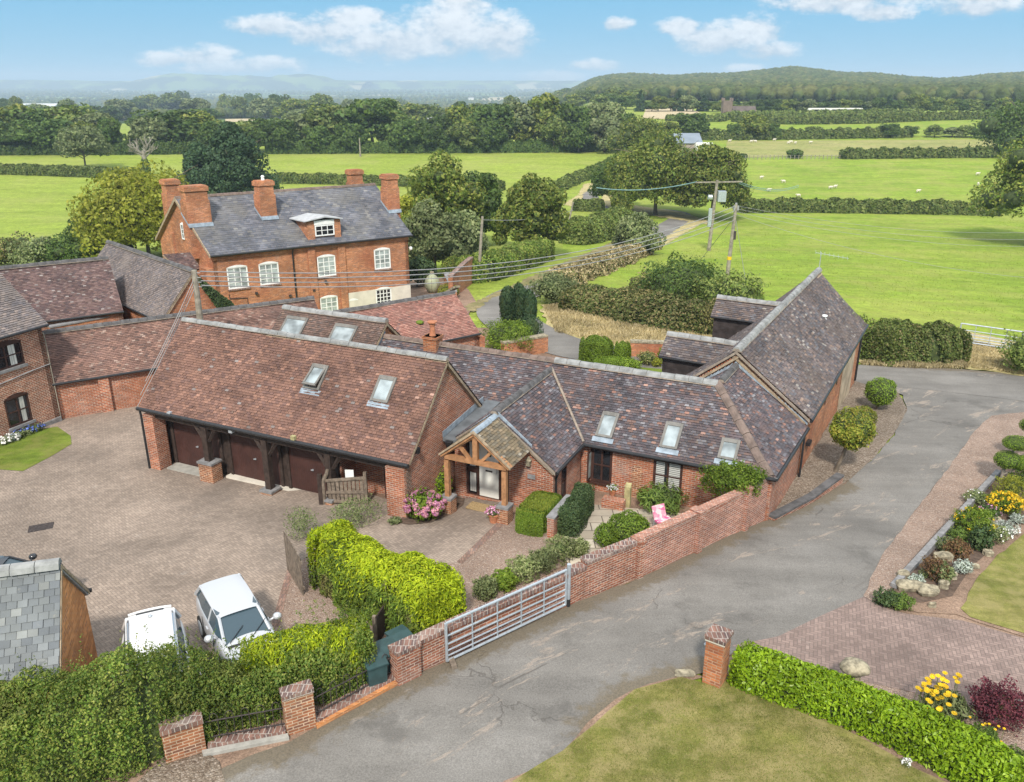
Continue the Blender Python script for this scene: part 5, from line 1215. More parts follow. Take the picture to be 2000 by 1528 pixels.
# plum tiled range and the gabled range behind it
A = Vector((-25.6, 42.9, 0)); D0 = Vector((.848, .53, 0))
PR_ = thing('plum_range', 'plum tiled range behind the flat parapet wall at the left', 'building', (A.x, A.y, -1.8))
gablebox(PR_, A - D0 * 3, D0, 7.5, 5.4, -3, 1.0, 3.5, T_PLUM, BR_RED, RIDGE_D, .12, .05, (), .15, seed=57)
aL, aR = PZ(317, 627, 1.0), PZ(455, 602, 1.0); D0 = Vector((-.70, .714, 0)); 
wv = (aR - aL); Wd = abs(wv.dot(Vector((D0.y, -D0.x, 0))))
GB = thing('gabled_range', 'tall grey pink tiled range with an orange brick gable behind the courtyard', 'building', (aL.x, aL.y, -1.8))
# seen from its far side: the front wall runs away from us on the left of the gable
Lg = 12.0; A = Vector((aL.x, aL.y, 0)) + D0 * Lg; D1 = -D0
D, N, P = gablebox(GB, A, D1, Lg, Wd, -3, 1.0, 3.42, T_PINK if False else T_GREY, BR_FARM, RIDGE_D, .12, .10, (), .15, seed=59)
iv = MB()
parts = []
p0, p1 = P(Lg + .15, Wd * .55, 2.9), P(Lg + .15, Wd + .1, 1.0)
pp = np.array([[*(p0.lerp(p1, t) + ZX * RG.uniform(-1.6 * t - .1, .18))] for t in RG.random(900) ** .7]); V_, F_ = leafVF(pp, np.tile([D.x, D.y, .3], (900, 1)), .16, .8)
iv = bpy.data.objects.new('ivy', mesh_mixed('ivy', [(V_, F_, 0)], [L_SHRUB])); COL.objects.link(iv); iv.parent = GB
iv.matrix_parent_inverse = Matrix.Translation(GB['_l']).inverted()
# little roof and parapet between the ranges
p = PZ(310, 497, 2.4); q = PZ(388, 512, 2.2); m = MB()
sr = thing('lean_to', 'small dark tiled lean-to roof against the farmhouse gable', 'building', (p.x, p.y, -2.3))
pa, pb, pc_, pd = PZ(318, 497, 2.6), PZ(372, 492, 2.6), PZ(392, 524, 1.5), PZ(352, 530, 1.5)
roof('roof', sr, [pd, pc_, pb, pa], T_PLUM, seed=61); m.prism([Vector((q_.x, q_.y, -3)) for q_ in (pa, pb, pc_, pd)], ZX * 4.35); m.build('wall', BR_FARM, sr)
fw0, fw1 = PZ(97, 640, .75), PZ(218, 618, .75); d = (fw1 - fw0); d.z = 0
FP = thing('parapet_wall', 'flat topped brick parapet wall with a strip of white windows above it', 'wall', (fw0.x, fw0.y, -1.6))
nn = Vector((-d.y, d.x, 0)).normalized()
m = MB(); m.box(Vector((fw0.x, fw0.y, -2.8)), d, nn * .3, ZX * 3.5); m.build('wall', BR_FARM, FP)
m = MB(); m.box(Vector((fw0.x, fw0.y, .72)) - nn * .04, d, nn * .4, ZX * .08); m.build('coping', STONE_G, FP)
m = MB(); m.box(Vector((fw0.x, fw0.y, .3)) + nn * 1.0, d * .45, nn * .1, ZX * .85); w_ = m.build('window_strip', WHITE, FP)
m = MB()
for k in range(5): m.box(Vector((fw0.x, fw0.y, .85)) + nn * .985 + d * (.02 + .085 * k), d * .07, nn * .02, ZX * .24)
g_ = m.build('pane', GL_DARK, None); g_.parent = w_
# --- single-storey red roofed building --------------------------------------------
A = PZ(867, 665, .55); B = PZ(936, 651, .55); D0 = Vector((.80, .60, 0)); Lr = 9.0
Aw = Vector((B.x, B.y, 0)) - D0 * Lr - Vector((.60, -.80, 0)) * .12
RR = thing('red_roofed_shed', 'low building with a bright red tiled roof beside the farmhouse yard', 'building', (B.x, B.y, -1.7))
D, N, P = gablebox(RR, Aw, D0, Lr, 4.6, -3.2, .55, 2.25, T_ORNG, BR_RED, RIDGE_D, .12, .06, (), .14, seed=63, sag=.06)
m = MB(); m.box(P(Lr + .07, -.1, -3.2), D * .3, N * 4.9, ZX * 3.5); m.box(P(Lr + .07, 2.6, .3), D * .34, N * 2.2, ZX * 1.0); m.build('parapet', BR_FARM, RR)
m = MB(); m.prism([P(Lr + .05, 2.3, 2.5), P(Lr + .05, 4.9, 1.2), P(Lr + .05, 4.9, 1.32), P(Lr + .05, 2.3, 2.62)], D * .40); m.build('coping', STONE, RR)
m = MB(); m.ell(P(6.0, .9, 1.42), (.22, .22, .10), 8, 5); m.build('moss_clump', L_GOLDIN, RR)
# --- farmhouse ---------------------------------------------------------------
E1, E2 = PZ(410, 500, 2.5), PZ(805, 459, 2.5); wd = (E2 - E1).normalized(); E3 = PZ(304, 466, 2.5); wn2 = (E3 - E1).normalized(); LF = (E2 - E1).length; WF = (E3 - E1).length; zE2, zR2 = 2.5, 5.75
A = E1 + wn2 * .22 + wd * .22; A.z = 0; L2 = LF - .44; W2 = WF - .44
FH = thing('farmhouse', 'large three storey orange brick farmhouse with slate roof, five chimneys and white windows', 'house', (A.x, A.y, -2.8))
P = lambda x, y, z: A + wd * x + wn2 * y + ZX * z
roof('roof', FH, [P(-.22, -.22, zE2), P(L2 + .22, -.22, zE2), P(L2 + .22, W2 / 2, zR2), P(-.22, W2 / 2, zR2)], T_SLATE, .28, .19, .014, seed=71)
roof('roof', FH, [P(L2 + .22, W2 + .22, zE2), P(-.22, W2 + .22, zE2), P(-.22, W2 / 2, zR2), P(L2 + .22, W2 / 2, zR2)], T_SLATE, .28, .19, .014, seed=72)
ridge('ridge_tiles', FH, [P(-.22, W2 / 2, zR2 + .10), P(L2 + .22, W2 / 2, zR2 + .10)], RIDGE_B, .14, .45, seed=73)
FN = Vector((wd.y, -wd.x, 0))
GN = Vector((wn2.y, -wn2.x, 0))
def sk(q):   # x along the front, y along the slightly skewed gable
    r_ = q - A; y = r_.dot(FN) / wn2.dot(FN); return (r_ - wn2 * y).dot(wd), y
def fh(px, py): q = onplane(px, py, A, FN); return (q - A).dot(wd), q.z
wins = []
for (bl, br, tl, gm, c_, r_) in (((447, 566), (487, 560), (444, 524), GL_BLIND, 3, 4), ((509, 558), (547, 553), (506, 517), GL_BLIND, 3, 4), ((622, 542), (657, 537), (620, 503), GL_BLIND, 3, 4), ((732, 527), (763, 523), (730, 489), GL_BLIND, 3, 4),
                             ((628, 622), (662, 618), (625, 583), GL_BLIND, 3, 4), ((735, 599), (765, 595), (735, 566), GL_DARK, 4, 4), ((681, 610), (701, 608), (680, 588), GL_BLIND, 2, 3), ((585, 625), (607, 621), (585, 601), GL_BLIND, 3, 3)):
    x0, z0 = fh(*bl); x1, _ = fh(*br); _, zt = fh(*tl); wins.append((x0, x1, z0, zt, gm, c_, r_))
m = MB(); zw = zE2 + .02
wallface(m, A, wd, L2, -4, zw, [h[:4] for h in wins], .14, FN)
xg = W2 * .5; gw = onplane(362, 468, A, GN)
for x, s in ((0, 1), (L2, -1)): m.prism([P(x, .0, -4), P(x, W2, -4), P(x, W2, zw), P(x, W2 / 2, zR2 - .12), P(x, .0, zw)], wd * s * .25)
m.box(P(.25, W2 - .25, -4), wd * (L2 - .5), wn2 * .25, ZX * (zw + 4)); m.build('wall', BR_FARM, FH)
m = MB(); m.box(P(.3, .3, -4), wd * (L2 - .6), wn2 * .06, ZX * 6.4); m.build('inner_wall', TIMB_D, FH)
m = MB(); xc, _ = fh(681, 590); _, zc = fh(740, 562)
zc = zc; holes = [(h[0] - xc, h[1] - xc, h[2], h[3]) for h in wins if h[0] > xc - .05 and h[3] < zc]
wallface(m, P(xc, -.03, 0), wd, L2 - xc + .03, -4, zc - .1, holes, .1, FN); m.poly([P(xc, -.03, -4), P(xc, 0, -4), P(xc, 0, zc), P(xc, -.03, zc)]); m.poly([P(L2 + .03, -.03, -4), P(L2 + .03, .5, -4), P(L2 + .03, .5, zc - .1), P(L2 + .03, -.03, zc - .1)])
m.poly([P(xc, -.03, zc - .1), P(L2 + .03, -.03, zc - .1), P(L2 + .03, 0, zc - .1), P(xc, 0, zc - .1)])
m.build('rendered_base', RENDER, FH)
for h in wins: window(FH, P(h[0], 0 if h[0] < xc else -.03, h[2]), wd, FN, h[1] - h[0], h[3] - h[2], h[5], h[6], WHITE, h[4], .05, .14, .055, .085, sill=.10, sillm=BR_COP)
for px in (611, 669):
    x0, _ = fh(px - 7, 540); x1, _ = fh(px + 7, 540); m = MB(); m.box(P(x0, -.12, -4), wd * (x1 - x0), wn2 * .117, ZX * (4 + 2.2)); m.build('pilaster', BR_FARM, FH)
m = MB(); m.box(P(-.02, -.06, 2.12), wd * (L2 + .04), wn2 * .057, ZX * .22); m.build('eave_course', BR_FARM, FH)
m = MB(); m.tube([P(-.22, -.30, zE2 - .04), P(L2 + .22, -.30, zE2 - .04)], .07, 8); xx, _ = fh(574, 540); m.tube([P(xx, -.28, zE2), P(xx, -.1, 2.0), P(xx, -.1, -3)], .05, 8); m.build('gutter', BLACK, FH)
m = MB()   # bargeboards on the near gable
m.prism([P(-.26, -.24, zE2 - .16), P(-.26, W2 / 2, zR2 - .2), P(-.26, W2 + .24, zE2 - .16), P(-.26, W2 + .24, zE2 + .02), P(-.26, W2 / 2, zR2 + .04), P(-.26, -.24, zE2 + .02)], wd * .06); m.build('bargeboard', BARGE, FH)
yg = sk(gw)[1]; window(FH, P(-.02, yg + .32, gw.z), -wn2, GN if GN.dot(wd) < 0 else -GN, .64, 1.05, 2, 3, WHITE, GL_DARK, -.02, .10, .05, .08)
m = MB(); m.box(P(-.14, W2 * .68, -3), wn2 * .5, wd * .137, ZX * 6.2); m.build('chimney_breast', BR_FARM, FH)
m = MB(); m.box(P(-.45, .1, -3), wd * .448, wn2 * 1.7, ZX * 4.6); m.build('chimney_breast', BR_FARM, FH)
sl_ = Vector((0, 0, 0)); NFs = wd.cross((P(0, W2 / 2, zR2) - P(0, -.22, zE2)).normalized())
for k, (bx, by, tx, ty, sx, sy, back) in enumerate(((385, 430, 382, 362, 1.5, .95, 0), (520, 418, 518, 352, 1.1, .85, 0), (763, 405, 763, 340, .95, .9, 0), (330, 420, 328, 350, 1.0, .9, 1), (693, 352, 693, 331, 1.0, .8, 2))):
    if back == 0: q = onplane(bx, by, P(0, -.22, zE2), NFs)
    elif back == 1: q = P(.55, W2 * .80, 0)
    else: q = onplane(bx, by, P(0, W2 / 2 + 1.2, 0), FN)
    zt = zat(tx, ty, q); x, y = sk(q)
    if back == 1: x, y = .55, W2 * .80
    m = MB(); zb_ = 2.0; m.box(P(x - sx / 2, y - sy / 2, zb_), wd * sx, wn2 * sy, ZX * (zt - zb_ - .95)); m.box(P(x - sx / 2 + .06, y - sy / 2 + .06, zt - .95), wd * (sx - .12), wn2 * (sy - .12), ZX * .6)
    m.box(P(x - sx / 2 - .02, y - sy / 2 - .02, zt - .35), wd * (sx + .04), wn2 * (sy + .04), ZX * .28); m.box(P(x - sx / 2 + .05, y - sy / 2 + .05, zt - .07), wd * (sx - .1), wn2 * (sy - .1), ZX * .07)
    c = m.build('chimney', BR_FARM, FH)
    if k == 1:
        m = MB(); m.lathe(P(x, y, zt), [(.12, 0), (.10, .22), (.14, .24), (.05, .32)], 10); o = m.build('chimney_pot', WHITE, None); o.parent = c
    if back == 0:
        m = MB(); zz = lambda yy: zE2 + (yy + .22) * (zR2 - zE2) / (W2 / 2 + .22)
        m.prism([P(x - sx / 2 - .03, y - sy / 2 - .1, zz(y - sy / 2 - .1) + .05), P(x + sx / 2 + .03, y - sy / 2 - .1, zz(y - sy / 2 - .1) + .05), P(x + sx / 2 + .03, y - sy / 2 - .03, zz(y - sy / 2) + .22), P(x - sx / 2 - .03, y - sy / 2 - .03, zz(y - sy / 2) + .22)], -wn2 * .03)
        m.prism([P(x - sx / 2 - .03, y - sy / 2 - .1, zz(y - sy / 2 - .1) + .04), P(x - sx / 2 - .03, y + sy / 2, zz(y + sy / 2) + .04), P(x - sx / 2 - .03, y + sy / 2, zz(y + sy / 2) + .18), P(x - sx / 2 - .03, y - sy / 2 - .1, zz(y - sy / 2 - .1) + .18)], wd * .02)
        o = m.build('lead_flashing', LEAD, None); o.parent = c
# dormer with a pale lead roof
q0, q1 = onplane(602, 470, P(0, -.22, zE2), NFs), onplane(667, 464, P(0, -.22, zE2), NFs); x0, x1, y0 = sk(q0)[0], sk(q1)[0], sk(q0)[1]; z0 = q0.z; zt = zat(634, 428, (q0 + q1) / 2)
m = MB(); m.box(P(x0, y0, z0 - .1), wd * .52, wn2 * 2.4, ZX * (zt - z0)); m.box(P(x1 - .46, y0, z0 - .1), wd * .46, wn2 * 2.4, ZX * (zt - z0)); m.box(P(x0 + .52, y0 + .12, z0 - .1), wd * (x1 - x0 - .98), wn2 * .1, ZX * (zt - z0)); dm = m.build('dormer', BR_FARM, FH)
window(dm, P(x0 + .54, y0 + .02, z0 + .22), wd, FN, x1 - x0 - 1.02, zt - z0 - .62, 3, 2, WHITE, GL_DARK, .0, 0, .05, .08)
m = MB(); m.box(P(x0 + .5, y0 - .03, zt - .38), wd * (x1 - x0 - .96), wn2 * .12, ZX * .30); o = m.build('fascia', WHITE, None); o.parent = dm
m = MB(); m.prism([P(x0 - .3, y0 - .22, zt - .08), P((x0 + x1) / 2, y0 - .22, zt + .12), P(x1 + .1, y0 - .22, zt - .08), P(x1 + .1, y0 - .22, zt - .02), P((x0 + x1) / 2, y0 - .22, zt + .2), P(x0 - .3, y0 - .22, zt - .02)], wn2 * 2.6); o = m.build('dormer_roof', plain('pale lead roof', (.42, .43, .44), .6, .15, 3), None); o.parent = dm
for ddd in (dm,): ddd.matrix_parent_inverse = Matrix.Translation(FH['_l']).inverted()
m = MB(); p = P(L2 + .05, .3, 1.5); m.tube([p, p + wd * .3], .02, 6); m.ell(p + wd * .35 - ZX * .08, (.13, .13, .15), 10, 6); m.build('camera_globe', WHITE, FH)
for px, py in ((612, 569), (635, 552), (500, 575), (566, 580)):
    x, z = fh(px, py); m = MB(); m.cbox(P(x, -.1, z), wd, .16, .16, .16); m.build('wall_lamp', IRON, FH)
x, z = fh(447, 575); x2, z2 = fh(483, 582); x3, z3 = fh(485, 600); m = MB(); m.tube([P(x, -.03, z), P(x + .02, -.03, z2 + .1), P(x2, -.03, z2), P(x3, -.03, z3)], .03, 6); m.build('cable', IRON, FH)
# --- slate roofed outbuilding in the near left corner ----------------------------------
apx = PZ(118, 1100, 3.45); efr = PZ(173, 1152, 1.75); dg = Vector((efr.x - apx.x, efr.y - apx.y, 0)); hwid = dg.length; dg.normalize(); dr_ = Vector((-dg.y, dg.x, 0)); dr_ = dr_ if dr_.x < 0 else -dr_
OB = thing('slate_outbuilding', 'small outbuilding with large grey slates and an orange brick gable', 'building', (apx.x + dr_.x * 3, apx.y + dr_.y * 3, -.3))
e0 = Vector((apx.x, apx.y, 0)) - dg * hwid + ZX * 1.75; e1 = Vector((apx.x, apx.y, 0)) + dg * hwid + ZX * 1.75; Lo = 7.
roof('roof', OB, [e0 + dr_ * Lo, e0, apx, apx + dr_ * Lo], T_BIGSL, .20, .155, .012, seed=81, under=STONE_G)
roof('roof', OB, [e1, e1 + dr_ * Lo, apx + dr_ * Lo, apx], T_BIGSL, .20, .155, .012, seed=82, under=STONE_G)
ridge('ridge_tiles', OB, [apx + ZX * .1 + dr_ * Lo, apx + ZX * .1], RIDGE_G, .17, .46, seed=83, bed=False)
m = MB(); a0, a1 = e0 + dr_ * .06 + dg * .16, e1 + dr_ * .06 - dg * .16
m.prism([Vector((a0.x, a0.y, -1.2)), Vector((a1.x, a1.y, -1.2)), a1 + ZX * -.02, apx + dr_ * .06 - ZX * .12, a0 + ZX * -.02], dr_ * .22)
m.box(Vector((a1.x, a1.y, -1.2)) + dr_ * .23 - dg * .2, dr_ * (Lo - .4), dg * .2, ZX * 2.85); m.box(Vector((a0.x, a0.y, -1.2)) + dr_ * .23, dr_ * (Lo - .4), dg * .2, ZX * 2.85)
m.build('wall', BR_ORNG, OB)
m = MB(); m.prism([e0 - ZX * .13, apx - ZX * .13, e1 - ZX * .13, e1 - ZX * .03, apx - ZX * .03, e0 - ZX * .03], -dr_ * .02); m.build('verge_board', BARGE, OB)
m = MB(); m.tube([e1 + dg * .05 - ZX * .05 - dr_ * .05, e1 + dg * .05 - ZX * .05 + dr_ * Lo], .055, 8); m.build('gutter', BLACK, OB)
# ------------------------------------------------------------------ walls, gates, railings and piers along the lane
def gv(px, py): return Vector(G(px, py))
def wallrun(name, label, pts, h, thick, bm, cap=BR_COP, caph=.11, caprows=None, piers=(), cat='wall', base=-.4, tops=None, over=.03, group=None, side=1):
    """a brick wall along ground points; tops gives the height above each point"""
    P_ = [Vector((p[0], p[1], 0)) for p in pts]; hs = tops or [h] * len(P_); zs = [Tz(p.x, p.y) for p in P_]
    r = thing(name, label, cat, (P_[0].x, P_[0].y, zs[0]), 0, group); m = MB(); c = MB()
    for k, (a, b) in enumerate(zip(P_, P_[1:])):
        d = b - a; L = d.length; d.normalize(); n = Vector((-d.y, d.x, 0)) * side; za, zb = zs[k] + hs[k], zs[k + 1] + hs[k + 1]
        f = [a, b, b + n * thick, a + n * thick]
        m.prism([Vector((a.x, a.y, zs[k] + base)), Vector((b.x, b.y, zs[k + 1] + base)), Vector((b.x, b.y, zb - caph)), Vector((a.x, a.y, za - caph))], n * thick)
        o = -n * over
        c.prism([Vector((a.x, a.y, za - caph)) + o, Vector((b.x, b.y, zb - caph)) + o, Vector((b.x, b.y, zb)) + o, Vector((a.x, a.y, za)) + o], n * (thick + 2 * over))
    m.build('wall', bm, r); c.build('coping', cap, r)
    for (x, y, hh, wd_, dp, cm) in piers:
        pm = MB(); i = min(range(len(P_)), key=lambda k: (P_[k] - Vector((x, y, 0))).length); j = min(i, len(P_) - 2); d = (P_[j + 1] - P_[j]).normalized(); n = Vector((-d.y, d.x, 0)) * side
        z = Tz(x, y); q = Vector((x, y, z + base)) - d * wd_ / 2 - n * dp; pm.box(q, d * wd_, n * (dp + thick + .01), ZX * (hh - base - .08)); o = pm.build('pier', bm, r)
        pm = MB(); pm.box(Vector((q.x, q.y, z + hh - .08)) - d * .02 - n * .02, d * (wd_ + .04), n * (dp + thick + .05), ZX * .09); k = pm.build('pier_cap', cm, None); k.parent = o
    return r
p0, p1, p2, p3, p4, p5, p6 = gv(779, 1332), gv(872, 1289), gv(1113, 1183), gv(1143, 1168), gv(1246, 1128), gv(1360, 1078), gv(1452, 1036)
p7 = gv(1505, 1010)
wallrun('lane_wall', 'long old brick wall along the lane behind the galvanised gate', [p1 * .96 + p0 * .04 if False else p0, p1, p2, p3], .9, .24, BR_WALL, tops=[.86, .90, 1.02, 1.02], piers=[(p0.x + .2, p0.y + .1, .92, .62, .10, BR_COP)])
wallrun('lane_wall', 'weathered brick wall between the gate post and the first buttress', [p3, p4], 1.2, .24, BR_WALL, tops=[1.16, 1.22], piers=[(p4.x, p4.y, 1.24, .22, .10, BR_WALL)])
wallrun('lane_wall', 'newer pink brick wall with a slotted coping in front of the patio', [p4, p5, p6], 1.3, .24, BR_PINK, cap=BR_PINK, tops=[1.26, 1.36, 1.46], piers=[(p5.x, p5.y, 1.42, .24, .11, BR_PINK)])
wallrun('lane_wall', 'short pink brown wall end with a dark buttress against the cottage corner', [p6, p7], 1.5, .24, BR_PINK, cap=BR_COP, tops=[1.52, 1.62], piers=[(p6.x, p6.y, 1.56, .22, .11, BR_WALL)])
# low kerb wall in front of the barn gravel
a, b, c = gv(1512, 1018), gv(1590, 980), gv(1645, 945)
wallrun('kerb_wall', 'low dark brick kerb wall stepping up beside the barn gravel', [a, b, c], .25, .24, BR_WALL, tops=[.16, .22, .38], cat='kerb wall', caph=.08, cap=RIDGE_D)
# brick piers and railings at the near left
RP = []
for px, py, ww, hh, lab in ((365, 1480, .78, .82, 'brick pier half swallowed by the big hedge'), (590, 1428, .62, 1.0, 'brick pier standing alone between the two lengths of railing')):
    b = gv(px, py); d = (gv(640, 1405) - gv(400, 1482)).normalized(); d.z = 0; n = Vector((-d.y, d.x, 0))
    r = thing('brick_pier', lab, 'pier', b, 0, 'brick piers along the railing'); RP.append((b, d, n, ww))
    m = MB(); m.box(Vector((b.x, b.y, b.z - .4)) - d * ww / 2, d * ww, n * .30, ZX * (hh + .3)); m.build('shaft', BR_PIER, r)
    m = MB(); m.box(Vector((b.x, b.y, b.z + hh - .1)) - d * (ww / 2 + .02) - n * .02, d * (ww + .04), n * .34, ZX * .11); m.build('cap', BR_COP, r)
def railing(label, a, b, hh=.62):
    a, b = Vector(a), Vector(b); d = b - a; d.z = 0; L = d.length; d.normalize(); n = Vector((-d.y, d.x, 0)); o = n * .14
    r = thing('iron_railing', label, 'railing', a, 0, 'rusty hooped railings'); m = MB(); z = lambda t: a.z + (b.z - a.z) * t + .16
    m.box(Vector((a.x, a.y, a.z - .3)), d * L, n * .28, ZX * .44); m.build('kerb_course', BR_COP, r)
    m = MB(); A, B = a + o, b + o; m.tube([Vector((A.x, A.y, z(0) + .46)), Vector((B.x, B.y, z(1) + .46))], .016, 6); m.tube([Vector((A.x, A.y, z(0) + .06)), Vector((B.x, B.y, z(1) + .06))], .014, 6); m.build('rail', IRON, r)
    k = 0; nb = int(L / .30)
    for i in range(nb):
        t = (i + .3) / nb; p = a + o + (b - a) * t; q = p + d * .15; m = MB(); zz = z(t)
        m.tube([Vector((p.x, p.y, zz - .05)), Vector((p.x, p.y, zz + .56)), Vector((*(p + d * .03)[:2], zz + .62)), Vector((*(p + d * .075)[:2], zz + .645)), Vector((*(p + d * .12)[:2], zz + .62)), Vector((q.x, q.y, zz + .56)), Vector((q.x, q.y, zz - .05))], .009, 5); m.build('hoop', IRON, r)
e1, d1, n1, w1 = RP[0]; e2, d2, n2, w2 = RP[1]
railing('rusty hooped railing on a brick kerb in front of the hedge gap', e1 + d1 * .42, e2 - d1 * .34)
railing('rusty hooped railing running up to the wall end by the bins', e2 + d1 * .34, p0 - d1 * .08)
m = MB(); a = e2 + d1 * .3 - n1 * .10; b = p0 - n1 * .10; m.prism([Vector((a.x, a.y, a.z - .2)), Vector((b.x, b.y, b.z - .2)), Vector((b.x, b.y, b.z + .09)), Vector((a.x, a.y, a.z + .09))], n1 * .12); tag(m.build('kerb', BR_ORNG), 'orange edging kerb below the second railing', 'kerb')
m = MB(); a = e1 + d1 * .3 - n1 * .14; b = e2 - d1 * .3 - n1 * .14; m.prism([Vector((a.x, a.y, a.z - .2)), Vector((b.x, b.y, b.z - .2)), Vector((b.x, b.y, b.z + .07)), Vector((a.x, a.y, a.z + .07))], n1 * .14); tag(m.build('kerb', CONC), 'pale concrete kerb below the first railing', 'kerb')
# galvanised field gates
def fieldgate(label, a, b, zb, hh, posts=True, group=None, bars=6, ribs=4, r_=.025):
    a, b = Vector(a), Vector(b); d = b - a; L = Vector((d.x, d.y, 0)).length; r = thing('field_gate', label, 'gate', a, 0, group)
    S_ = lambda t, z: a + d * t + ZX * (zb + z)
    m = MB(); fr = [0, .13, .27, .44, .66, 1.] if bars == 6 else [0, .2, .4, .6, .8, 1.]
    for f in fr: m.tube([S_(0, hh * f), S_(1, hh * f)], r_ * (1.25 if f in (0, 1.) else .8), 8)
    m.build('bars', GALV, r)
    for t in [0, 1]: m = MB(); m.tube([S_(t, 0), S_(t, hh)], r_ * 1.3, 8); m.build('end_stile', GALV, r)
    for k in range(ribs): m = MB(); t = (k + 1) / (ribs + 1); m.tube([S_(t, 0), S_(t, hh)], r_ * .75, 6); m.build('rib', GALV, r)
    if posts:
        m = MB(); p = b + (b - a).normalized() * .10; m.tube([p - ZX * .3, p + ZX * (zb + hh + .14)], .055, 10); m.build('post', GALV, r)
        m = MB(); m.tube([p - ZX * .2, p + ZX * .24], .062, 10); m.build('post_sleeve', BLACK, r)
        m = MB(); q = S_(0, hh * .62); m.box(q + d.normalized() * .03 - ZX * .08, d.normalized() * .10, Vector((0, .03, 0)), ZX * .16); m.build('latch', IRON, r)
    return r
ga, gb = gv(873, 1298), gv(1104, 1187); nl = Vector((.5, -.86, 0)) * .10
fieldgate('galvanised six bar field gate folded open against the lane wall', ga, gb, .10, 1.06, r_=.028)
q = gv(884, 1300); m = MB(); m.cbox(q, (.3, -.95), .34, .13, .12, q.z); tag(m.build('timber_block', TIMB_W), 'small timber block propping the end of the galvanised gate', 'block')
ga, gb = gv(1870, 672), gv(1990, 690)
FG = fieldgate('galvanised field gate into the right-hand pasture beyond the lane', ga, gb, .2, 1.15, False, None, 6, 3, .035)
# tall pillar with tiled cap and lamp at the lower right
b = gv(1371, 1334); d = (gv(1408, 1338) - b); d.z = 0; d = Vector((.86, -.10, 0)).normalized()
d = (PZ(1410, 1243, b.z + 1.2) - PZ(1380, 1232, b.z + 1.2)); d.z = 0; d.normalize(); n = Vector((-d.y, d.x, 0))
r = thing('gate_pillar', 'square orange brick gate pillar with tiled cap at the laurel hedge end', 'pillar', b)
m = MB(); m.box(b - ZX * .3, d * .42, n * .46, ZX * (1.18 + .3)); m.build('shaft', BR_FARM, r)
m = MB(); m.box(b + ZX * 1.182 - (d + n) * .02, d * .46, n * .50, ZX * .05); m.build('cap_bed', RENDER, r)
m = MB(); m.box(b + ZX * 1.235 - (d + n) * .04, d * .50, n * .54, ZX * .09); m.build('cap', BR_COP, r)
m = MB(); q = b + ZX * .98 + n * .2 - d * .06; m.tube([q + d * .06, q, q - ZX * .04], .02, 6); m.lathe(q - ZX * .10, [(.03, 0), (.05, .05), (.02, .09)], 8); m.build('lamp', GALV, r)
# wooden courtyard gate with curved post, and its picket panel
b = gv(630, 985); e = gv(727, 985); d = (e - b); d.z = 0; d.normalize(); n = Vector((-d.y, d.x, 0)); b = Vector((b.x, b.y, Tz(b.x, b.y)))
gb_, ge_ = onplane(637, 972, b, n), onplane(725, 975, b, n); L = (ge_ - gb_).dot(d)
r = thing('wooden_gate', 'weathered boarded garden gate standing open with a curved heel post', 'gate', b)
m = MB(); m.box(b - d * .1 - n * .07 - ZX * .3, d * .15, n * .15, ZX * 1.45); m.build('post', TIMB_D, r)
m = MB(); q = b + d * .08; m.tube([q - ZX * .1, q + ZX * .85, q + d * .07 + ZX * 1.02, q + d * .16 + ZX * 1.18, q + d * .2 + ZX * 1.34], [.07, .07, .075, .07, .055], 8); m.build('heel_stile', TIMB_W, r)
q = b + d * .18; m = MB(); zt0, zt1 = .86, 1.02
for k in range(9):
    x = (L - .3) * k / 9 + .05; m.box(q + d * x + ZX * .08, d * ((L - .3) / 9 - .03), n * .025, ZX * (.80 + .14 * k / 9))
m.build('boards', TIMB_W, r)
for z0, z1, hh in ((.88, 1.04, .10), (.44, .50, .09), (.10, .10, .10)):
    m = MB(); m.prism([q + ZX * z0, q + d * (L - .2) + ZX * z1, q + d * (L - .2) + ZX * (z1 + hh), q + ZX * (z0 + hh)], -n * .05); m.build('rail', TIMB_W, r)
m = MB(); m.box(q + d * (L - .25) - n * .06 + ZX * .02, d * .11, n * .10, ZX * 1.28); m.build('head_stile', TIMB_W, r)
q2 = q + d * (L * .42) + n * .12 + ZX * .88; m = MB(); m.box(q2, d * .30, n * .02, ZX * .42); tag(m.build('notice_board', WHITE), 'small blank white board standing behind the wooden gate', 'board')
fa, fb = gv(561, 1113), gv(592, 1165); d = fb - fa; d.z = 0; L = d.length; d.normalize(); n = Vector((-d.y, d.x, 0))
r = thing('picket_panel', 'grey upright picket panel at the end of the golden hedge', 'fence', fa)
for k in range(11):
    p = fa + d * (L * k / 11); m = MB(); m.box(Vector((p.x, p.y, fa.z - .1)), d * (L / 11 - .03), n * .025, ZX * (1.42 + .02 * (k % 3))); m.build('picket', TIMB_W, r)
m = MB()
for z in (.3, 1.1): m.box(fa + n * .03 + ZX * z, d * L, n * .04, ZX * .08)
m.build('rail', TIMB_W, r)
b = gv(736, 1262); r = thing('fence_panel', 'brown fence panel and pale post behind the green bins', 'fence', b); d = Vector((.25, .97, 0)); n = Vector((-d.y, d.x, 0))
m = MB(); m.box(b - ZX * .2, d * .08, n * .08, ZX * 1.05); m.build('post', TIMB_W, r)
m = MB(); m.box(b + d * .09, d * .8, n * .04, ZX * .78); m.build('panel', TIMB_D, r)
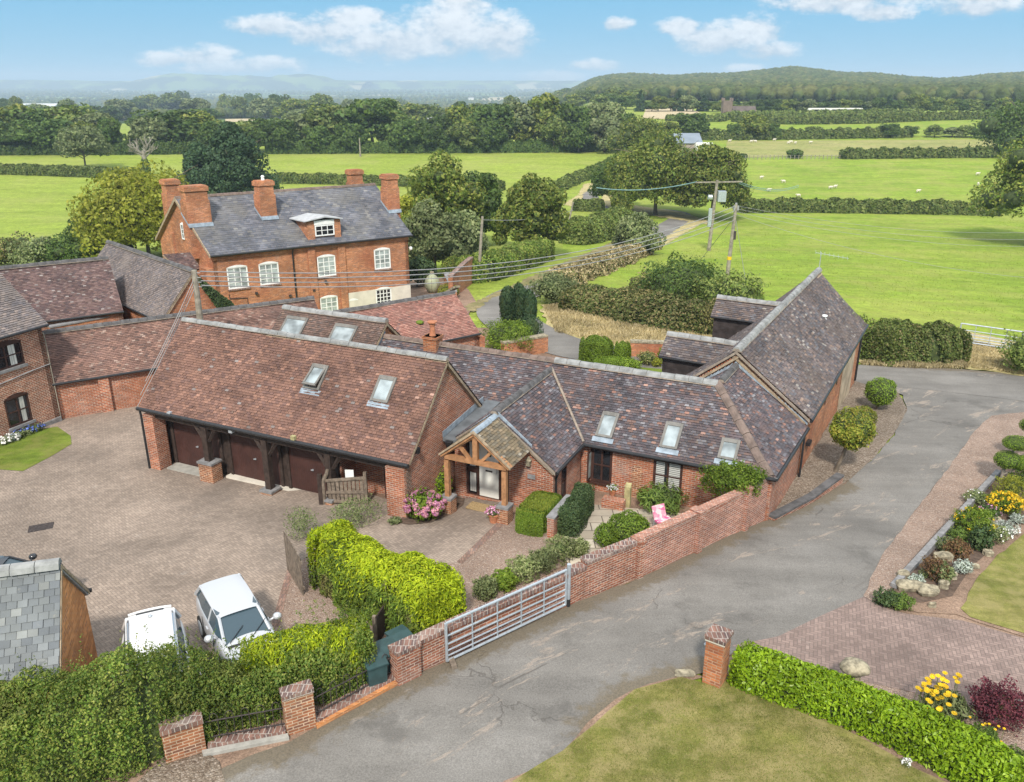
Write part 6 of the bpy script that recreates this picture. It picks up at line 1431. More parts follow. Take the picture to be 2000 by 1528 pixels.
# wheelie bins
for px, py, rz, lab in ((738, 1306, .5, 'green wheelie bin nearest the railing, lid shut'), (762, 1282, .6, 'middle green wheelie bin beside the brick wall end'), (790, 1256, .7, 'far green wheelie bin tucked behind the wall')):
    b = PZ(px, py, .72) + Vector((-.15, .35, 0)); b.z = Tz(b.x, b.y) - .34; r = thing('wheelie_bin', lab, 'bin', b, 0, 'green wheelie bins'); d = Vector((cos(rz), sin(rz), 0)); n = Vector((-d.y, d.x, 0))
    m = MB(); q = [b + d * x * .19 + n * y * .21 for x, y in ((-1, -1), (1, -1), (1, 1), (-1, 1))]; t = [b + d * x * .23 + n * y * .26 + ZX * .98 for x, y in ((-1, -1), (1, -1), (1, 1), (-1, 1))]
    for i in range(4): m.poly([q[i], q[(i + 1) % 4], t[(i + 1) % 4], t[i]])
    m.poly(q[::-1]); m.poly(t); m.build('body', BINP, r)
    m = MB(); m.prism([b + d * x * .25 + n * y + ZX * z for x, y, z in ((-1, -.30, 1.0), (-1, .29, 1.04), (-1, .29, 1.09), (-1, .05, 1.11), (-1, -.30, 1.04))], d * .50); m.build('lid', BINP, r)
    m = MB(); m.tube([b - d * .2 + n * .31 + ZX * 1.0, b + d * .2 + n * .31 + ZX * 1.0], .018, 6); m.build('handle', BINP, r)
    for s in (-1, 1): m = MB(); m.tube([b + d * s * .20 + n * .18 + ZX * .09, b + d * s * .25 + n * .18 + ZX * .09], .09, 10); m.build('wheel', BLACK, r)
# drain cover, doormat, edging
b = gv(80, 1031); m = MB(); m.cbox(b, (.8, .35), .75, .5, .02, b.z + .0); o = m.build('frame', GALV); o.name = 'drain_cover'; tag(o, 'dark iron drain cover set in the courtyard paving', 'drain cover')
o.data.materials.clear(); o.data.materials.append(IRON.m)
b = onplane(940, 994, Vector((0, 0, -.62)), ZX); m = MB(); m.cbox(b, UX, .95, .5, .03, Tz(b.x, b.y) + .035); tag(m.build('doormat', plain('coir', (.34, .24, .12), .98, .3, 20)), 'brown coir mat on the paving below the front door', 'doormat')
# ------------------------------------------------------------------ cars
PAINT_S = M('silver car paint', .35, .5); PAINT_S.col((.54, .55, .57)); PAINT_S.b.inputs['Metallic'].default_value = .35; PAINT_S.b.inputs['Coat Weight'].default_value = .6
PAINT_W = M('white car paint', .3, .5); PAINT_W.col((.66, .66, .66)); PAINT_W.b.inputs['Coat Weight'].default_value = .6
PAINT_K = M('black car paint', .25, .5); PAINT_K.col((.015, .015, .018)); PAINT_K.b.inputs['Coat Weight'].default_value = .6
SCREEN = M('windscreen', .06, .7); SCREEN.col((.045, .075, .095)); TYRE = plain('tyre', (.02, .02, .02), .9, .1, 5); CHROME = M('mirror glass', .15, .6); CHROME.col((.5, .52, .55)); CHROME.b.inputs['Metallic'].default_value = .8
def car(label, loc, head, paint, L=3.85, Wc=1.66, H=1.47, kind='hatch', spoiler=False, rails=False, dz=0.):
    """x runs forward along head; sections of the body swept from tail to nose"""
    r = thing('parked_car', label, 'car', loc, 0); d = Vector((cos(head), sin(head), 0)); n = Vector((-d.y, d.x, 0)); o = Vector(loc)
    W_ = lambda x, y, z: o + d * x + n * y + ZX * z
    h = L / 2; m = MB()
    # lower body: (x, half width, z bottom, z shoulder)
    secs = [(-h, .80, .42, .80), (-h + .06, .90, .30, .92), (-h + .35, .97, .22, .96), (-h * .5, 1.0, .20, .95), (0, 1.0, .20, .93), (h * .42, 1.0, .20, .92), (h * .55, .985, .20, .90), (h - .45, .95, .22, .80), (h - .12, .86, .28, .68), (h, .72, .36, .60)]
    rings = []
    for x, wf, zb, zs_ in secs:
        w2 = Wc / 2 * wf; rings.append([(x, -w2 * .86, zb), (x, -w2 * .97, zb + .12), (x, -w2, zb + (zs_ - zb) * .6), (x, -w2 * .95, zs_ - .05), (x, -w2 * .84, zs_), (x, 0, zs_ + .03), (x, w2 * .84, zs_), (x, w2 * .95, zs_ - .05), (x, w2, zb + (zs_ - zb) * .6), (x, w2 * .97, zb + .12), (x, w2 * .86, zb)])
    i0 = len(m.v); k = len(rings[0])
    for rg in rings: m.v += [tuple(W_(*p)) for p in rg]
    for a in range(len(rings) - 1):
        for b in range(k): m.f.append((i0 + a * k + b, i0 + a * k + (b + 1) % k, i0 + (a + 1) * k + (b + 1) % k, i0 + (a + 1) * k + b)); m.m.append(0)
    m.f.append(tuple(i0 + b for b in range(k - 1, -1, -1))); e = i0 + (len(rings) - 1) * k; m.f.append(tuple(e + b for b in range(k))); m.m += [0, 0]
    bo = m.build('body', paint, r, True); sm_ = bo.modifiers.new('Subdivision', 'SUBSURF'); sm_.levels = sm_.render_levels = 2
    # cabin: glass house and roof skin
    xb0, xb1, xr0, xr1, xw = -h + .10, -h + .42, -h + .42, h * .18, h * .62
    zs = .93; g = MB(); wb, wr = Wc / 2 * .90, Wc / 2 * .70
    low = [(xb0, wb * .92, zs - .02), (-h * .5, wb, zs - .02), (h * .3, wb, zs - .03), (xw, wb * .86, zs - .08)]; hi_ = [(xr0 - .12, wr * .95, H - .07), (-h * .4, wr, H - .03), (xr1 * .6, wr, H - .03), (xr1 + .05, wr * .93, H - .08)]
    i0 = len(g.v)
    for s in (-1, 1):
        for x, y, z in low: g.v.append(tuple(W_(x, y * s, z)))
        for x, y, z in hi_: g.v.append(tuple(W_(x, y * s, z)))
    for s in range(2):
        b = i0 + s * 8
        for a in range(3): q = (b + a, b + a + 1, b + 5 + a, b + 4 + a); g.f.append(q if s == 0 else q[::-1]); g.m.append(0)
    g.f += [(i0, i0 + 4, i0 + 12, i0 + 8), (i0 + 3, i0 + 11, i0 + 15, i0 + 7), (i0 + 4, i0 + 5, i0 + 13, i0 + 12), (i0 + 5, i0 + 6, i0 + 14, i0 + 13), (i0 + 6, i0 + 7, i0 + 15, i0 + 14)]; g.m += [0] * 5
    g.build('windows', SCREEN, r)
    q = MB(); xs = np.linspace(xr0 - .16, xr1 + .07, 9); i0 = 0; ny = 9
    for x in xs:
        t = (x - xs[0]) / (xs[-1] - xs[0]); zt = H - .012 + .035 * (1 - (2 * t - 1) ** 2) - .02 * t; w2 = wr * (1.05 - .03 * (2 * t - 1) ** 2)
        for j in range(ny): y = -1 + 2 * j / (ny - 1); q.v.append(tuple(W_(x, y * w2, zt - .035 * abs(y) ** 4)))
    for a in range(len(xs) - 1):
        for b in range(ny - 1): q.f.append((a * ny + b, (a + 1) * ny + b, (a + 1) * ny + b + 1, a * ny + b + 1)); q.m.append(0)
    q.build('roof_panel', paint, r, True)
    for s in (-1, 1):   # pillars
        q = MB(); q.tube([W_(xw - .02, s * wb * .86, zs - .06), W_(xr1 + .05, s * wr * .95, H - .07)], .04, 6); q.build('windscreen_pillar', paint, r)
        q = MB(); q.tube([W_(xb0 + .02, s * wb * .93, zs), W_(xr0 - .12, s * wr * .97, H - .07)], .06, 6); q.tube([W_(xr0 - .12, s * wr * 1.0, H - .065), W_(xr1 + .05, s * wr * .96, H - .075)], .035, 6); q.build('roof_pillar', paint, r)
        q = MB(); q.tube([W_(-.12, s * wb * 1.0, zs - .02), W_(-.16, s * wr * 1.01, H - .05)], .03, 6); q.build('door_pillar', paint if kind == 'hatch' else BLACK, r)
        q = MB(); c = W_(xw - .30, s * (Wc / 2 + .12), .98); q.ell(c, (.11, .11, .085), 12, 8); q.tube([c, W_(xw - .30, s * (Wc / 2 - .08), .93)], .03, 6); q.build('wing_mirror', paint, r, True)
        for x in (-h + .68, h - .72):
            q = MB(); q.tube([W_(x, s * (Wc / 2 - .20), .30), W_(x, s * (Wc / 2 + .005), .30)], .30, 18); wl_ = q.build('wheel', TYRE, r); q = MB(); q.tube([W_(x, s * (Wc / 2 - .0), .30), W_(x, s * (Wc / 2 + .014), .30)], .20, 14); w2_ = q.build('rim', GALV, None); w2_.parent = wl_
        q = MB(); q.ell(W_(h - .16, s * Wc * .33, .66), (.16, .16, .09), 10, 6); q.build('headlight', CHROME, r, True)
        if rails: q = MB(); q.tube([W_(xr0, s * wr * .93, H - .02), W_(xr0 + .2, s * wr * .95, H + .035), W_(xr1 - .2, s * wr * .95, H + .03), W_(xr1, s * wr * .92, H - .03)], .018, 6); q.build('roof_rail', CHROME, r)
    if spoiler:
        q = MB(); q.tube([W_(xr0 - .26, y * wr, H - .03 - .04 * y * y) for y in np.linspace(-.92, .92, 9)], .05, 6); q.build('spoiler', paint, r)
        q = MB(); q.box(W_(xr0 - .19, -.30, H - .035), n * .6, d * .06, ZX * .03); q.build('brake_slot', BLACK, r)
        q = MB(); q.ell(W_(xr0 + .08, 0, H + .025), (.05, .05, .03), 10, 6); q.build('aerial', GALV, r)
    q = MB(); q.box(W_(xw + .05, -Wc * .36, zs - .10), n * Wc * .72, d * .07, ZX * .015); q.build('scuttle', BLACK, r)
    q = MB()   # shut lines, wipers, plate
    for s in (-1, 1):
        for x in (-h * .32, h * .28): q.box(W_(x, s * (Wc / 2 - .002) - .006, .36), d * .012, n * .012, ZX * .5)
        q.box(W_(xw + .10, s * Wc * .36 - .006, zs - .085), d * (h - xw - .45), n * .012, ZX * .012)
    q.build('shut_line', BLACK, r)
    q = MB()
    for y in (-.42, .12): q.tube([W_(xw - .0, y, zs - .05), W_(xw - .28, y + .40, zs + .12)], .010, 4)
    q.build('wiper', BLACK, r)
    q = MB(); q.box(W_(h - .01, -.25, .40), d * .02, n * .5, ZX * .11); q.build('number_plate', WHITE, r)
    for s in (-1, 1):
        for x in (-h * .12, h * .18): q = MB(); q.box(W_(x, s * (Wc / 2 - .01) - .015, .74), d * .15, n * .03, ZX * .025); q.build('door_handle', paint, r)
    return r
ml, mr = PZ(410, 1240, .82), PZ(533, 1206, .82); v = mr - ml; hd = math.atan2(v.y, v.x) - pi / 2; mid = (ml + mr) / 2
hd += .10; c = mid - Vector((cos(hd), sin(hd), 0)) * .50
car('silver hatchback with a clear windscreen parked facing the golden hedge', (c.x, c.y, Tz(c.x, c.y) + .03), hd, PAINT_S, 3.12, 1.38, 1.27)
cb = PZ(292, 1190, 1.32); hd = R(-66); c = cb + Vector((cos(hd), sin(hd), 0)) * 1.62
car('white car with roof rails and a slotted rear spoiler half behind the hedge', (c.x, c.y, Tz(c.x, c.y) + .03), hd, PAINT_W, 3.6, 1.46, 1.34, 'suv', True, True)
c = PZ(134, 1112, .9); car('black car mostly hidden behind the slate roofed outbuilding', (c.x - 2.2, c.y + .05, Tz(c.x, c.y) + .03), R(8), PAINT_K, 3.5, 1.5, 1.3)
# ------------------------------------------------------------------ things in the front garden
def pot(label, c, r, h, flower, n=120, fs=.05, lm=L_BRIGHT, name='flower_pot'):
    t = thing(name, label, 'flower pot', c); m = MB(); m.lathe(c, [(r * .7, 0), (r, h), (r * 1.08, h), (r * 1.08, h + .03), (r * .9, h + .03)], 14); m.build('pot', TERRA, t)
    o = shrub('plant', None, None, (c[0], c[1], c[2] + h * .75), (r * 1.5, r * 1.5, r * 1.1), lm, 260, .05, flowers=(flower, n, fs)); o.parent = t; o.matrix_parent_inverse = Matrix.Translation(t['_l']).inverted()
    return t
b = gv(964, 1020); pot('pot of pink flowers standing by the porch plinth', b, .17, .26, P_MAG, 70, .035)
b = gv(1195, 985); b.z += .35; pot('small pot of white flowers under the cottage window', b, .13, .2, P_WHITE, 30, .03)
q = gv(1198, 992); m = MB(); m.cbox(q, UX, .75, .36, .44, q.z - .1); tag(m.build('brick_step', BR_RED), 'low brick step carrying the pot of white flowers', 'step')
b = gv(1225, 990); m = MB(); m.cbox(b, UX, .20, .16, .80, b.z - .05); m.prism([b + UX * x + VX * y + ZX * z for x, y, z in ((-.1, -.08, .75), (.1, -.08, .75), (.1, .08, .85), (-.1, .08, .85))], ZX * .03); tag(m.build('garden_post', TIMB_P), 'short pale green timber post on the patio', 'post')
w0, w1 = gv(1068, 1050), gv(1105, 1008); W0 = w1 - w0
wallrun('garden_wall', 'short brick wall with slate coping beside the clipped box hedge', [w0, w1 + W0 * .05], .72, .22, BR_RED, cap=STONE_G, caph=.05, tops=[.74, .78], side=-1)
b = gv(1290, 1035); fl = M('pink floral fabric', .9, .2); fl.col(fl.cr(fl.vor(fl.obj(), 9, 'F1', 1), [(0, (.62, .10, .28)), (.4, (.75, .55, .55)), (.7, (.55, .08, .22)), (1, (.85, .75, .70))]))
t = thing('garden_chair', 'garden chair with a pink floral back showing over the lane wall', 'chair', b); d = Vector((.9, .42, 0)).normalized(); n = Vector((-d.y, d.x, 0)); zb = b.z
m = MB(); q = b - d * .27; m.prism([q + ZX * .38, q + d * .46 + ZX * .38, q + d * .46 + n * .2 + ZX * .80, q + n * .2 + ZX * .80], (n * -.03 + ZX * .03)); m.build('back_cushion', fl, t)
m = MB(); m.box(q - n * .45 + ZX * .38, d * .54, n * .48, ZX * .06); m.build('seat', fl, t)
for x in (.0, .52):
    for y in (-.42, .0): m = MB(); m.tube([q + d * x + n * y - ZX * .02, q + d * x + n * y + ZX * .4], .016, 6); m.build('leg', GALV, t)
m = MB(); q = Q(-3.8, fw_ - .05, 0)
for k in range(3): m.tube([Q(-3.9 + k * .2, fw_ - .05, -.8), Q(-3.9 + k * .2, fw_ - .05, .45 + .12 * (k == 1))], .012, 5)
m.tube([Q(-3.9 + .4 * t_, fw_ - .05, .45 + .2 * sin(pi * t_)) for t_ in np.linspace(0, 1, 7)], .012, 5); tag(m.build('iron_trellis', IRON), 'thin arched iron trellis on the cottage wall right of the windows', 'trellis')
# right-hand garden: edging board, rockery, staddle stone
e0, e1 = gv(1738, 1147), gv(1944, 923); d = e1 - e0; d.z = 0; L = d.length; d.normalize(); n = Vector((d.y, -d.x, 0)); z0, z1 = Tz(e0.x, e0.y), Tz(e1.x, e1.y)
m = MB(); m.prism([Vector((e0.x, e0.y, z0 - .2)), Vector((e1.x, e1.y, z1 - .2)), Vector((e1.x, e1.y, z1 + .14)), Vector((e0.x, e0.y, z0 + .14))], n * .18); tag(m.build('retaining_kerb', STONE_G), 'long straight grey retaining kerb of the flower bed', 'kerb')
ST = [(1775, 1152, .34, .22, .20, 'large dark boulder at the corner of the rockery'), (1812, 1160, .34, .2, .17, 'square sandstone block at the rockery foot'), (1842, 1148, .16, .14, .15, 'mossy stone beside the square sandstone block'), (1858, 1130, .15, .13, .13, 'small mossy stone edging the lawn path'), (1840, 1092, .30, .19, .15, 'pale smooth boulder among the heathers'), (1885, 1112, .15, .12, .12, 'tan stone near the silver cushion plant'),
      (1905, 1110, .12, .1, .1, 'small tan stone nearest the lawn edge'), (1930, 1085, .16, .13, .12, 'grey tan stone by the tall dark foliage'), (1962, 1040, .15, .13, .12, 'tan stone under the yellow potentilla edge'), (1820, 1186, .10, .07, .10, 'small pale wedge stone fallen on the earth path'), (1940, 1020, .22, .14, .12, 'pale flat stone behind the yellow potentilla'), (1762, 1128, .2, .15, .14, 'mossy stone beside the grey kerb end'), (1668, 1165, .2, .12, .06, 'flat pale stone at the drive corner')]
def stone(c, r, label, seed, cat='rock', name='rockery_stone', mat_=STONE):
    rg = np.random.default_rng(seed); ph = rg.uniform(0, 6, 6); m = MB()
    m.ell((c.x, c.y, c.z + r[2] * .6), (r[0], r[1], r[2]), 14, 9, lambda d: (abs(d.x) ** 4 + abs(d.y) ** 4 + abs(d.z) ** 4) ** -.22 * (1 + .10 * sin(3 * d.x + ph[0]) + .09 * sin(4 * d.y + ph[1]) + .07 * sin(5 * d.z + ph[2]) + .05 * sin(9 * d.x + 7 * d.y + ph[3])) * .92)
    o = m.build(name, mat_); o.rotation_euler = (0, 0, 0); return tag(o, label, cat)
for k, (px, py, a, b_, h_, lab) in enumerate(ST[:-1]): stone(gv(px, py), (a, b_, h_), lab, k)
b = gv(1338, 1318); stone(b, (.24, .14, .05), 'flat pale stone lying against the gate pillar', 40)
b = gv(1663, 1345); t = thing('staddle_stone', 'mushroom shaped staddle stone behind the laurel hedge', 'staddle stone', b); m = MB(); m.lathe(b, [(.20, 0), (.18, .2), (.13, .52)], 12); m.build('stem', STONE, t); m = MB(); m.ell(b + ZX * .60, (.34, .30, .15), 16, 8, lambda d: 1 + .06 * sin(5 * d.x + 3 * d.y)); m.build('cap', STONE, t, True)
# big stone urn on the farmhouse forecourt
b = gv(845, 572); t = thing('stone_urn', 'huge round pale green ribbed urn on the farmhouse forecourt', 'urn', b); s_ = 46 / (FPX / (b.y / cos(.2))) / 2 * .54 * 1.0
rr_ = .62; m = MB(); m.lathe(b, [(rr_ * .35, 0), (rr_ * .62, .12), (rr_ * .95, .5), (rr_, .8), (rr_ * .88, 1.12), (rr_ * .5, 1.42), (rr_ * .22, 1.55)], 20); m.build('body', plain('pale green glaze', (.33, .36, .24), .7, .2, 2), t, True)
m = MB(); m.lathe(b + ZX * 1.55, [(rr_ * .2, 0), (rr_ * .3, .16), (rr_ * .27, .2)], 16); m.build('neck', STONE, t)
m = MB()
for k in range(8):
    q = k * pi / 4; m.tube([b + Vector((cos(q) * r_, sin(q) * r_, z)) for r_, z in ((rr_ * .64, .12), (rr_ * .98, .5), (rr_ * 1.02, .8), (rr_ * .9, 1.12), (rr_ * .5, 1.44))], .02, 5)
m.build('rib', STONE, t)
# ------------------------------------------------------------------ poles and wires
def pole(label, b, h, r_, lean=(0, 0), arm=None, group='wooden poles carrying the wires', ins=True, name='telegraph_pole'):
    b = Vector(b); t = thing(name, label, 'pole', b, 0, group); top = b + Vector((lean[0], lean[1], h)); m = MB(); m.tube([b - ZX * .5, b.lerp(top, .5), top], [r_ * 1.2, r_, r_ * .8], 10); m.build('shaft', POLEW, t); return t, top
pw, ptop = pole('short pole on the low range roof with guy wires', Vector(PZ(388, 620, 1.0)), 3.0, .13, (-.15, 0)) if False else (None, None)
y0 = 38.2; b = onplane(388, 618, Vector((0, y0, 0)), Vector((0, 1, 0))); tp = onplane(379, 528, Vector((0, y0, 0)), Vector((0, 1, 0)))
pw, ptop = pole('wooden pole rising behind the courtyard range by the ivied gable', Vector((b.x, b.y, Tz(b.x, b.y))), tp.z - Tz(b.x, b.y), .16, (tp.x - b.x, 0))
m = MB()
for k in range(4):
    z = ptop - ZX * (.12 + .22 * k); m.tube([z - Vector((.05, 0, 0)), z + Vector((.28, -.05, 0)), z + Vector((.28, -.05, .1))], .02, 6)
m.build('insulator', CABLE, pw)
b2 = gv(1419, 548); h2 = zat(1427, 400, b2) - b2.z; pk, t2 = pole('nearest tall pole in the pasture behind the bank, with many wires', b2, h2, .17, (.25, 0))
m = MB(); m.cbox(t2 - ZX * .5, (1, .2), .5, .2, .4); m.tube([t2 - ZX * .2, t2 + ZX * .15], .1, 8); m.build('junction_box', CABLE, pk)
m = MB(); q = b2.lerp(t2, .55); m.cbox(q + Vector((.2, -.1, 0)), (1, 0), .2, .2, .75); m.build('fuse_box', IRON, pk)
m = MB(); q = b2.lerp(t2, .28); m.tube([q, q + ZX * .3], .20, 10); m.build('warning_band', P_YEL, pk)
b1 = gv(1384, 490); h1 = zat(1391, 352, b1) - b1.z; pj, t1 = pole('far tall pole with a transformer and crossarm below the big oak', b1, h1, .20, (.35, 0))
m = MB(); m.box(t1 + Vector((-2.6, -.1, -.35)), Vector((5.6, 0, .1)), Vector((0, .15, 0)), ZX * .15); m.build('crossarm', POLEW, pj)
m = MB(); q = b1.lerp(t1, .74); m.cbox(q + Vector((.72, -.2, -.3)), (1, 0), .95, .7, 1.25); m.build('transformer', GALV, pj)
m = MB(); m.tube([q + Vector((-.9, -.2, .2)), q + Vector((-.4, -.2, .2))], .3, 10); m.build('switch', GALV, pj)
m = MB(); q2 = b1.lerp(t1, .35); m.cbox(q2 + Vector((-.35, -.2, 0)), (1, 0), .4, .3, 2.2); m.build('cable_guard', GALV, pj)
b3 = gv(934, 552); h3 = zat(941, 423, b3) - b3.z; pl_, t3 = pole('pale pole at the garden wall beside the lane bend', b3, h3, .13, (.45, 0))
b4 = gv(1107, 452); h4 = zat(1117, 400, b4) - b4.z; pm_, t4 = pole('thin leaning pole by the field hedge', b4, h4 + .4, .13, (.85, 0))
b5 = gv(704, 306); pn_, t5 = pole('distant thin pole in the meadow before the tree belt', b5, zat(703, 271, b5) - b5.z, .22)
b6 = gv(628, 292); po_, t6 = pole('faint pole among the trees of the far belt', (b6[0], b6[1] + 8, Tz(b6[0], b6[1])), 8.5, .22)
def wire(label, a, b, sag=.6, r_=.018, mat_=CABLE, group='overhead wires'):
    a, b = Vector(a), Vector(b); m = MB(); m.tube([a.lerp(b, t) - ZX * sag * 4 * t * (1 - t) for t in np.linspace(0, 1, 15)], r_, 5, False); tag(m.build('wire', mat_), label, 'wire', group)
ords = ('top', 'second', 'third', 'lowest')
for k in range(4): wire('%s of the four wires crossing in front of the farmhouse' % ords[k], ptop + Vector((.28, -.05, -.05 - .22 * k)), t2 - ZX * (.1 + .42 * k), 1.9, .028)
wire('thick blue green cable from the oak tree pole towards the lane', t1 - ZX * .2 + Vector((-2.4, 0, 0)), onplane(1165, 367, Vector((0, t1.y + 12, 0)), Vector((0, 1, 0))), .6, .055, CABLE_B)
for k in range(2): wire('pair of blue green wires running right from the oak tree pole', t1 + Vector((2.6, 0, -.2 - .2 * k)), onplane(1560, 362 + 3 * k, Vector((0, t1.y + 40, 0)), Vector((0, 1, 0))), .8, .04, CABLE_B)
for k, (py, yy) in enumerate(((418, 95), (433, 90), (448, 84), (520, 76))): wire('thin wire leading right over the pasture, %s of four' % ords[k], t2 - ZX * (.1 + .25 * k), onplane(2120, py + 30, Vector((0, yy, 0)), Vector((0, 1, 0))), 1.2, .014)
wire('stay wire on the left of the nearest tall pole', t2 - ZX * 1.0, gv(1392, 535) + Vector((0, 6, 0)), .0, .025); wire('stay wire on the right of the nearest tall pole', t2 - ZX * 1.0, gv(1456, 548), .0, .025)
wire('service wire from the garden pole to the leaning pole', t3 - ZX * .3, t4 - ZX * 1.2, .5, .03)
for k in range(3): wire('guy and cable dropping from the range pole to the courtyard corner, %s' % ('upper', 'middle', 'lower')[k], ptop - ZX * (.3 + .2 * k), onplane((284, 274, 268)[k], (745, 772, 795)[k], Vector((0, 35.4, 0)), Vector((0, 1, 0))), .1, .016)
m = MB(); q = Vector((*rf[:2], rf.z + .15)); m.tube([q, q + ZX * .75], .02, 6); A0 = q + ZX * .75; m.tube([A0 - Vector((.3, .1, 0)), A0 + Vector((1.3, -.35, -.25))], .012, 6)
for k in range(8): p = A0 + Vector((-.25, .08, 0)).lerp(Vector((1.25, -.33, -.24)), k / 7); m.tube([p - Vector((.04, .14, .07)), p + Vector((.04, .14, .07))], .006, 4)
tag(m.build('tv_aerial', GALV), 'spiky television aerial on the far gable of the barn', 'aerial')
# ------------------------------------------------------------------ hedges and garden plants
def nb(a, b): d = Vector(b) - Vector(a); d.z = 0; d.normalize(); return Vector((-d.y, d.x, 0))
# big mixed hedge along the near left
front = [gv(748, 1350), gv(640, 1392), gv(560, 1418), gv(480, 1440), gv(400, 1466), gv(340, 1490), gv(300, 1508), gv(150, 1552), gv(-60, 1610), gv(-300, 1680)]
off = [.62, .72, .8, .85, .88, .80, .75, .75, .8, .8]
path = [f + Vector((-.45, .9, 0)) * (o + .12) for f, o in zip(front, off)]
BH = hedge('hedge', 'huge mixed green hedge filling the near left corner behind the railing', path, lambda t: 1.35 + .35 * np.sin(t * 3), lambda t: np.interp(t, [0, .1, .2, .3, .42, .55, .7, 1], [1.68, 1.45, 1.18, 1.22, 1.70, 2.05, 2.1, 1.95]), L_HEDGE, 1900, .062, rough=.28, depth=.36, jit=1., ex=2.8, cap=True)
pts = [(p.x + RG.normal() * .35, p.y + RG.normal() * .35, Tz(p.x, p.y) + 1.55 + .1 * RG.random()) for t in RG.random(150) for p in [path[1].lerp(path[-2], t)]]
pts = []
for _ in range(420):
    i = RG.integers(0, len(path) - 1); p = path[i].lerp(path[i + 1], RG.random()); pts.append((p.x + RG.normal() * .4, p.y + RG.normal() * .3, Tz(p.x, p.y) + float(np.interp(i / (len(path) - 1), [0, .1, .2, .3, .42, .55, .7, 1], [1.5, 1.25, 1.0, 1.05, 1.5, 1.8, 1.85, 1.7])) + .15 * RG.random()))
sprigs('shoots', BH, pts, .40, L_HEDGE, 18, .05)
a = [PZ(725, 1222, 1.45), PZ(640, 1240, 1.45), PZ(560, 1262, 1.45), PZ(470, 1284, 1.42)]
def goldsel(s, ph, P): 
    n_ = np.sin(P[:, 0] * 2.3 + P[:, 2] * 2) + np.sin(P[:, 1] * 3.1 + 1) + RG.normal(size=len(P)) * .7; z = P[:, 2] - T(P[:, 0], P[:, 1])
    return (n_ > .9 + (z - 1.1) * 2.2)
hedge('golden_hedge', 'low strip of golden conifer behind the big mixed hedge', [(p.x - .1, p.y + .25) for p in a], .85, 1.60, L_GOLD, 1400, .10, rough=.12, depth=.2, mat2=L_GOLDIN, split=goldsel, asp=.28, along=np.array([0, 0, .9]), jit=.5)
# golden conifer hedge between courtyard and gravel
g0, g1, g2_, g3 = PZ(626, 1016, 1.6), PZ(700, 1060, 1.6), PZ(790, 1106, 1.55), PZ(882, 1160, 1.3)
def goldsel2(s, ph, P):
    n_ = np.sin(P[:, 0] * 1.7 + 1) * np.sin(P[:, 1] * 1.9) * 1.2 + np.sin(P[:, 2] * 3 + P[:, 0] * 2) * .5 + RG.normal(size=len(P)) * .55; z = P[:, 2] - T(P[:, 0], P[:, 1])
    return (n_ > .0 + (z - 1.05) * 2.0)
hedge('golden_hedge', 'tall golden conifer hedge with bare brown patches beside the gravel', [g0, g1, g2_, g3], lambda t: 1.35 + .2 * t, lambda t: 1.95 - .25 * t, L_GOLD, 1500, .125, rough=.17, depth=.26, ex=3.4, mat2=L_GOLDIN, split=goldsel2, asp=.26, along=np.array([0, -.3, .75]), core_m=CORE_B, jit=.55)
ft = [gv(1412, 1338), gv(1480, 1366), gv(1560, 1392), gv(1640, 1420), gv(1700, 1446), gv(1780, 1486), gv(1860, 1530), gv(1960, 1590), gv(2080, 1670)]
hedge('laurel_hedge', 'bright green clipped laurel hedge running down the near right lawn', [(f.x + .30, f.y + .26) for f in ft], .82, 1.0, L_LAUREL, 1300, .095, rough=.10, depth=.2, ex=3.2, asp=.45, jit=.75)
# clipped box hedge by the porch
b0 = gv(1030, 1047); wd_ = (w1 - w0); wd_.z = 0; wd_.normalize()
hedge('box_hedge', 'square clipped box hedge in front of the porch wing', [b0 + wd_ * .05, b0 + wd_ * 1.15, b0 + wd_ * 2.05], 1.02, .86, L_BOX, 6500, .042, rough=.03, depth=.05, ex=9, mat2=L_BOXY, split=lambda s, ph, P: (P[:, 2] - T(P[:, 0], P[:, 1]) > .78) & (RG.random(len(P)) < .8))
a, b = gv(1108, 1050), gv(1142, 990)
hedge('shrub', 'dark small leaved shrub behind the garden wall', [a, (a + b) / 2, b], .75, 1.0, L_SHRUB, 1800, .055, rough=.14, depth=.16, cat='shrub')
def S_(px, py, rx, rz, label, mat_, n=2500, lsz=.05, cat='shrub', ry=None, name='shrub', dz=0., **k):
    b = G(px, py); return shrub(name, label, cat, (b[0], b[1], b[2] + dz), (rx, ry or rx, rz), mat_, n, lsz, **k)
S_(1226, 1064, .74, .58, 'round clipped bush behind the lane wall by the patio', L_BOX, 7500, .06, lumps=5)
S_(1184, 1066, .42, .40, 'smaller round bush left of the big clipped bush', L_BOX, 2800, .06, lumps=4)
S_(1292, 994, .82, .46, 'arching fern clump under the shuttered window', L_FERN, 1800, .17, asp=.22, up=.8, core=.6)
S_(1258, 985, .24, .32, 'upright bright green plant beside the garden post', L_BRIGHT, 700, .06)
p = PZ(1432, 945, .85); shrub('climber', 'bushy green climber spilling over the lane wall near the hip corner', 'climber', (p.x, p.y, p.z - .42), (1.02, .75, .55), L_BRIGHT, 5200, .115, asp=.3, lumps=14, squat=False, along=np.array([0, 0, .4]), core=.45, jit=1.)
t_ = MB(); t_.tube([Vector((p.x + .1, p.y + .2, Tz(p.x, p.y) - .1)), Vector((p.x, p.y + .1, p.z - .3))], .05, 6); 
o_ = [o for o in COL.objects if o.name == 'climber'][0]; t_.build('stem', BARK).parent = o_
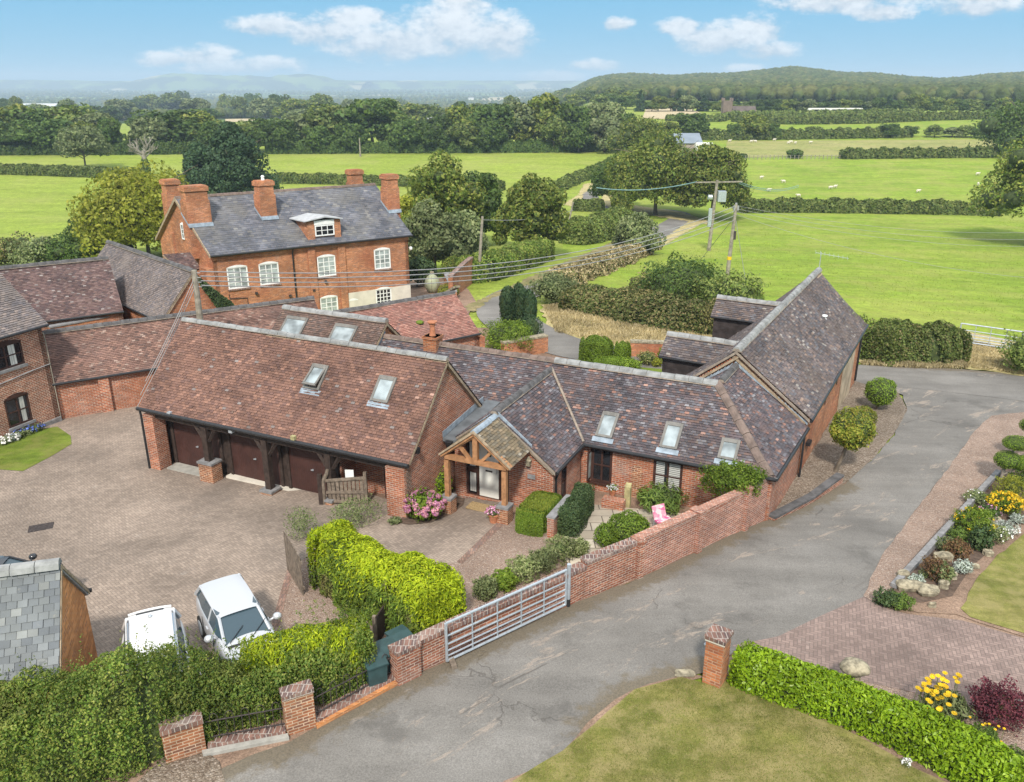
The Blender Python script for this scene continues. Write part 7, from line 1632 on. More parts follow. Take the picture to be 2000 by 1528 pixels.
for px, py, r_, h_, mt, lab in ((1093, 1092, .42, .36, L_VARI, 'silvery variegated shrub at the bend of the gravel'), (1060, 1112, .36, .30, L_GREY, 'grey green shrub beside the silvery variegated one'), (1020, 1132, .40, .32, L_VARI, 'pale variegated shrub midway along the gate wall'), (985, 1150, .30, .28, L_BRIGHT, 'bright green shrub over the middle of the galvanised gate'), (948, 1168, .30, .30, L_GREY, 'grey leaved shrub nearest the golden hedge end'), (1130, 1085, .26, .26, L_VARI, 'small variegated plant at the patio edge')):
    S_(px, py, r_ * 1.2, h_ * 1.05, lab, mt, 2200, .085, asp=.36, lumps=11, core=.45, jit=.9)
S_(830, 1012, .62, .50, 'pink hydrangea in full flower beside the garage pillar', L_BRIGHT, 2600, .11, flowers=(P_PINK, 62, .105), asp=.6, name='hydrangea', cat='hydrangea')
S_(857, 968, .45, .55, 'glossy green shrub in the corner behind the hydrangea', L_LAUREL, 1500, .09)
S_(772, 1022, .22, .12, 'low green plant at the foot of the garage pillar', L_GREY, 500, .07)
S_(700, 1022, .85, .42, 'loose olive shrub behind the end of the golden hedge', L_GREY, 2600, .06, core=0, lumps=9, jit=1.)
S_(590, 1050, .55, .55, 'airy olive shrub over the picket panel', L_GREY, 1700, .055, core=0, lumps=8, jit=1.)
bd = [onplane(x, y, Vector((0, 0, -.62)), ZX) for x, y in ((775, 1028), (800, 1034), (840, 1030), (880, 1010), (905, 985), (908, 968), (880, 960), (800, 1000))]
sheet('planting_bed', [(q.x, q.y) for q in bd], MUDBED, .024, .8)
# left house border
S_(88, 800, .28, .2, 'small yellow green climber on the left house wall', L_BRIGHT, 500, .10, dz=.7)
for k, (px, py) in enumerate(((72, 842), (55, 848), (40, 855), (24, 862), (8, 868))):
    S_(px, py, .34, .18, ('blue flowered border plant nearest the house corner', 'second blue flowered plant from the house corner', 'third blue flowered plant along the house wall', 'grey green border plant under the lower window', 'white flowered plant at the left edge of the lawn')[k], L_SILV if k == 3 else L_GREY, 350, .07, flowers=((P_BLUE if k < 3 else P_WHITE), 26, .05), group=None)
# beyond the cottage roof: drive garden
S_(990, 686, 1.75, .95, 'large rounded bright shrub beyond the cottage ridge', L_BRIGHT, 7000, .13, asp=.4)
for k, (px, py, r_, h_) in enumerate(((992, 640, .42, 3.0), (1015, 638, .45, 3.1), (1034, 640, .36, 2.6))):
    b = G(px, py); h2 = zat((990, 1012, 1030)[k], (553, 549, 562)[k], b) - b[2]
    shrub('cypress', ('left-hand column of the dark cypress group by the road', 'tallest middle column of the dark cypress group', 'right-hand column of the dark cypress group')[k], 'tree', b, (r_ * 1.45, r_ * 1.45, h2 / 2), L_CONIF, 4200, .18, 'dark cypress columns', lumps=3, asp=.3, along=np.array([0, 0, .9]), squat=False, core=.86)
b = G(1036, 668); shrub('conifer', 'short bluish dwarf conifer in front of the cypress group', 'tree', b, (.85, .85, .95), L_CONIF, 2600, .13, lumps=4, asp=.3, along=np.array([0, 0, .9]))
b = gv(1032, 694); c_ = gv(1070, 688); wallrun('garden_wall', 'short end of brick garden wall beside the road gap', [gv(985, 702), c_], 1.0, .4, BR_FARM, cap=STONE, tops=[1.0, 1.05])
wallrun('garden_wall', 'low brick garden wall with moulded coping beyond the cottage', [gv(1230, 697), gv(1290, 699), gv(1346, 700)], .95, .35, BR_FARM, cap=STONE, tops=[.95, .95, .95], side=1)
hedge('topiary_hedge', 'tall square clipped hedge by the road gap', [gv(1136, 706), gv(1192, 702)], 1.5, 1.35, L_BOX, 1500, .07, rough=.05, depth=.1, ex=7)
b = gv(1215, 712); hedge('topiary_block', 'square topiary block with a rounded top', [b - Vector((.42, 0, 0)), b + Vector((.42, 0, 0))], .85, 1.35, L_BOX, 1900, .06, rough=.02, depth=.08, ex=5, cat='topiary')
hedge('low_hedge', 'low flat clipped hedge in front of the topiary block', [gv(1165, 722), gv(1235, 716)], 1.3, .55, L_BOX, 1500, .06, rough=.03, depth=.08, ex=8)
for px, py, r_, h_, mt, lab in ((1232, 722, .55, .3, L_BRIGHT, 'bright low shrub right of the low flat hedge'), (1262, 712, .55, .42, L_BRAM, 'brownish shrub below the low garden wall'), (1300, 704, .45, .42, L_BOX, 'rounded green bush against the low garden wall'), (1325, 702, .45, .4, L_SHRUB, 'dark bush beside the boarded dormer'), (1318, 714, .5, .2, L_LIME, 'yellow green low plant by the cottage lawn'), (1283, 716, .3, .25, L_LIME, 'small yellow green plant between two bushes')):
    S_(px, py, r_, h_, lab, mt, 1300, .09)
# verge bank beyond the road
hedge('bank_hedge', 'sprawling bramble hedge on the bank across the road', [gv(1105, 600), gv(1160, 606), gv(1240, 622), gv(1320, 640), gv(1400, 652)], lambda t: 4.2 - .8 * t, lambda t: 1.7 + .5 * t, L_BRAM, 230, .20, rough=.2, depth=.5, ex=2.2, lean=.0)
S_(1082, 592, 1.9, 1.25, 'pale leafy bush at the left end of the bramble bank', L_GREY, 3600, .19, lumps=9)
S_(1330, 612, 3.4, 2.1, 'tall dark rounded thicket in the middle of the bank', L_DARK, 9000, .2, lumps=12)
S_(1420, 632, 2.5, 1.9, 'green thicket at the right end of the bank near the boarded dormer', L_FIELDH, 6500, .19, lumps=10)
S_(1270, 602, 1.8, 1.5, 'olive bush between the brambles and the dark thicket', L_BRAM, 3600, .19, lumps=8)
hedge('bank_growth', 'straggling dry growth along the upper road bank', [gv(1092, 562), gv(1150, 538), gv(1215, 512), gv(1272, 482)], 2.6, 1.5, L_STRAW, 260, .22, rough=.35, depth=.3, ex=2, mat2=L_BRAM, cat='undergrowth')
hedge('roadside_hedge', 'dark hedge and bank beside the barn across the lane', [gv(1690, 706), gv(1740, 700), gv(1800, 704), gv(1868, 700)], lambda t: 3.4 - .6 * t, lambda t: 2.5 - .4 * t, L_FIELDH, 420, .14, rough=.2, depth=.4, ex=2.3, mat2=L_BRAM)
S_(1995, 728, 1.3, 1.25, 'rounded hedge end right of the pasture gate', L_FIELDH, 3600, .14, lumps=7)
# lollipop trees on the barn gravel
def standard(label, base, ball, r, mat_, n, lsz, trunk_r=.05, squash=.85):
    b = gv(*base); z = zat(ball[0], ball[1], b); 
    o = shrub('topiary_tree', label, 'tree', (b.x + (ball[0] - base[0]) / FPX * b.y * .95, b.y, z - r * squash), (r, r, r * squash), mat_, n, lsz, squat=False, lumps=3, core=.85)
    m = MB(); x = b.x + (ball[0] - base[0]) / FPX * b.y * .95; m.tube([b - ZX * .1, Vector((b.x * .5 + x * .5, b.y, (b.z + z) / 2 - .2)), Vector((x, b.y, z))], [trunk_r * 1.3, trunk_r, trunk_r * .8], 8); m.build('trunk', BARK).parent = o
standard('amber leaved lollipop tree on a bare stem beside the barn', (1630, 922), (1656, 838), .86, L_AMBER, 7000, .095, .07, 1.02)
standard('dark green clipped ball tree at the top of the barn gravel', (1712, 800), (1715, 765), .78, L_BOX, 6000, .07, .06, .95)
S_(1683, 836, .62, .55, 'yellow brown clipped bush behind the amber lollipop tree', L_AMBER, 3200, .07, lumps=3)
# ------------------------------------------------------------------ right-hand flower bed
def cloudtree(label, base, pads, mat_):
    b = gv(*base); r = thing('cloud_tree', label, 'tree', b); m = MB(); parts = []
    for (px, py, rx, rz) in pads:
        z = zat(px, py, b); x = b.x + (px - base[0]) / FPX * b.y * .93; c = np.array([x, b.y, z]); P, N = shellpts(2600, c, np.array([rx, rx * .9, rz]), .85); V, F = leafVF(P, N, .038, .6, .1, None, .5); parts.append((V, F, 0)); v, f = icov(c, (rx * .9, rx * .8, rz * .88), 2, .03); parts.append((v, f, 1))
        m.tube([b - ZX * .1, b + ZX * .4 + Vector((.03, 0, 0)), b.lerp(Vector(c), .6) + Vector((-.05, 0, 0)), Vector(c)], [.06, .05, .04, .03], 7)
    o = bpy.data.objects.new('crown', mesh_mixed('crown', parts, [mat_, CORE])); COL.objects.link(o); o.parent = r; o.matrix_parent_inverse = Matrix.Translation(r['_l']).inverted(); m.build('trunk', BARK_G, r)
cloudtree('cloud pruned evergreen with flat rounded pads at the right edge', (1952, 945), ((1972, 866, .52, .26), (1958, 898, .48, .34), (1992, 905, .34, .3)), L_BOX)
cloudtree('second cloud pruned evergreen behind, its pad cut by the frame', (2010, 905), ((2002, 832, .56, .32), (2040, 880, .5, .3)), L_BOX)
BED = [((1972, 978), .45, .42, L_LIME, 'yellow green globe shrub at the right edge', None, 2600, .04), ((1960, 1000), .48, .30, L_BRIGHT, 'mounded shrub covered in yellow flowers', (P_YEL, 150, .05), 1600, .05), ((1898, 1045), .52, .40, L_BRIGHT, 'green shrub dotted with a few yellow flowers', (P_YEL, 22, .045), 2600, .06), ((1848, 1078), .30, .20, L_GREY, 'olive low shrub next to the kerb', None, 900, .05), ((1868, 1090), .30, .28, L_HEATH, 'brown heather clump behind the pale boulder', None, 1100, .05), ((1826, 1132), .32, .30, L_HEATH, 'brown heather clump in front of the pale boulder', None, 1200, .05), ((1842, 1140), .20, .26, L_GREY, 'dark upright plant beside the front heather', None, 600, .07), ((1878, 1118), .22, .16, L_SILV, 'silver cushion plant near the lawn path', None, 700, .05), ((1788, 1140), .18, .12, L_SILV, 'pale green cushion at the rockery corner', None, 450, .045), ((1730, 1180), .30, .17, L_SHRUB, 'low spreading green juniper at the drive corner', None, 1200, .05), ((1758, 1186), .26, .16, L_FERN, 'second low juniper beside the rockery foot', None, 1000, .05), ((1912, 1075), .26, .34, L_SHRUB, 'tall dark feathery plant beside the yellow dotted shrub', None, 900, .09), ((1940, 1055), .42, .22, L_GREY, 'grey green mat below the yellow mound', (P_WHITE, 24, .035), 1200, .05), ((1985, 1020), .22, .12, L_SILV, 'silver plant at the right edge of the bed', None, 500, .06), ((1905, 985), .34, .22, L_GREY, 'pale grey shrub behind the yellow mound', (P_WHITE, 20, .03), 900, .05), ((1990, 955), .4, .3, L_DARK, 'dark plant under the globe shrub', None, 900, .06), ((1965, 1040), .3, .16, L_SILV, 'white flowered mat near the lawn', (P_WHITE, 26, .035), 600, .05), ((1930, 1012), .3, .2, L_SHRUB, 'purple tinged plant below the yellow mound', (P_MAG, 20, .03), 600, .06), ((1870, 1060), .26, .22, L_FERN, 'soft green plant between kerb and yellow dotted shrub', None, 700, .06), ((1806, 1128), .16, .10, L_GREY, 'tiny moss cushion on the rockery', None, 300, .04)]
for (px, py), r_, h_, mt, lab, fl_, n_, lz in BED: S_(px, py, r_ * 1.22, h_ * 1.25, lab, mt, int(n_ * 1.3), lz * 1.25, lumps=9, core=.5, jit=.85, flowers=fl_, cat='plant' if h_ < .2 else 'shrub')
# near right border
S_(1946, 1412, .58, .50, 'domed purple berberis bush beside the drive', L_PURP, 5200, .06, lumps=8, core=.5, jit=.9)
FB = S_(1842, 1404, .50, .36, 'tall clump of large yellow daisies by the purple bush', L_GREY, 1300, .15, asp=.26, name='daisy_clump', cat='flowers', core=0, lumps=12, jit=1.)
def heads(par, n, px, py, sx, sy, z0, z1, fs):
    for k in range(n):
        m = MB(); x, y = px + RG.normal() * sx, py + RG.normal() * sy; z = RG.uniform(z0, z1); p = PZ(x, y, z); q = Vector((p.x + RG.normal() * .03, p.y + .03, Tz(p.x, p.y)))
        m.tube([q, q.lerp(p, .5) + Vector((RG.normal() * .02, 0, 0)), p], .006, 4, False); nt_ = len(m.f)
        for a in np.arange(11) / 11 * 6.283:
            c_, s_ = cos(a), sin(a); r = Vector((c_, s_ * .9, .15 * s_ + .05)); t = Vector((-s_, c_, 0)); m.mi = 1
            m.poly([p, p + r * fs * .6 + t * fs * .26, p + r * fs, p + r * fs * .6 - t * fs * .26])
        m.ell(p + ZX * .008, (fs * .3, fs * .3, fs * .2), 8, 4); m.build('flower', [L_GREY, P_YEL], par)
heads(FB, 46, 1846, 1352, 22, 22, .6, .95, .068)
FB2 = S_(1915, 1470, .42, .28, 'lower clump of small orange yellow daisies below the purple bush', L_FERN, 1500, .11, asp=.26, name='daisy_clump', cat='flowers', core=0, lumps=12, jit=1.)
heads(FB2, 26, 1925, 1438, 28, 22, .25, .5, .036)
S_(1860, 1470, .36, .22, 'dark leafy plant between the hedge and the daisies', L_GREY, 900, .10, asp=.35)
S_(1985, 1500, .4, .2, 'green ground plant at the lower right edge', L_FERN, 900, .07); S_(1992, 1400, .3, .2, 'silver leaved plant right of the purple bush', L_SILV, 500, .07)
for k, (px, py, lab) in enumerate(((1785, 1462, 'white flowers poking out at the hedge foot'), (1770, 1496, 'lower tuft of white flowers on the lawn edge'))):
    S_(px, py, .10, .09, lab, L_GREY, 120, .04, flowers=(P_WHITE, 22, .022), cat='flowers', core=0)
S_(1413, 1325, .10, .10, 'small orange flowered plant at the gate pillar foot', L_SHRUB, 160, .04, flowers=(P_YEL, 5, .02), cat='flowers', core=0)
b, c = gv(1752, 1452), gv(1880, 1535); m = MB(); m.prism([b - ZX * .05, c - ZX * .05, c + ZX * .10, b + ZX * .10], nb(b, c) * .05); tag(m.build('edging_board', TIMB_W), 'weathered timber edging board at the foot of the laurel hedge', 'edging')
# short grass over the near lawns, too many blades to count
def blades(name, label, poly, n, ln, mat_):
    P2 = np.array([q[:2] for q in poly]); lo, hi = P2.min(0), P2.max(0); pts = RG.uniform(lo, hi, (n * 3, 2)); x, y = pts[:, 0], pts[:, 1]; ins = np.zeros(len(pts), bool); j = len(P2) - 1
    for i in range(len(P2)):
        xi, yi, xj, yj = *P2[i], *P2[j]; c_ = ((yi > y) != (yj > y)) & (x < (xj - xi) * (y - yi) / (yj - yi + 1e-12) + xi); ins ^= c_; j = i
    pts = pts[ins][:n]; z = T(pts[:, 0], pts[:, 1]) + .03 + ln * .3
    P = np.stack([pts[:, 0], pts[:, 1], z], 1); V, F = leafVF(P, RG.normal(size=(len(P), 3)) * [1, 1, .1], ln, .22, 0, np.array([0, 0, 1.]), .2)
    o = bpy.data.objects.new(name, mesh_mixed(name, [(V, F, 0)], [mat_])); COL.objects.link(o); tag(o, label, 'grass', None, 'stuff')
blades('grass', 'short dry grass of the near lawn', g2((1010, 1530), (1100, 1474), (1160, 1422), (1240, 1352), (1330, 1326), (1372, 1338), (1420, 1345), (1560, 1395), (1880, 1560), (1900, 1640), (950, 1640)), 60000, .035, L_MOSS)
blades('grass', 'long straw on the mown verge across the road', g2((1060, 600), (1100, 596), (1180, 618), (1300, 645), (1420, 666), (1470, 690), (1300, 685), (1240, 680), (1150, 665), (1085, 650)), 9000, .3, L_STRAW)
blades('grass', 'dry grass round the pasture gate', g2((1700, 708), (1760, 700), (1860, 690), (1900, 668), (1990, 690), (2050, 720), (2000, 733), (1880, 718)), 9000, .22, L_STRAW)

blades('grass', 'dry grass at the foot of the hedge beside the barn', g2((1680, 712), (1740, 706), (1800, 712), (1880, 708), (1890, 720), (1800, 720), (1690, 714)), 5000, .3, L_STRAW)

blades('grass', 'rank tufts in the pasture beyond the barn', g2((1140, 532), (1300, 500), (1420, 450), (1700, 430), (2050, 430), (2050, 690), (1900, 640), (1700, 600), (1600, 560), (1480, 560), (1330, 545)), 16000, .15, leaf('pasture tufts', ls((.15, .22, .022), (.22, .285, .03), (.30, .33, .06)), .3))
# ------------------------------------------------------------------ trees
def tdims(px, pyb, pyt, wpx):
    b = G(px, pyb); d = math.hypot(b[0], b[1]); return b, zat(px, pyt, b) - b[2], wpx / 2 * d / FPX
def one_tree(label, px, pyb, pyt, wpx, mat_, nc, nl, lsz, shape='round', base=.18, seed=1, name='tree', sink=0., **k):
    b, h, r = tdims(px, pyb, pyt, wpx)
    return make_tree(name, label, 'tree', h, r, h * base, mat_, nc, nl, lsz, shape, seed, loc=b, **k)
one_tree('broad dark oak, left half of the big clump across the road', 1280, 420, 262, 205, L_OAK, 130, 34000, .38, base=.02, seed=3, name='oak_tree', cl=.30)
one_tree('oak with bare upper branches, right half of the big clump', 1390, 430, 278, 130, L_OAK, 80, 19000, .38, base=.02, seed=4, name='oak_tree', cl=.32, nb=16)
one_tree('dark oak low at the left shoulder of the big clump', 1205, 405, 300, 110, L_DARK, 50, 11000, .36, base=.05, seed=5, name='oak_tree', cl=.36)
one_tree('rounded paler oak rising behind the big clump', 1245, 318, 228, 108, L_OAK, 60, 9000, .45, base=.1, seed=6, name='oak_tree')
one_tree('grey green bush beside the upper lane', 1243, 497, 415, 86, L_GREY, 40, 8000, .26, base=.0, seed=7, name='roadside_bush', cl=.42)
one_tree('very dark conifer, left of the pair behind the farmhouse', 400, 405, 284, 110, L_CONIF, 80, 15000, .45, 'cone', .0, 8, name='conifer', cl=.36)
one_tree('very dark conifer, taller right one of the pair behind the farmhouse', 466, 405, 246, 160, L_CONIF, 140, 30000, .45, 'cone', .0, 9, name='conifer', cl=.34)
one_tree('pale yellow green spreading tree behind the farmhouse gable', 292, 505, 330, 225, L_LIME, 110, 34000, .34, base=.0, seed=10, name='acacia_tree', cl=.30, core=False)
one_tree('dark bush left of the pale yellow green tree', 188, 492, 415, 90, L_DARK, 34, 7000, .24, base=.0, seed=11, name='bush', cl=.42)
for k, (px, pb, pt, wd_, mt) in enumerate(((30, 520, 470, 90, L_BRAM), (85, 522, 468, 90, L_GREY), (135, 520, 462, 90, L_DARK), (195, 510, 458, 70, L_BRIGHT), (235, 500, 470, 60, L_BRAM))):
    one_tree(('brownish bush at the left end of the field edge', 'grey bush second along the field edge', 'dark bush third along the field edge', 'mid green bush behind the tiled range', 'straggly bush next to the tall tiled range')[k], px, pb, pt, wd_, mt, 22, 4200, .24, base=0, seed=20 + k, name='bush', cl=.48)
one_tree('tall dark tree with a pointed top right of the farmhouse', 868, 490, 298, 150, L_OAK, 90, 19000, .32, base=.0, seed=30, cl=.30)
one_tree('dark ragged tree beside the pointed one', 938, 480, 326, 110, L_DARK, 70, 14000, .3, base=.0, seed=31, cl=.32)
one_tree('grey green rounded tree against the farmhouse end', 852, 540, 388, 135, L_GREY, 70, 15000, .25, base=.0, seed=32, cl=.34)
one_tree('light grey green tree in the farmhouse garden', 910, 530, 415, 110, L_GREY, 54, 10000, .25, base=.0, seed=33, cl=.36)
one_tree('mid green pear shaped tree beside the lane bend', 1040, 500, 336, 140, L_OAK, 90, 20000, .3, base=.0, seed=34, cl=.32)
one_tree('golden green slim tree peeping past the farmhouse roof', 797, 475, 362, 60, L_LIME, 26, 4000, .24, base=.0, seed=35, cl=.45)
one_tree('dark shrub at the farmhouse corner', 815, 560, 500, 70, L_SHRUB, 24, 5000, .17, base=0, seed=36, name='shrub', cl=.48)
one_tree('small tree below the big clump on a bare stem', 1210, 440, 385, 44, L_OAK, 20, 3000, .3, base=.42, seed=37, name='young_tree', cl=.42)
S_(876, 582, .95, .62, 'round clipped bush in front of the stone urn yard', L_LIME, 2600, .11, lumps=3)
S_(884, 548, 1.1, 1.2, 'ivy covered bush against the yard wall', L_OAK, 3000, .14, lumps=5)
hedge('lane_hedge', 'clipped hedge running up beside the lane bend', [gv(885, 552), gv(940, 548), gv(1000, 528), gv(1062, 505)], 3.0, 2.3, L_HEDGE, 200, .2, rough=.08, depth=.3, ex=4)
hedge('lane_hedge', 'long grassy hedge above the lane behind the leaning pole', [gv(1112, 478), gv(1160, 470), gv(1215, 448)], 4.5, 3.2, L_FIELDH, 110, .3, rough=.15, depth=.5, ex=2.6)
wallrun('yard_wall', 'brick yard wall rising towards the pole at the farmhouse', [gv(885, 585), gv(912, 562), gv(925, 552)], 2.2, .35, BR_FARM, cap=BR_COP, tops=[1.9, 2.2, 2.3])
wallrun('yard_wall', 'sloping brick wall end with grey coping by the urn', [gv(868, 572), gv(884, 586)], 1.6, .35, BR_FARM, cap=STONE_G, tops=[1.7, .7])
hedge('field_hedge', 'dark field hedge across the left meadow', [gv(-60, 338), gv(60, 341), gv(170, 345), gv(290, 349)], 3.5, 2.4, L_FIELDH, 45, .5, rough=.2, depth=.4, ex=2.6)
hedge('field_hedge', 'field hedge passing behind the farmhouse chimneys', [gv(520, 357), gv(640, 359), gv(760, 362), gv(860, 366), gv(985, 372)], 3.0, 2.3, L_FIELDH, 45, .5, rough=.2, depth=.4, ex=2.6)
hedge('field_hedge', 'hedge climbing beside the far lane to the oak clump', [gv(1090, 372), gv(1120, 358), gv(1165, 340), gv(1200, 322)], 3.5, 2.2, L_FIELDH, 40, .5, rough=.25, depth=.5, ex=2.4)
hedge('field_hedge', 'short hedge above the lane loop', [gv(1118, 412), gv(1180, 413)], 2.5, 2.2, L_FIELDH, 60, .4, rough=.15, depth=.3, ex=2.6)
hedge('field_hedge', 'long dark hedge across the sheep pasture', [gv(1440, 415), gv(1560, 414), gv(1700, 416), gv(1830, 418), gv(1950, 421)], 3.4, 2.4, L_FIELDH, 45, .5, rough=.22, depth=.4, ex=2.6)
hedge('field_hedge', 'upper hedge beyond the sheep on the right', [gv(1640, 310), gv(1720, 309), gv(1830, 308), gv(1950, 307)], 4., 2.6, L_FIELDH, 26, .7, rough=.3, depth=.5, ex=2.4)
hedge('field_hedge', 'thin hedge line high on the right slope', [gv(1430, 238), gv(1550, 243), gv(1700, 241), gv(1800, 236), gv(1960, 232)], 4., 3., L_FIELDH, 12, 1., rough=.3, depth=.6, ex=2.4)
hedge('field_hedge', 'thin hedge line below the wood on the right', [gv(1300, 236), gv(1400, 238), gv(1440, 230), gv(1600, 228), gv(1800, 224)], 4., 2.6, L_FIELDH, 12, 1., rough=.3, depth=.6, ex=2.4)
hedge('field_hedge', 'bushy hedge between the dry pasture and the round trees', [gv(1290, 272), gv(1400, 273), gv(1520, 272), gv(1640, 270), gv(1780, 268)], 5., 3.0, L_FIELDH, 22, .8, rough=.35, depth=.5, ex=2.4)
hedge('field_hedge', 'low dark hedge bottom of the tree belt on the left', [gv(-80, 303), gv(100, 302), gv(300, 301), gv(420, 300)], 4., 3.4, L_DARK, 26, .7, rough=.25, depth=.5, ex=2.4)
hedge('field_hedge', 'low dark hedge bottom of the middle tree belt', [gv(520, 300), gv(700, 299), gv(900, 298), gv(1100, 297), gv(1210, 294)], 4., 3.4, L_DARK, 26, .7, rough=.25, depth=.5, ex=2.4)
S_(1552, 309, 2.6, 1.3, 'lone dark bush on the fence line in the pasture', L_DARK, 700, .6, lumps=5); S_(1450, 309, 1.6, .7, 'tiny bush on the fence line by the oak clump', L_DARK, 400, .5, lumps=4)
# prototypes shared by the belts
protos = {}
def proto(kind):
    spec = {'oak': (10, 5.2, .2, L_OAK, 46, 5200, .62, 'round', 101), 'dark': (10, 5., .1, L_DARK, 42, 4800, .62, 'round', 102), 'grey': (10, 4.6, .2, L_GREY, 40, 4400, .6, 'round', 103), 'hedge': (10, 5., .4, L_FIELDH, 40, 4800, .62, 'round', 104), 'conif': (10, 3.2, .3, L_CONIF, 40, 4200, .6, 'cone', 105), 'lime': (10, 4.6, .6, L_LIME, 36, 4000, .6, 'round', 106)}[kind]
    h, r, b, mt, nc, nl, lz, sh, sd_ = spec; return make_tree('tree', 'x', 'tree', h, r, b, mt, nc, nl, lz, sh, sd_, cl=.36)
def plant(kind, px, pyb, pyt, wpx, label, group, name='tree', back=0.):
    b, h, r = tdims(px, pyb, pyt, wpx); bx, by = b[0], b[1]
    if back: d = math.hypot(bx, by); bx, by = bx * (1 + back / d), by * (1 + back / d); b = (bx, by, Tz(bx, by)); h = zat(px, pyt, b) - b[2]; r = wpx / 2 * (d + back) / FPX
    r0 = {'oak': 5.2, 'dark': 5., 'grey': 4.6, 'hedge': 5., 'conif': 3.2, 'lime': 4.6}[kind]; s = (r / r0 * 1.08, r / r0 * 1.08, h / 9.6); rz = RG.random() * 6.28
    if kind not in protos: t = protos[kind] = proto(kind); t.location = b; t.rotation_euler = (0, 0, rz); t.scale = s; t['label'] = label; t['group'] = group
    else: t = dup(protos[kind], b, rz, s, label, group)
    t.name = name; return t
KN = {'oak': 'olive green oak', 'dark': 'dark green tree', 'grey': 'greyish green tree', 'hedge': 'mid green tree', 'conif': 'pointed dark conifer', 'lime': 'pale yellow green tree'}
# the belt at the far edge of the meadows (foot about y 297), left to right
GB_ = 'trees of the belt along the far edge of the meadows'
x = -30
belt = []
left = [(0, 225, 90), (45, 222, 90), (95, 218, 110), (150, 222, 90), (195, 228, 80), (25, 245, 70), (75, 240, 80), (125, 238, 80), (175, 250, 60), (215, 240, 50)]
mid = [(345, 215, 130), (300, 240, 60), (400, 228, 90), (270, 265, 40), (550, 240, 70), (590, 228, 80), (520, 236, 60), (645, 218, 90), (625, 250, 60), (690, 245, 60), (730, 197, 125), (770, 232, 60), (800, 238, 70), (835, 246, 60), (870, 232, 80), (905, 222, 80), (945, 214, 90), (985, 212, 90), (1020, 205, 90), (1060, 204, 90), (1100, 206, 80), (1140, 210, 80), (1175, 204, 80), (1010, 232, 70), (1080, 238, 60), (1130, 242, 60), (1180, 238, 70), (960, 240, 60), (900, 252, 60), (680, 262, 50), (855, 262, 50), (1215, 228, 70), (490, 248, 50), (445, 250, 60), (420, 245, 50)]
kinds = ['dark', 'dark', 'hedge', 'oak', 'dark', 'grey', 'dark']
for k, (px, pt, wd_) in enumerate(left): kd = kinds[(k * 3) % 7]; plant(kd, px, 300, pt - 6 - 9 * RG.random(), wd_, KN[kd] + ' in the belt at the far left of the meadow', GB_, back=(0 if pt > 235 else 14))
for k, (px, pt, wd_) in enumerate(mid): kd = kinds[(k * 5 + k // 3) % 7]; plant(kd, px, 298, pt - 4 - 10 * RG.random(), wd_, KN[kd] + (' in the belt behind the farmhouse chimneys' if px < 800 else ' in the wood edge behind the middle meadow'), GB_, back=(0 if pt > 235 else 12))
# second rank, standing up against the haze
GB2 = 'far trees standing against the hazy plain'
for k, (px, pb, pt, wd_) in enumerate(((20, 240, 190, 36), (40, 240, 192, 30), (140, 238, 196, 40), (180, 240, 205, 40), (240, 236, 192, 50), (270, 234, 192, 40), (300, 232, 188, 60), (335, 232, 184, 60), (358, 228, 175, 32), (385, 236, 190, 50), (410, 240, 210, 50), (445, 232, 187, 30), (470, 232, 190, 30), (497, 230, 180, 32), (520, 236, 190, 50), (545, 232, 182, 44), (575, 240, 196, 60), (625, 234, 186, 62), (650, 238, 200, 60), (682, 232, 192, 26), (705, 240, 205, 40), (800, 250, 205, 70), (835, 250, 206, 60), (898, 240, 196, 40), (930, 240, 200, 40), (965, 238, 200, 40), (1000, 232, 190, 40), (75, 240, 205, 50), (215, 240, 205, 36), (590, 246, 212, 50), (740, 240, 190, 60), (765, 240, 196, 50))):
    kd = ['dark', 'oak', 'hedge', 'dark', 'grey'][k % 5]; plant(kd, px, pb, pt, wd_, KN[kd] + ' of the second rank, rising over the left tree belt' if px < 700 else KN[kd] + ' of the second rank behind the middle wood', GB2)
S_(770, 225, 30, 12, 'smooth domed copse far behind the middle belt', L_FIELDH, 5000, 2.2, cat='copse', name='copse', lumps=8, ry=20)
# right-hand slope
for k, (px, pb, pt, wd_, kd) in enumerate(((1350, 272, 218, 60, 'dark'), (1385, 272, 250, 40, 'dark'), (1435, 272, 240, 36, 'dark'), (1470, 272, 226, 54, 'oak'), (1505, 272, 240, 32, 'dark'), (1300, 276, 240, 50, 'oak'), (1540, 271, 255, 40, 'hedge'), (1585, 270, 248, 32, 'hedge'), (1615, 270, 252, 34, 'dark'), (1655, 269, 252, 36, 'dark'), (1700, 268, 250, 30, 'dark'), (1735, 269, 240, 34, 'dark'), (1775, 267, 245, 28, 'dark'), (1825, 268, 245, 30, 'hedge'), (1860, 268, 248, 34, 'grey'), (1885, 268, 246, 30, 'hedge'), (1930, 270, 238, 44, 'dark'))):
    plant(kd, px, pb, pt, wd_, ('tall ' if pb - pt > 35 else 'low rounded ') + KN[kd] + ' along the bushy hedge beyond the dry pasture', 'round trees along the bushy hedge')
for k in range(46):
    px = 1255 + k * 17 + RG.uniform(-6, 6); kd = ['conif', 'dark', 'oak', 'hedge', 'conif', 'grey', 'dark'][k % 7] if px < 1760 else ['dark', 'hedge', 'oak'][k % 3]
    pb = 226 if px < 1900 else 224; pt = RG.uniform(184, 204) if kd != 'conif' else RG.uniform(176, 192)
    if 1400 < px < 1440 or 1600 < px < 1685: pt = max(pt, 196)
    plant(kd, px, pb - (8 if px < 1400 else 4), pt, 34 if kd != 'conif' else 20, KN[kd] + ' at the foot of the wooded hill', 'trees at the foot of the wooded hill')
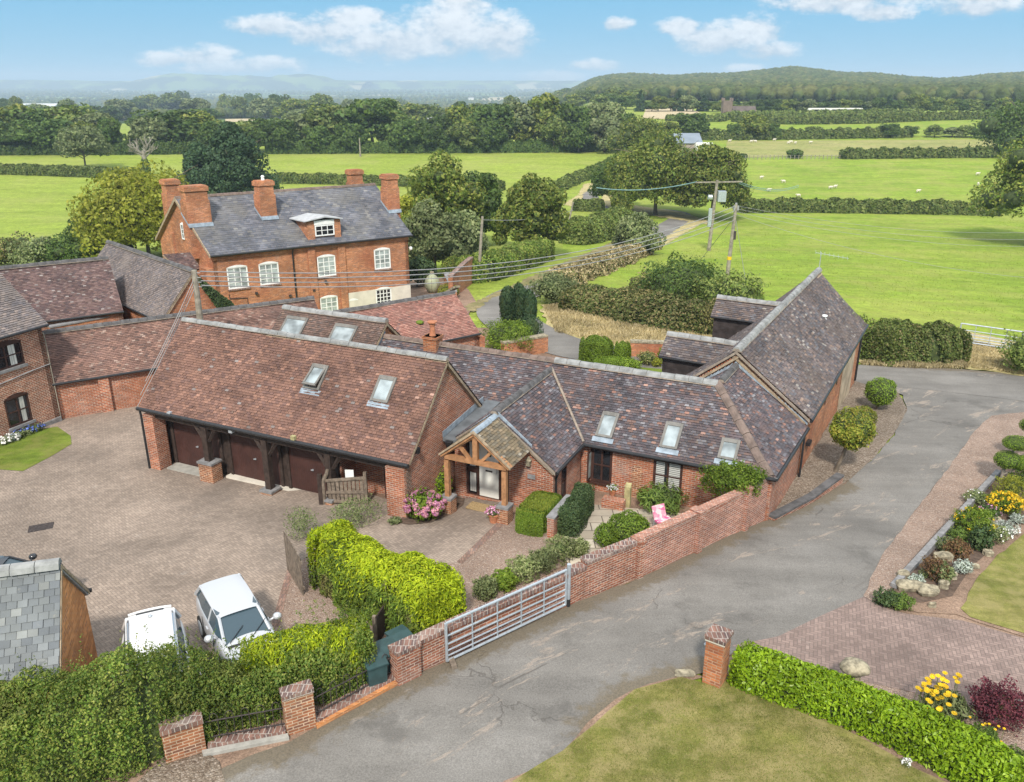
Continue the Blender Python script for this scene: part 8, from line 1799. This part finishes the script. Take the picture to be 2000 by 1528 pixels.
for k in range(16): px = 1075 + k * 12 + RG.uniform(-4, 4); kd = ['dark', 'oak', 'hedge'][k % 3]; plant(kd, px, 214 - (k % 4) * 6, 186 - (k % 4) * 5, 38, KN[kd] + ' on the lowest slope of the wooded hill, above the tan field', 'trees on the lowest hill slope')
for k, px in enumerate((1515, 1528, 1540, 1552, 1566, 1590)): plant('conif', px, 149, 137 + k % 3, 9, 'pine of the little clump on the hill crest', 'pines on the hill crest')
one_tree('large dark oak cut by the right edge of the picture', 2005, 305, 205, 175, L_DARK, 70, 11000, .6, base=.0, seed=50, name='oak_tree', cl=.32)
one_tree('overhanging oak at the right edge in front of the pasture', 2040, 480, 250, 215, L_OAK, 100, 22000, .36, base=.16, seed=51, name='oak_tree', cl=.30)
one_tree('grey bush under the overhanging oak at the right edge', 1950, 412, 365, 36, L_GREY, 16, 2500, .35, base=0, seed=52, name='bush', cl=.45)
one_tree('pale feathery ash tree standing in the left meadow', 168, 334, 245, 86, L_GREY, 46, 6500, .5, base=.26, seed=53, name='ash_tree', cl=.30, core=False, nb=12)
# dead tree
b, h, r = tdims(287, 347, 258, 62); dt = thing('dead_tree', 'bare dead tree with an ivy clad trunk in the left meadow', 'tree', b); rg = random.Random(5); m = MB(); B = Vector(b)
m.tube([B - ZX * .5, B + ZX * h * .35, B + ZX * h * .6], [.75, .6, .35], 8)
def limb(a, d, l, r_, n):
    e = a + d * l; mid_ = a.lerp(e, .5) + Vector((rg.uniform(-.1, .1), rg.uniform(-.1, .1), .08)) * l; m.tube([a, mid_, e], [r_, r_ * .75, r_ * .5], 5)
    if n:
        for _ in range(3):
            q = (d + Vector((rg.uniform(-.8, .8), rg.uniform(-.8, .8), rg.uniform(-.15, .7)))).normalized(); limb(a.lerp(e, rg.uniform(.45, 1)), q, l * rg.uniform(.5, .75), r_ * .55, n - 1)
for k in range(9): limb(B + ZX * h * rg.uniform(.38, .6), Vector((rg.uniform(-1, 1), rg.uniform(-1, 1), rg.uniform(.3, 1.2))).normalized(), h * .26, .22, 2)
m.build('branches', BARK_G, dt)
P_, N_ = shellpts(900, np.array([b[0], b[1], b[2] + h * .2]), np.array([1.1, 1.1, h * .24]), .8); V_, F_ = leafVF(P_, N_, .5, .8); iv = bpy.data.objects.new('ivy', mesh_mixed('ivy', [(V_, F_, 0)], [L_DARK])); COL.objects.link(iv); iv.parent = dt; iv.matrix_parent_inverse = Matrix.Translation(dt['_l']).inverted()
# ------------------------------------------------------------------ wooded hill and far woods
def blobs(name, label, pts, rad, mat_, sub=1, squash=.8):
    v0, f0 = icov((0, 0, 0), 1., sub, .12); n = len(pts); rr = np.asarray(rad)[:, None, None]; q = RG.uniform(0, 6.28, n); c, s = np.cos(q), np.sin(q)
    v = np.tile(v0, (n, 1, 1)); vx = v[:, :, 0] * c[:, None] - v[:, :, 1] * s[:, None]; vy = v[:, :, 0] * s[:, None] + v[:, :, 1] * c[:, None]; v[:, :, 0], v[:, :, 1] = vx, vy
    v = v * (1 + RG.normal(size=v.shape[:2])[:, :, None] * .10) * rr * np.array([1, 1, squash]) + np.asarray(pts)[:, None, :]
    F = (f0[None] + (np.arange(n) * len(v0))[:, None, None]).reshape(-1, 3)
    o = bpy.data.objects.new(name, npmesh(name, v.reshape(-1, 3), F, mat_, None, False)); COL.objects.link(o); return tag(o, label, 'wood', None, 'stuff')
L_WOOD = leaf('hill wood canopy', ls((.055, .085, .022), (.085, .115, .028), (.12, .145, .036), (.165, .165, .05)), .0, .9, .4, .22)
L_WOOD.bump(L_WOOD.noise(L_WOOD.pos(), .5, 4, .7), 1., 2.5)
n = 26000; a = RG.uniform(.02, .74, n); r = 620 + 1300 * RG.random(n) ** .9; keep = r > np.interp(a, [0, .06, .15, .4, .7], [950, 800, 660, 620, 620]); a, r = a[keep], r[keep]
y = r / np.sqrt(1 + a * a); x = a * y; rad = RG.uniform(3.2, 6.5, len(x)); blobs('wood', 'deciduous wood covering the hill on the right', np.stack([x, y, T(x, y) + rad * .55 + 2.5], 1), rad, L_WOOD, 2)
pts, rad = [], []
for k in range(460):
    rr_ = 800 * (9000 / 800) ** RG.random(); aa_ = RG.uniform(-.72, .30); ln = RG.integers(6, 26); th_ = RG.normal() * .25; sp = RG.uniform(9, 14) * (1 + rr_ / 4000)
    y0 = rr_ / math.hypot(1, aa_); x0 = aa_ * y0
    for j in range(ln):
        xx = x0 + (j - ln / 2) * sp * cos(th_) + RG.normal() * 4; yy = y0 + (j - ln / 2) * sp * sin(th_) + RG.normal() * 5
        if xx / yy > .06 and rr_ < 2300: continue
        q = RG.uniform(4, 7.5) * (1 + rr_ / 9000); pts.append((xx, yy, Tz(xx, yy) + q * .5)); rad.append(q)
blobs('distant_woods', 'woods and hedgerow trees scattered over the hazy plain', np.array(pts), np.array(rad), L_WOOD, 1)
# three low hills on the horizon
def hill(name, prof, Y, depth, mat_):
    V, F = [], []; n = len(prof)
    xs = np.linspace(prof[0][0], prof[-1][0], 60); ys = np.interp(xs, [p[0] for p in prof], [p[1] for p in prof]); ns = 9
    for x, yy in zip(xs, ys):
        d = ray(x, yy); X = d[0] / d[1] * Y; hz_ = max(0, CAMH + d[2] / d[1] * Y) + 60 + 3 * sin(x * .21) + 2 * sin(x * .57)
        for j in range(ns): t = j / (ns - 1) * 2 - 1; V.append((X, Y + t * depth, -60 + (hz_) * (1 - t * t)))
    F = [[a * ns + b, (a + 1) * ns + b, (a + 1) * ns + b + 1, a * ns + b + 1] for a in range(59) for b in range(ns - 1)]
    struct(link(name, npmesh(name, np.array(V), np.array(F), mat_, None, False, True)))
hill('hills', [(200, 162), (270, 158), (310, 147), (345, 143), (400, 146), (450, 148), (490, 147), (520, 151), (550, 147), (590, 144), (620, 147), (660, 157), (720, 160)], 7600, 500, FAR)
hill('hills', [(-200, 158), (60, 156), (250, 158), (420, 156), (700, 158), (1000, 157), (1200, 158), (1500, 160)], 8200, 500, FAR)
# ------------------------------------------------------------------ far buildings
def shed(label, px, py, wpx, hz_, depth, wallm, roofm, cat='building', rise=.25, rz=0., name='farm_shed', win=False):
    b = gv(px, py); d = math.hypot(b.x, b.y); w_ = wpx * d / FPX; r = thing(name, label, cat, b, rz); D = Vector((cos(rz), sin(rz), 0)); N = Vector((-D.y, D.x, 0)); P = lambda x, y, z: b + D * x + N * y + ZX * z
    m = MB(); m.prism([P(-w_ / 2, 0, -2), P(-w_ / 2, depth, -2), P(-w_ / 2, depth, hz_), P(-w_ / 2, depth / 2, hz_ + depth * rise), P(-w_ / 2, 0, hz_)], D * w_); m.build('wall', wallm, r)
    m = MB()
    for s in (0, 1): y0 = -.4 if s == 0 else depth + .4; m.prism([P(-w_ / 2 - .3, y0, hz_ - .05), P(w_ / 2 + .3, y0, hz_ - .05), P(w_ / 2 + .3, depth / 2, hz_ + depth * rise + .1), P(-w_ / 2 - .3, depth / 2, hz_ + depth * rise + .1)], ZX * .15)
    m.build('roof', roofm, r)
    if win:
        for k in range(3): m = MB(); m.box(P(-w_ * .35 + k * w_ * .28, -.05, hz_ * .4), D * w_ * .12, N * .04, ZX * hz_ * .35); m.build('window', GL_DARK, r)
    return r
PALE = plain('pale sheet roof', (.55, .55, .54), .6, .1, .3, b=0); GREYR = plain('grey far roof', (.24, .24, .25), .8, .1, .3, b=0); PW = plain('white far wall', (.72, .70, .66), .8, .1, .3, b=0); RW = plain('red far wall', (.36, .15, .10), .9, .1, .3, b=0); DW = plain('dark shed cladding', (.16, .17, .18), .8, .1, .3, b=0)
shed('long barn with a pale sheet roof far left above the trees', 92, 214, 86, 7, 22, DW, PALE, win=False); shed('low grey roofed farm building at the far left edge', 15, 224, 60, 5, 16, PW, GREYR); shed('small dark roofed building right of the pale barn', 198, 218, 30, 6, 12, DW, DW)
shed('white house with a grey roof among the middle trees', 852, 252, 34, 3.2, 9, PW, GREYR, 'house', .22, win=True, name='far_house'); shed('red brick house half hidden left of the white house', 793, 246, 14, 3.2, 8, RW, GREYR, 'house', .3, name='far_house'); shed('tiny white house on the distant rise', 920, 196, 10, 7, 9, PW, GREYR, 'house', .4, name='far_house')
shed('farm shed with grey cladding behind the big oak clump', 1345, 300, 46, 3.0, 12, plain('weathered shed boards', (.30, .25, .22), .9, .2, 1, b=0), plain('blue grey sheet roof', (.20, .235, .275), .6, .1, .3, b=0), rise=.2, rz=.0)
b = gv(1372, 300); r = thing('box_van', 'white van body parked beside the farm shed', 'van', b); m = MB(); m.cbox(b, (1, .1), 5.2, 2.2, 2.6, b.z + .6); m.build('body', PW, r); m = MB(); m.cbox(b + Vector((2.9, .2, 0)), (1, .1), 1.4, 2.0, 1.9, b.z + .5); m.build('cab', PW, r); m = MB(); [m.tube([b + Vector((x, -1.2, .45)), b + Vector((x, -1.0, .45))], .45, 10) for x in (-1.6, 2.6)]; m.build('wheels', TYRE, r)
b = gv(1418, 226); r = thing('church', 'small stone church tower with a dark roofed nave below the hill', 'church', b); m = MB(); m.cbox(b, (1, 0), 4.2, 4.2, 7.5, b.z - 1); [m.cbox(b + Vector((x, y, 0)), (1, 0), .7, .7, 1.3, b.z + 6.5) for x in (-1.9, 1.9) for y in (-1.9, 1.9)]; m.build('tower', plain('church stone', (.20, .15, .125), .9, .2, .4, b=0), r); m = MB(); m.prism([b + Vector((2.4, -3, -1)), b + Vector((2.4, 3, -1)), b + Vector((2.4, 3, 1.5)), b + Vector((2.4, 0, 4.2)), b + Vector((2.4, -3, 1.5))], Vector((11, 0, 0))); m.build('nave', plain('nave roof', (.12, .095, .085), .9, .2, .4, b=0), r)
for k, px in enumerate((1612, 1632, 1652, 1672, 1592)):
    b = gv(px, 224); r = thing('caravan', 'white caravan in the row below the wooded hill', 'caravan', b, 0, 'caravans below the wooded hill'); m = MB(); m.prism([b + Vector((-3.2, 0, .5)), b + Vector((3.2, 0, .5)), b + Vector((3.4, 0, 1.6)), b + Vector((2.8, 0, 2.9)), b + Vector((-2.8, 0, 2.9)), b + Vector((-3.4, 0, 1.6))], Vector((0, 2.3, 0))); m.build('body', PW, r); m = MB(); m.box(b + Vector((-2, -.05, 1.6)), Vector((4, 0, 0)), Vector((0, .04, 0)), ZX * .7); m.build('window', GL_DARK, r)
# ------------------------------------------------------------------ sheep
WOOL = plain('fleece', (.62, .57, .46), .95, .15, 3, b=.5)
def sheep_mesh():
    m = MB(); m.ell((0, 0, .62), (.58, .27, .29), 16, 10, lambda d: 1 + .06 * sin(9 * d.x + 3) * sin(8 * d.y) + (.04 if d.z > 0 else 0)); m.tube([(.42, 0, .72), (.60, 0, .82), (.72, 0, .80)], [.17, .13, .10], 10); m.tube([(.68, 0, .82), (.80, 0, .74), (.88, 0, .68)], [.10, .085, .05], 10)
    for s in (-1, 1):
        m.tube([(.70, s * .06, .86), (.68, s * .17, .84)], [.035, .02], 6)
        m.tube([(.36, s * .14, .45), (.37, s * .14, .22), (.36, s * .14, 0)], [.075, .045, .04], 7); m.tube([(-.38, s * .15, .5), (-.44, s * .15, .26), (-.38, s * .15, 0)], [.10, .05, .04], 7)
    m.tube([(-.55, 0, .68), (-.64, 0, .5)], [.06, .03], 6); return m
sm = sheep_mesh(); S0 = None
for k, (px, py, rz, lab) in enumerate(((1487, 350, .2, 'sheep standing alone nearest the big oak'), (1530, 358, 3.0, 'sheep second from the big oak, facing left'), (1501, 375, .1, 'sheep grazing below the first two'), (1559, 386, 3.3, 'sheep nearest the long dark hedge on the left'), (1622, 370, .1, 'sheep at the left of a close pair'), (1631, 368, .4, 'sheep at the right of a close pair'), (1793, 377, .2, 'pale sheep lying alone in mid pasture'), (1910, 363, 1.2, 'sheep by itself low on the far right'), (1909, 343, .1, 'sheep by itself higher on the far right'), (1425, 278, .1, 'tiny sheep'), (1467, 279, .3, 'tiny sheep'), (1475, 279, 2.8, 'tiny sheep'), (1512, 276, .2, 'tiny sheep'), (1540, 282, .2, 'tiny sheep'), (1545, 280, 3., 'tiny sheep'), (1553, 282, .6, 'tiny sheep'), (1583, 281, .1, 'tiny sheep'))):
    if S0 is None: o = S0 = sm.build('sheep', WOOL, None, True)
    else: o = S0.copy(); COL.objects.link(o)
    b = G(px, py); o.location = (b[0], b[1], b[2]); o.rotation_euler = (0, 0, rz); s = .85 if py > 340 else .95; o.scale = (s, s, s)
    tag(o, lab if lab != 'tiny sheep' else 'tiny pale sheep scattered over the dry upper pasture', 'sheep', 'sheep in the pastures')
m = MB(); a, b = gv(1440, 312), gv(1640, 311)
fr = thing('wire_fence', 'post and wire fence along the foot of the dry pasture', 'fence', a)
for k in range(26): p = a.lerp(b, k / 25); q = MB(); q.tube([Vector((p.x, p.y, Tz(p.x, p.y) - .3)), Vector((p.x, p.y, Tz(p.x, p.y) + 1.2))], .10, 5); q.build('post', POLEW, fr)
for z in (.5, 1.0): m.tube([Vector((*a.lerp(b, t)[:2], Tz(*a.lerp(b, t)[:2]) + z)) for t in np.linspace(0, 1, 26)], .02, 4)
m.build('wire', CABLE, fr)
# ------------------------------------------------------------------ haze over the plain
hm = bpy.data.materials.new('haze'); hm.use_nodes = True; nt = hm.node_tree; nt.nodes.remove(nt.nodes['Principled BSDF']); pv_ = nt.nodes.new('ShaderNodeVolumePrincipled')
pv_.inputs['Color'].default_value = (.68, .85, 1.0, 1); pv_.inputs['Density'].default_value = HAZE = 2.2e-4
nt.links.new(pv_.outputs[0], nt.nodes['Material Output'].inputs['Volume'])
m = MB(); m.box((-12000, -300, -66), (24000, 0, 0), (0, 9300, 0), (0, 0, 66 + 88)); o = m.build('haze', hm); tag(o, 'pale blue summer haze over the distant plain', 'haze', None, 'stuff')
for o in ROOTS:
    for k in ('_l', '_r'): 
        if k in o: del o[k]
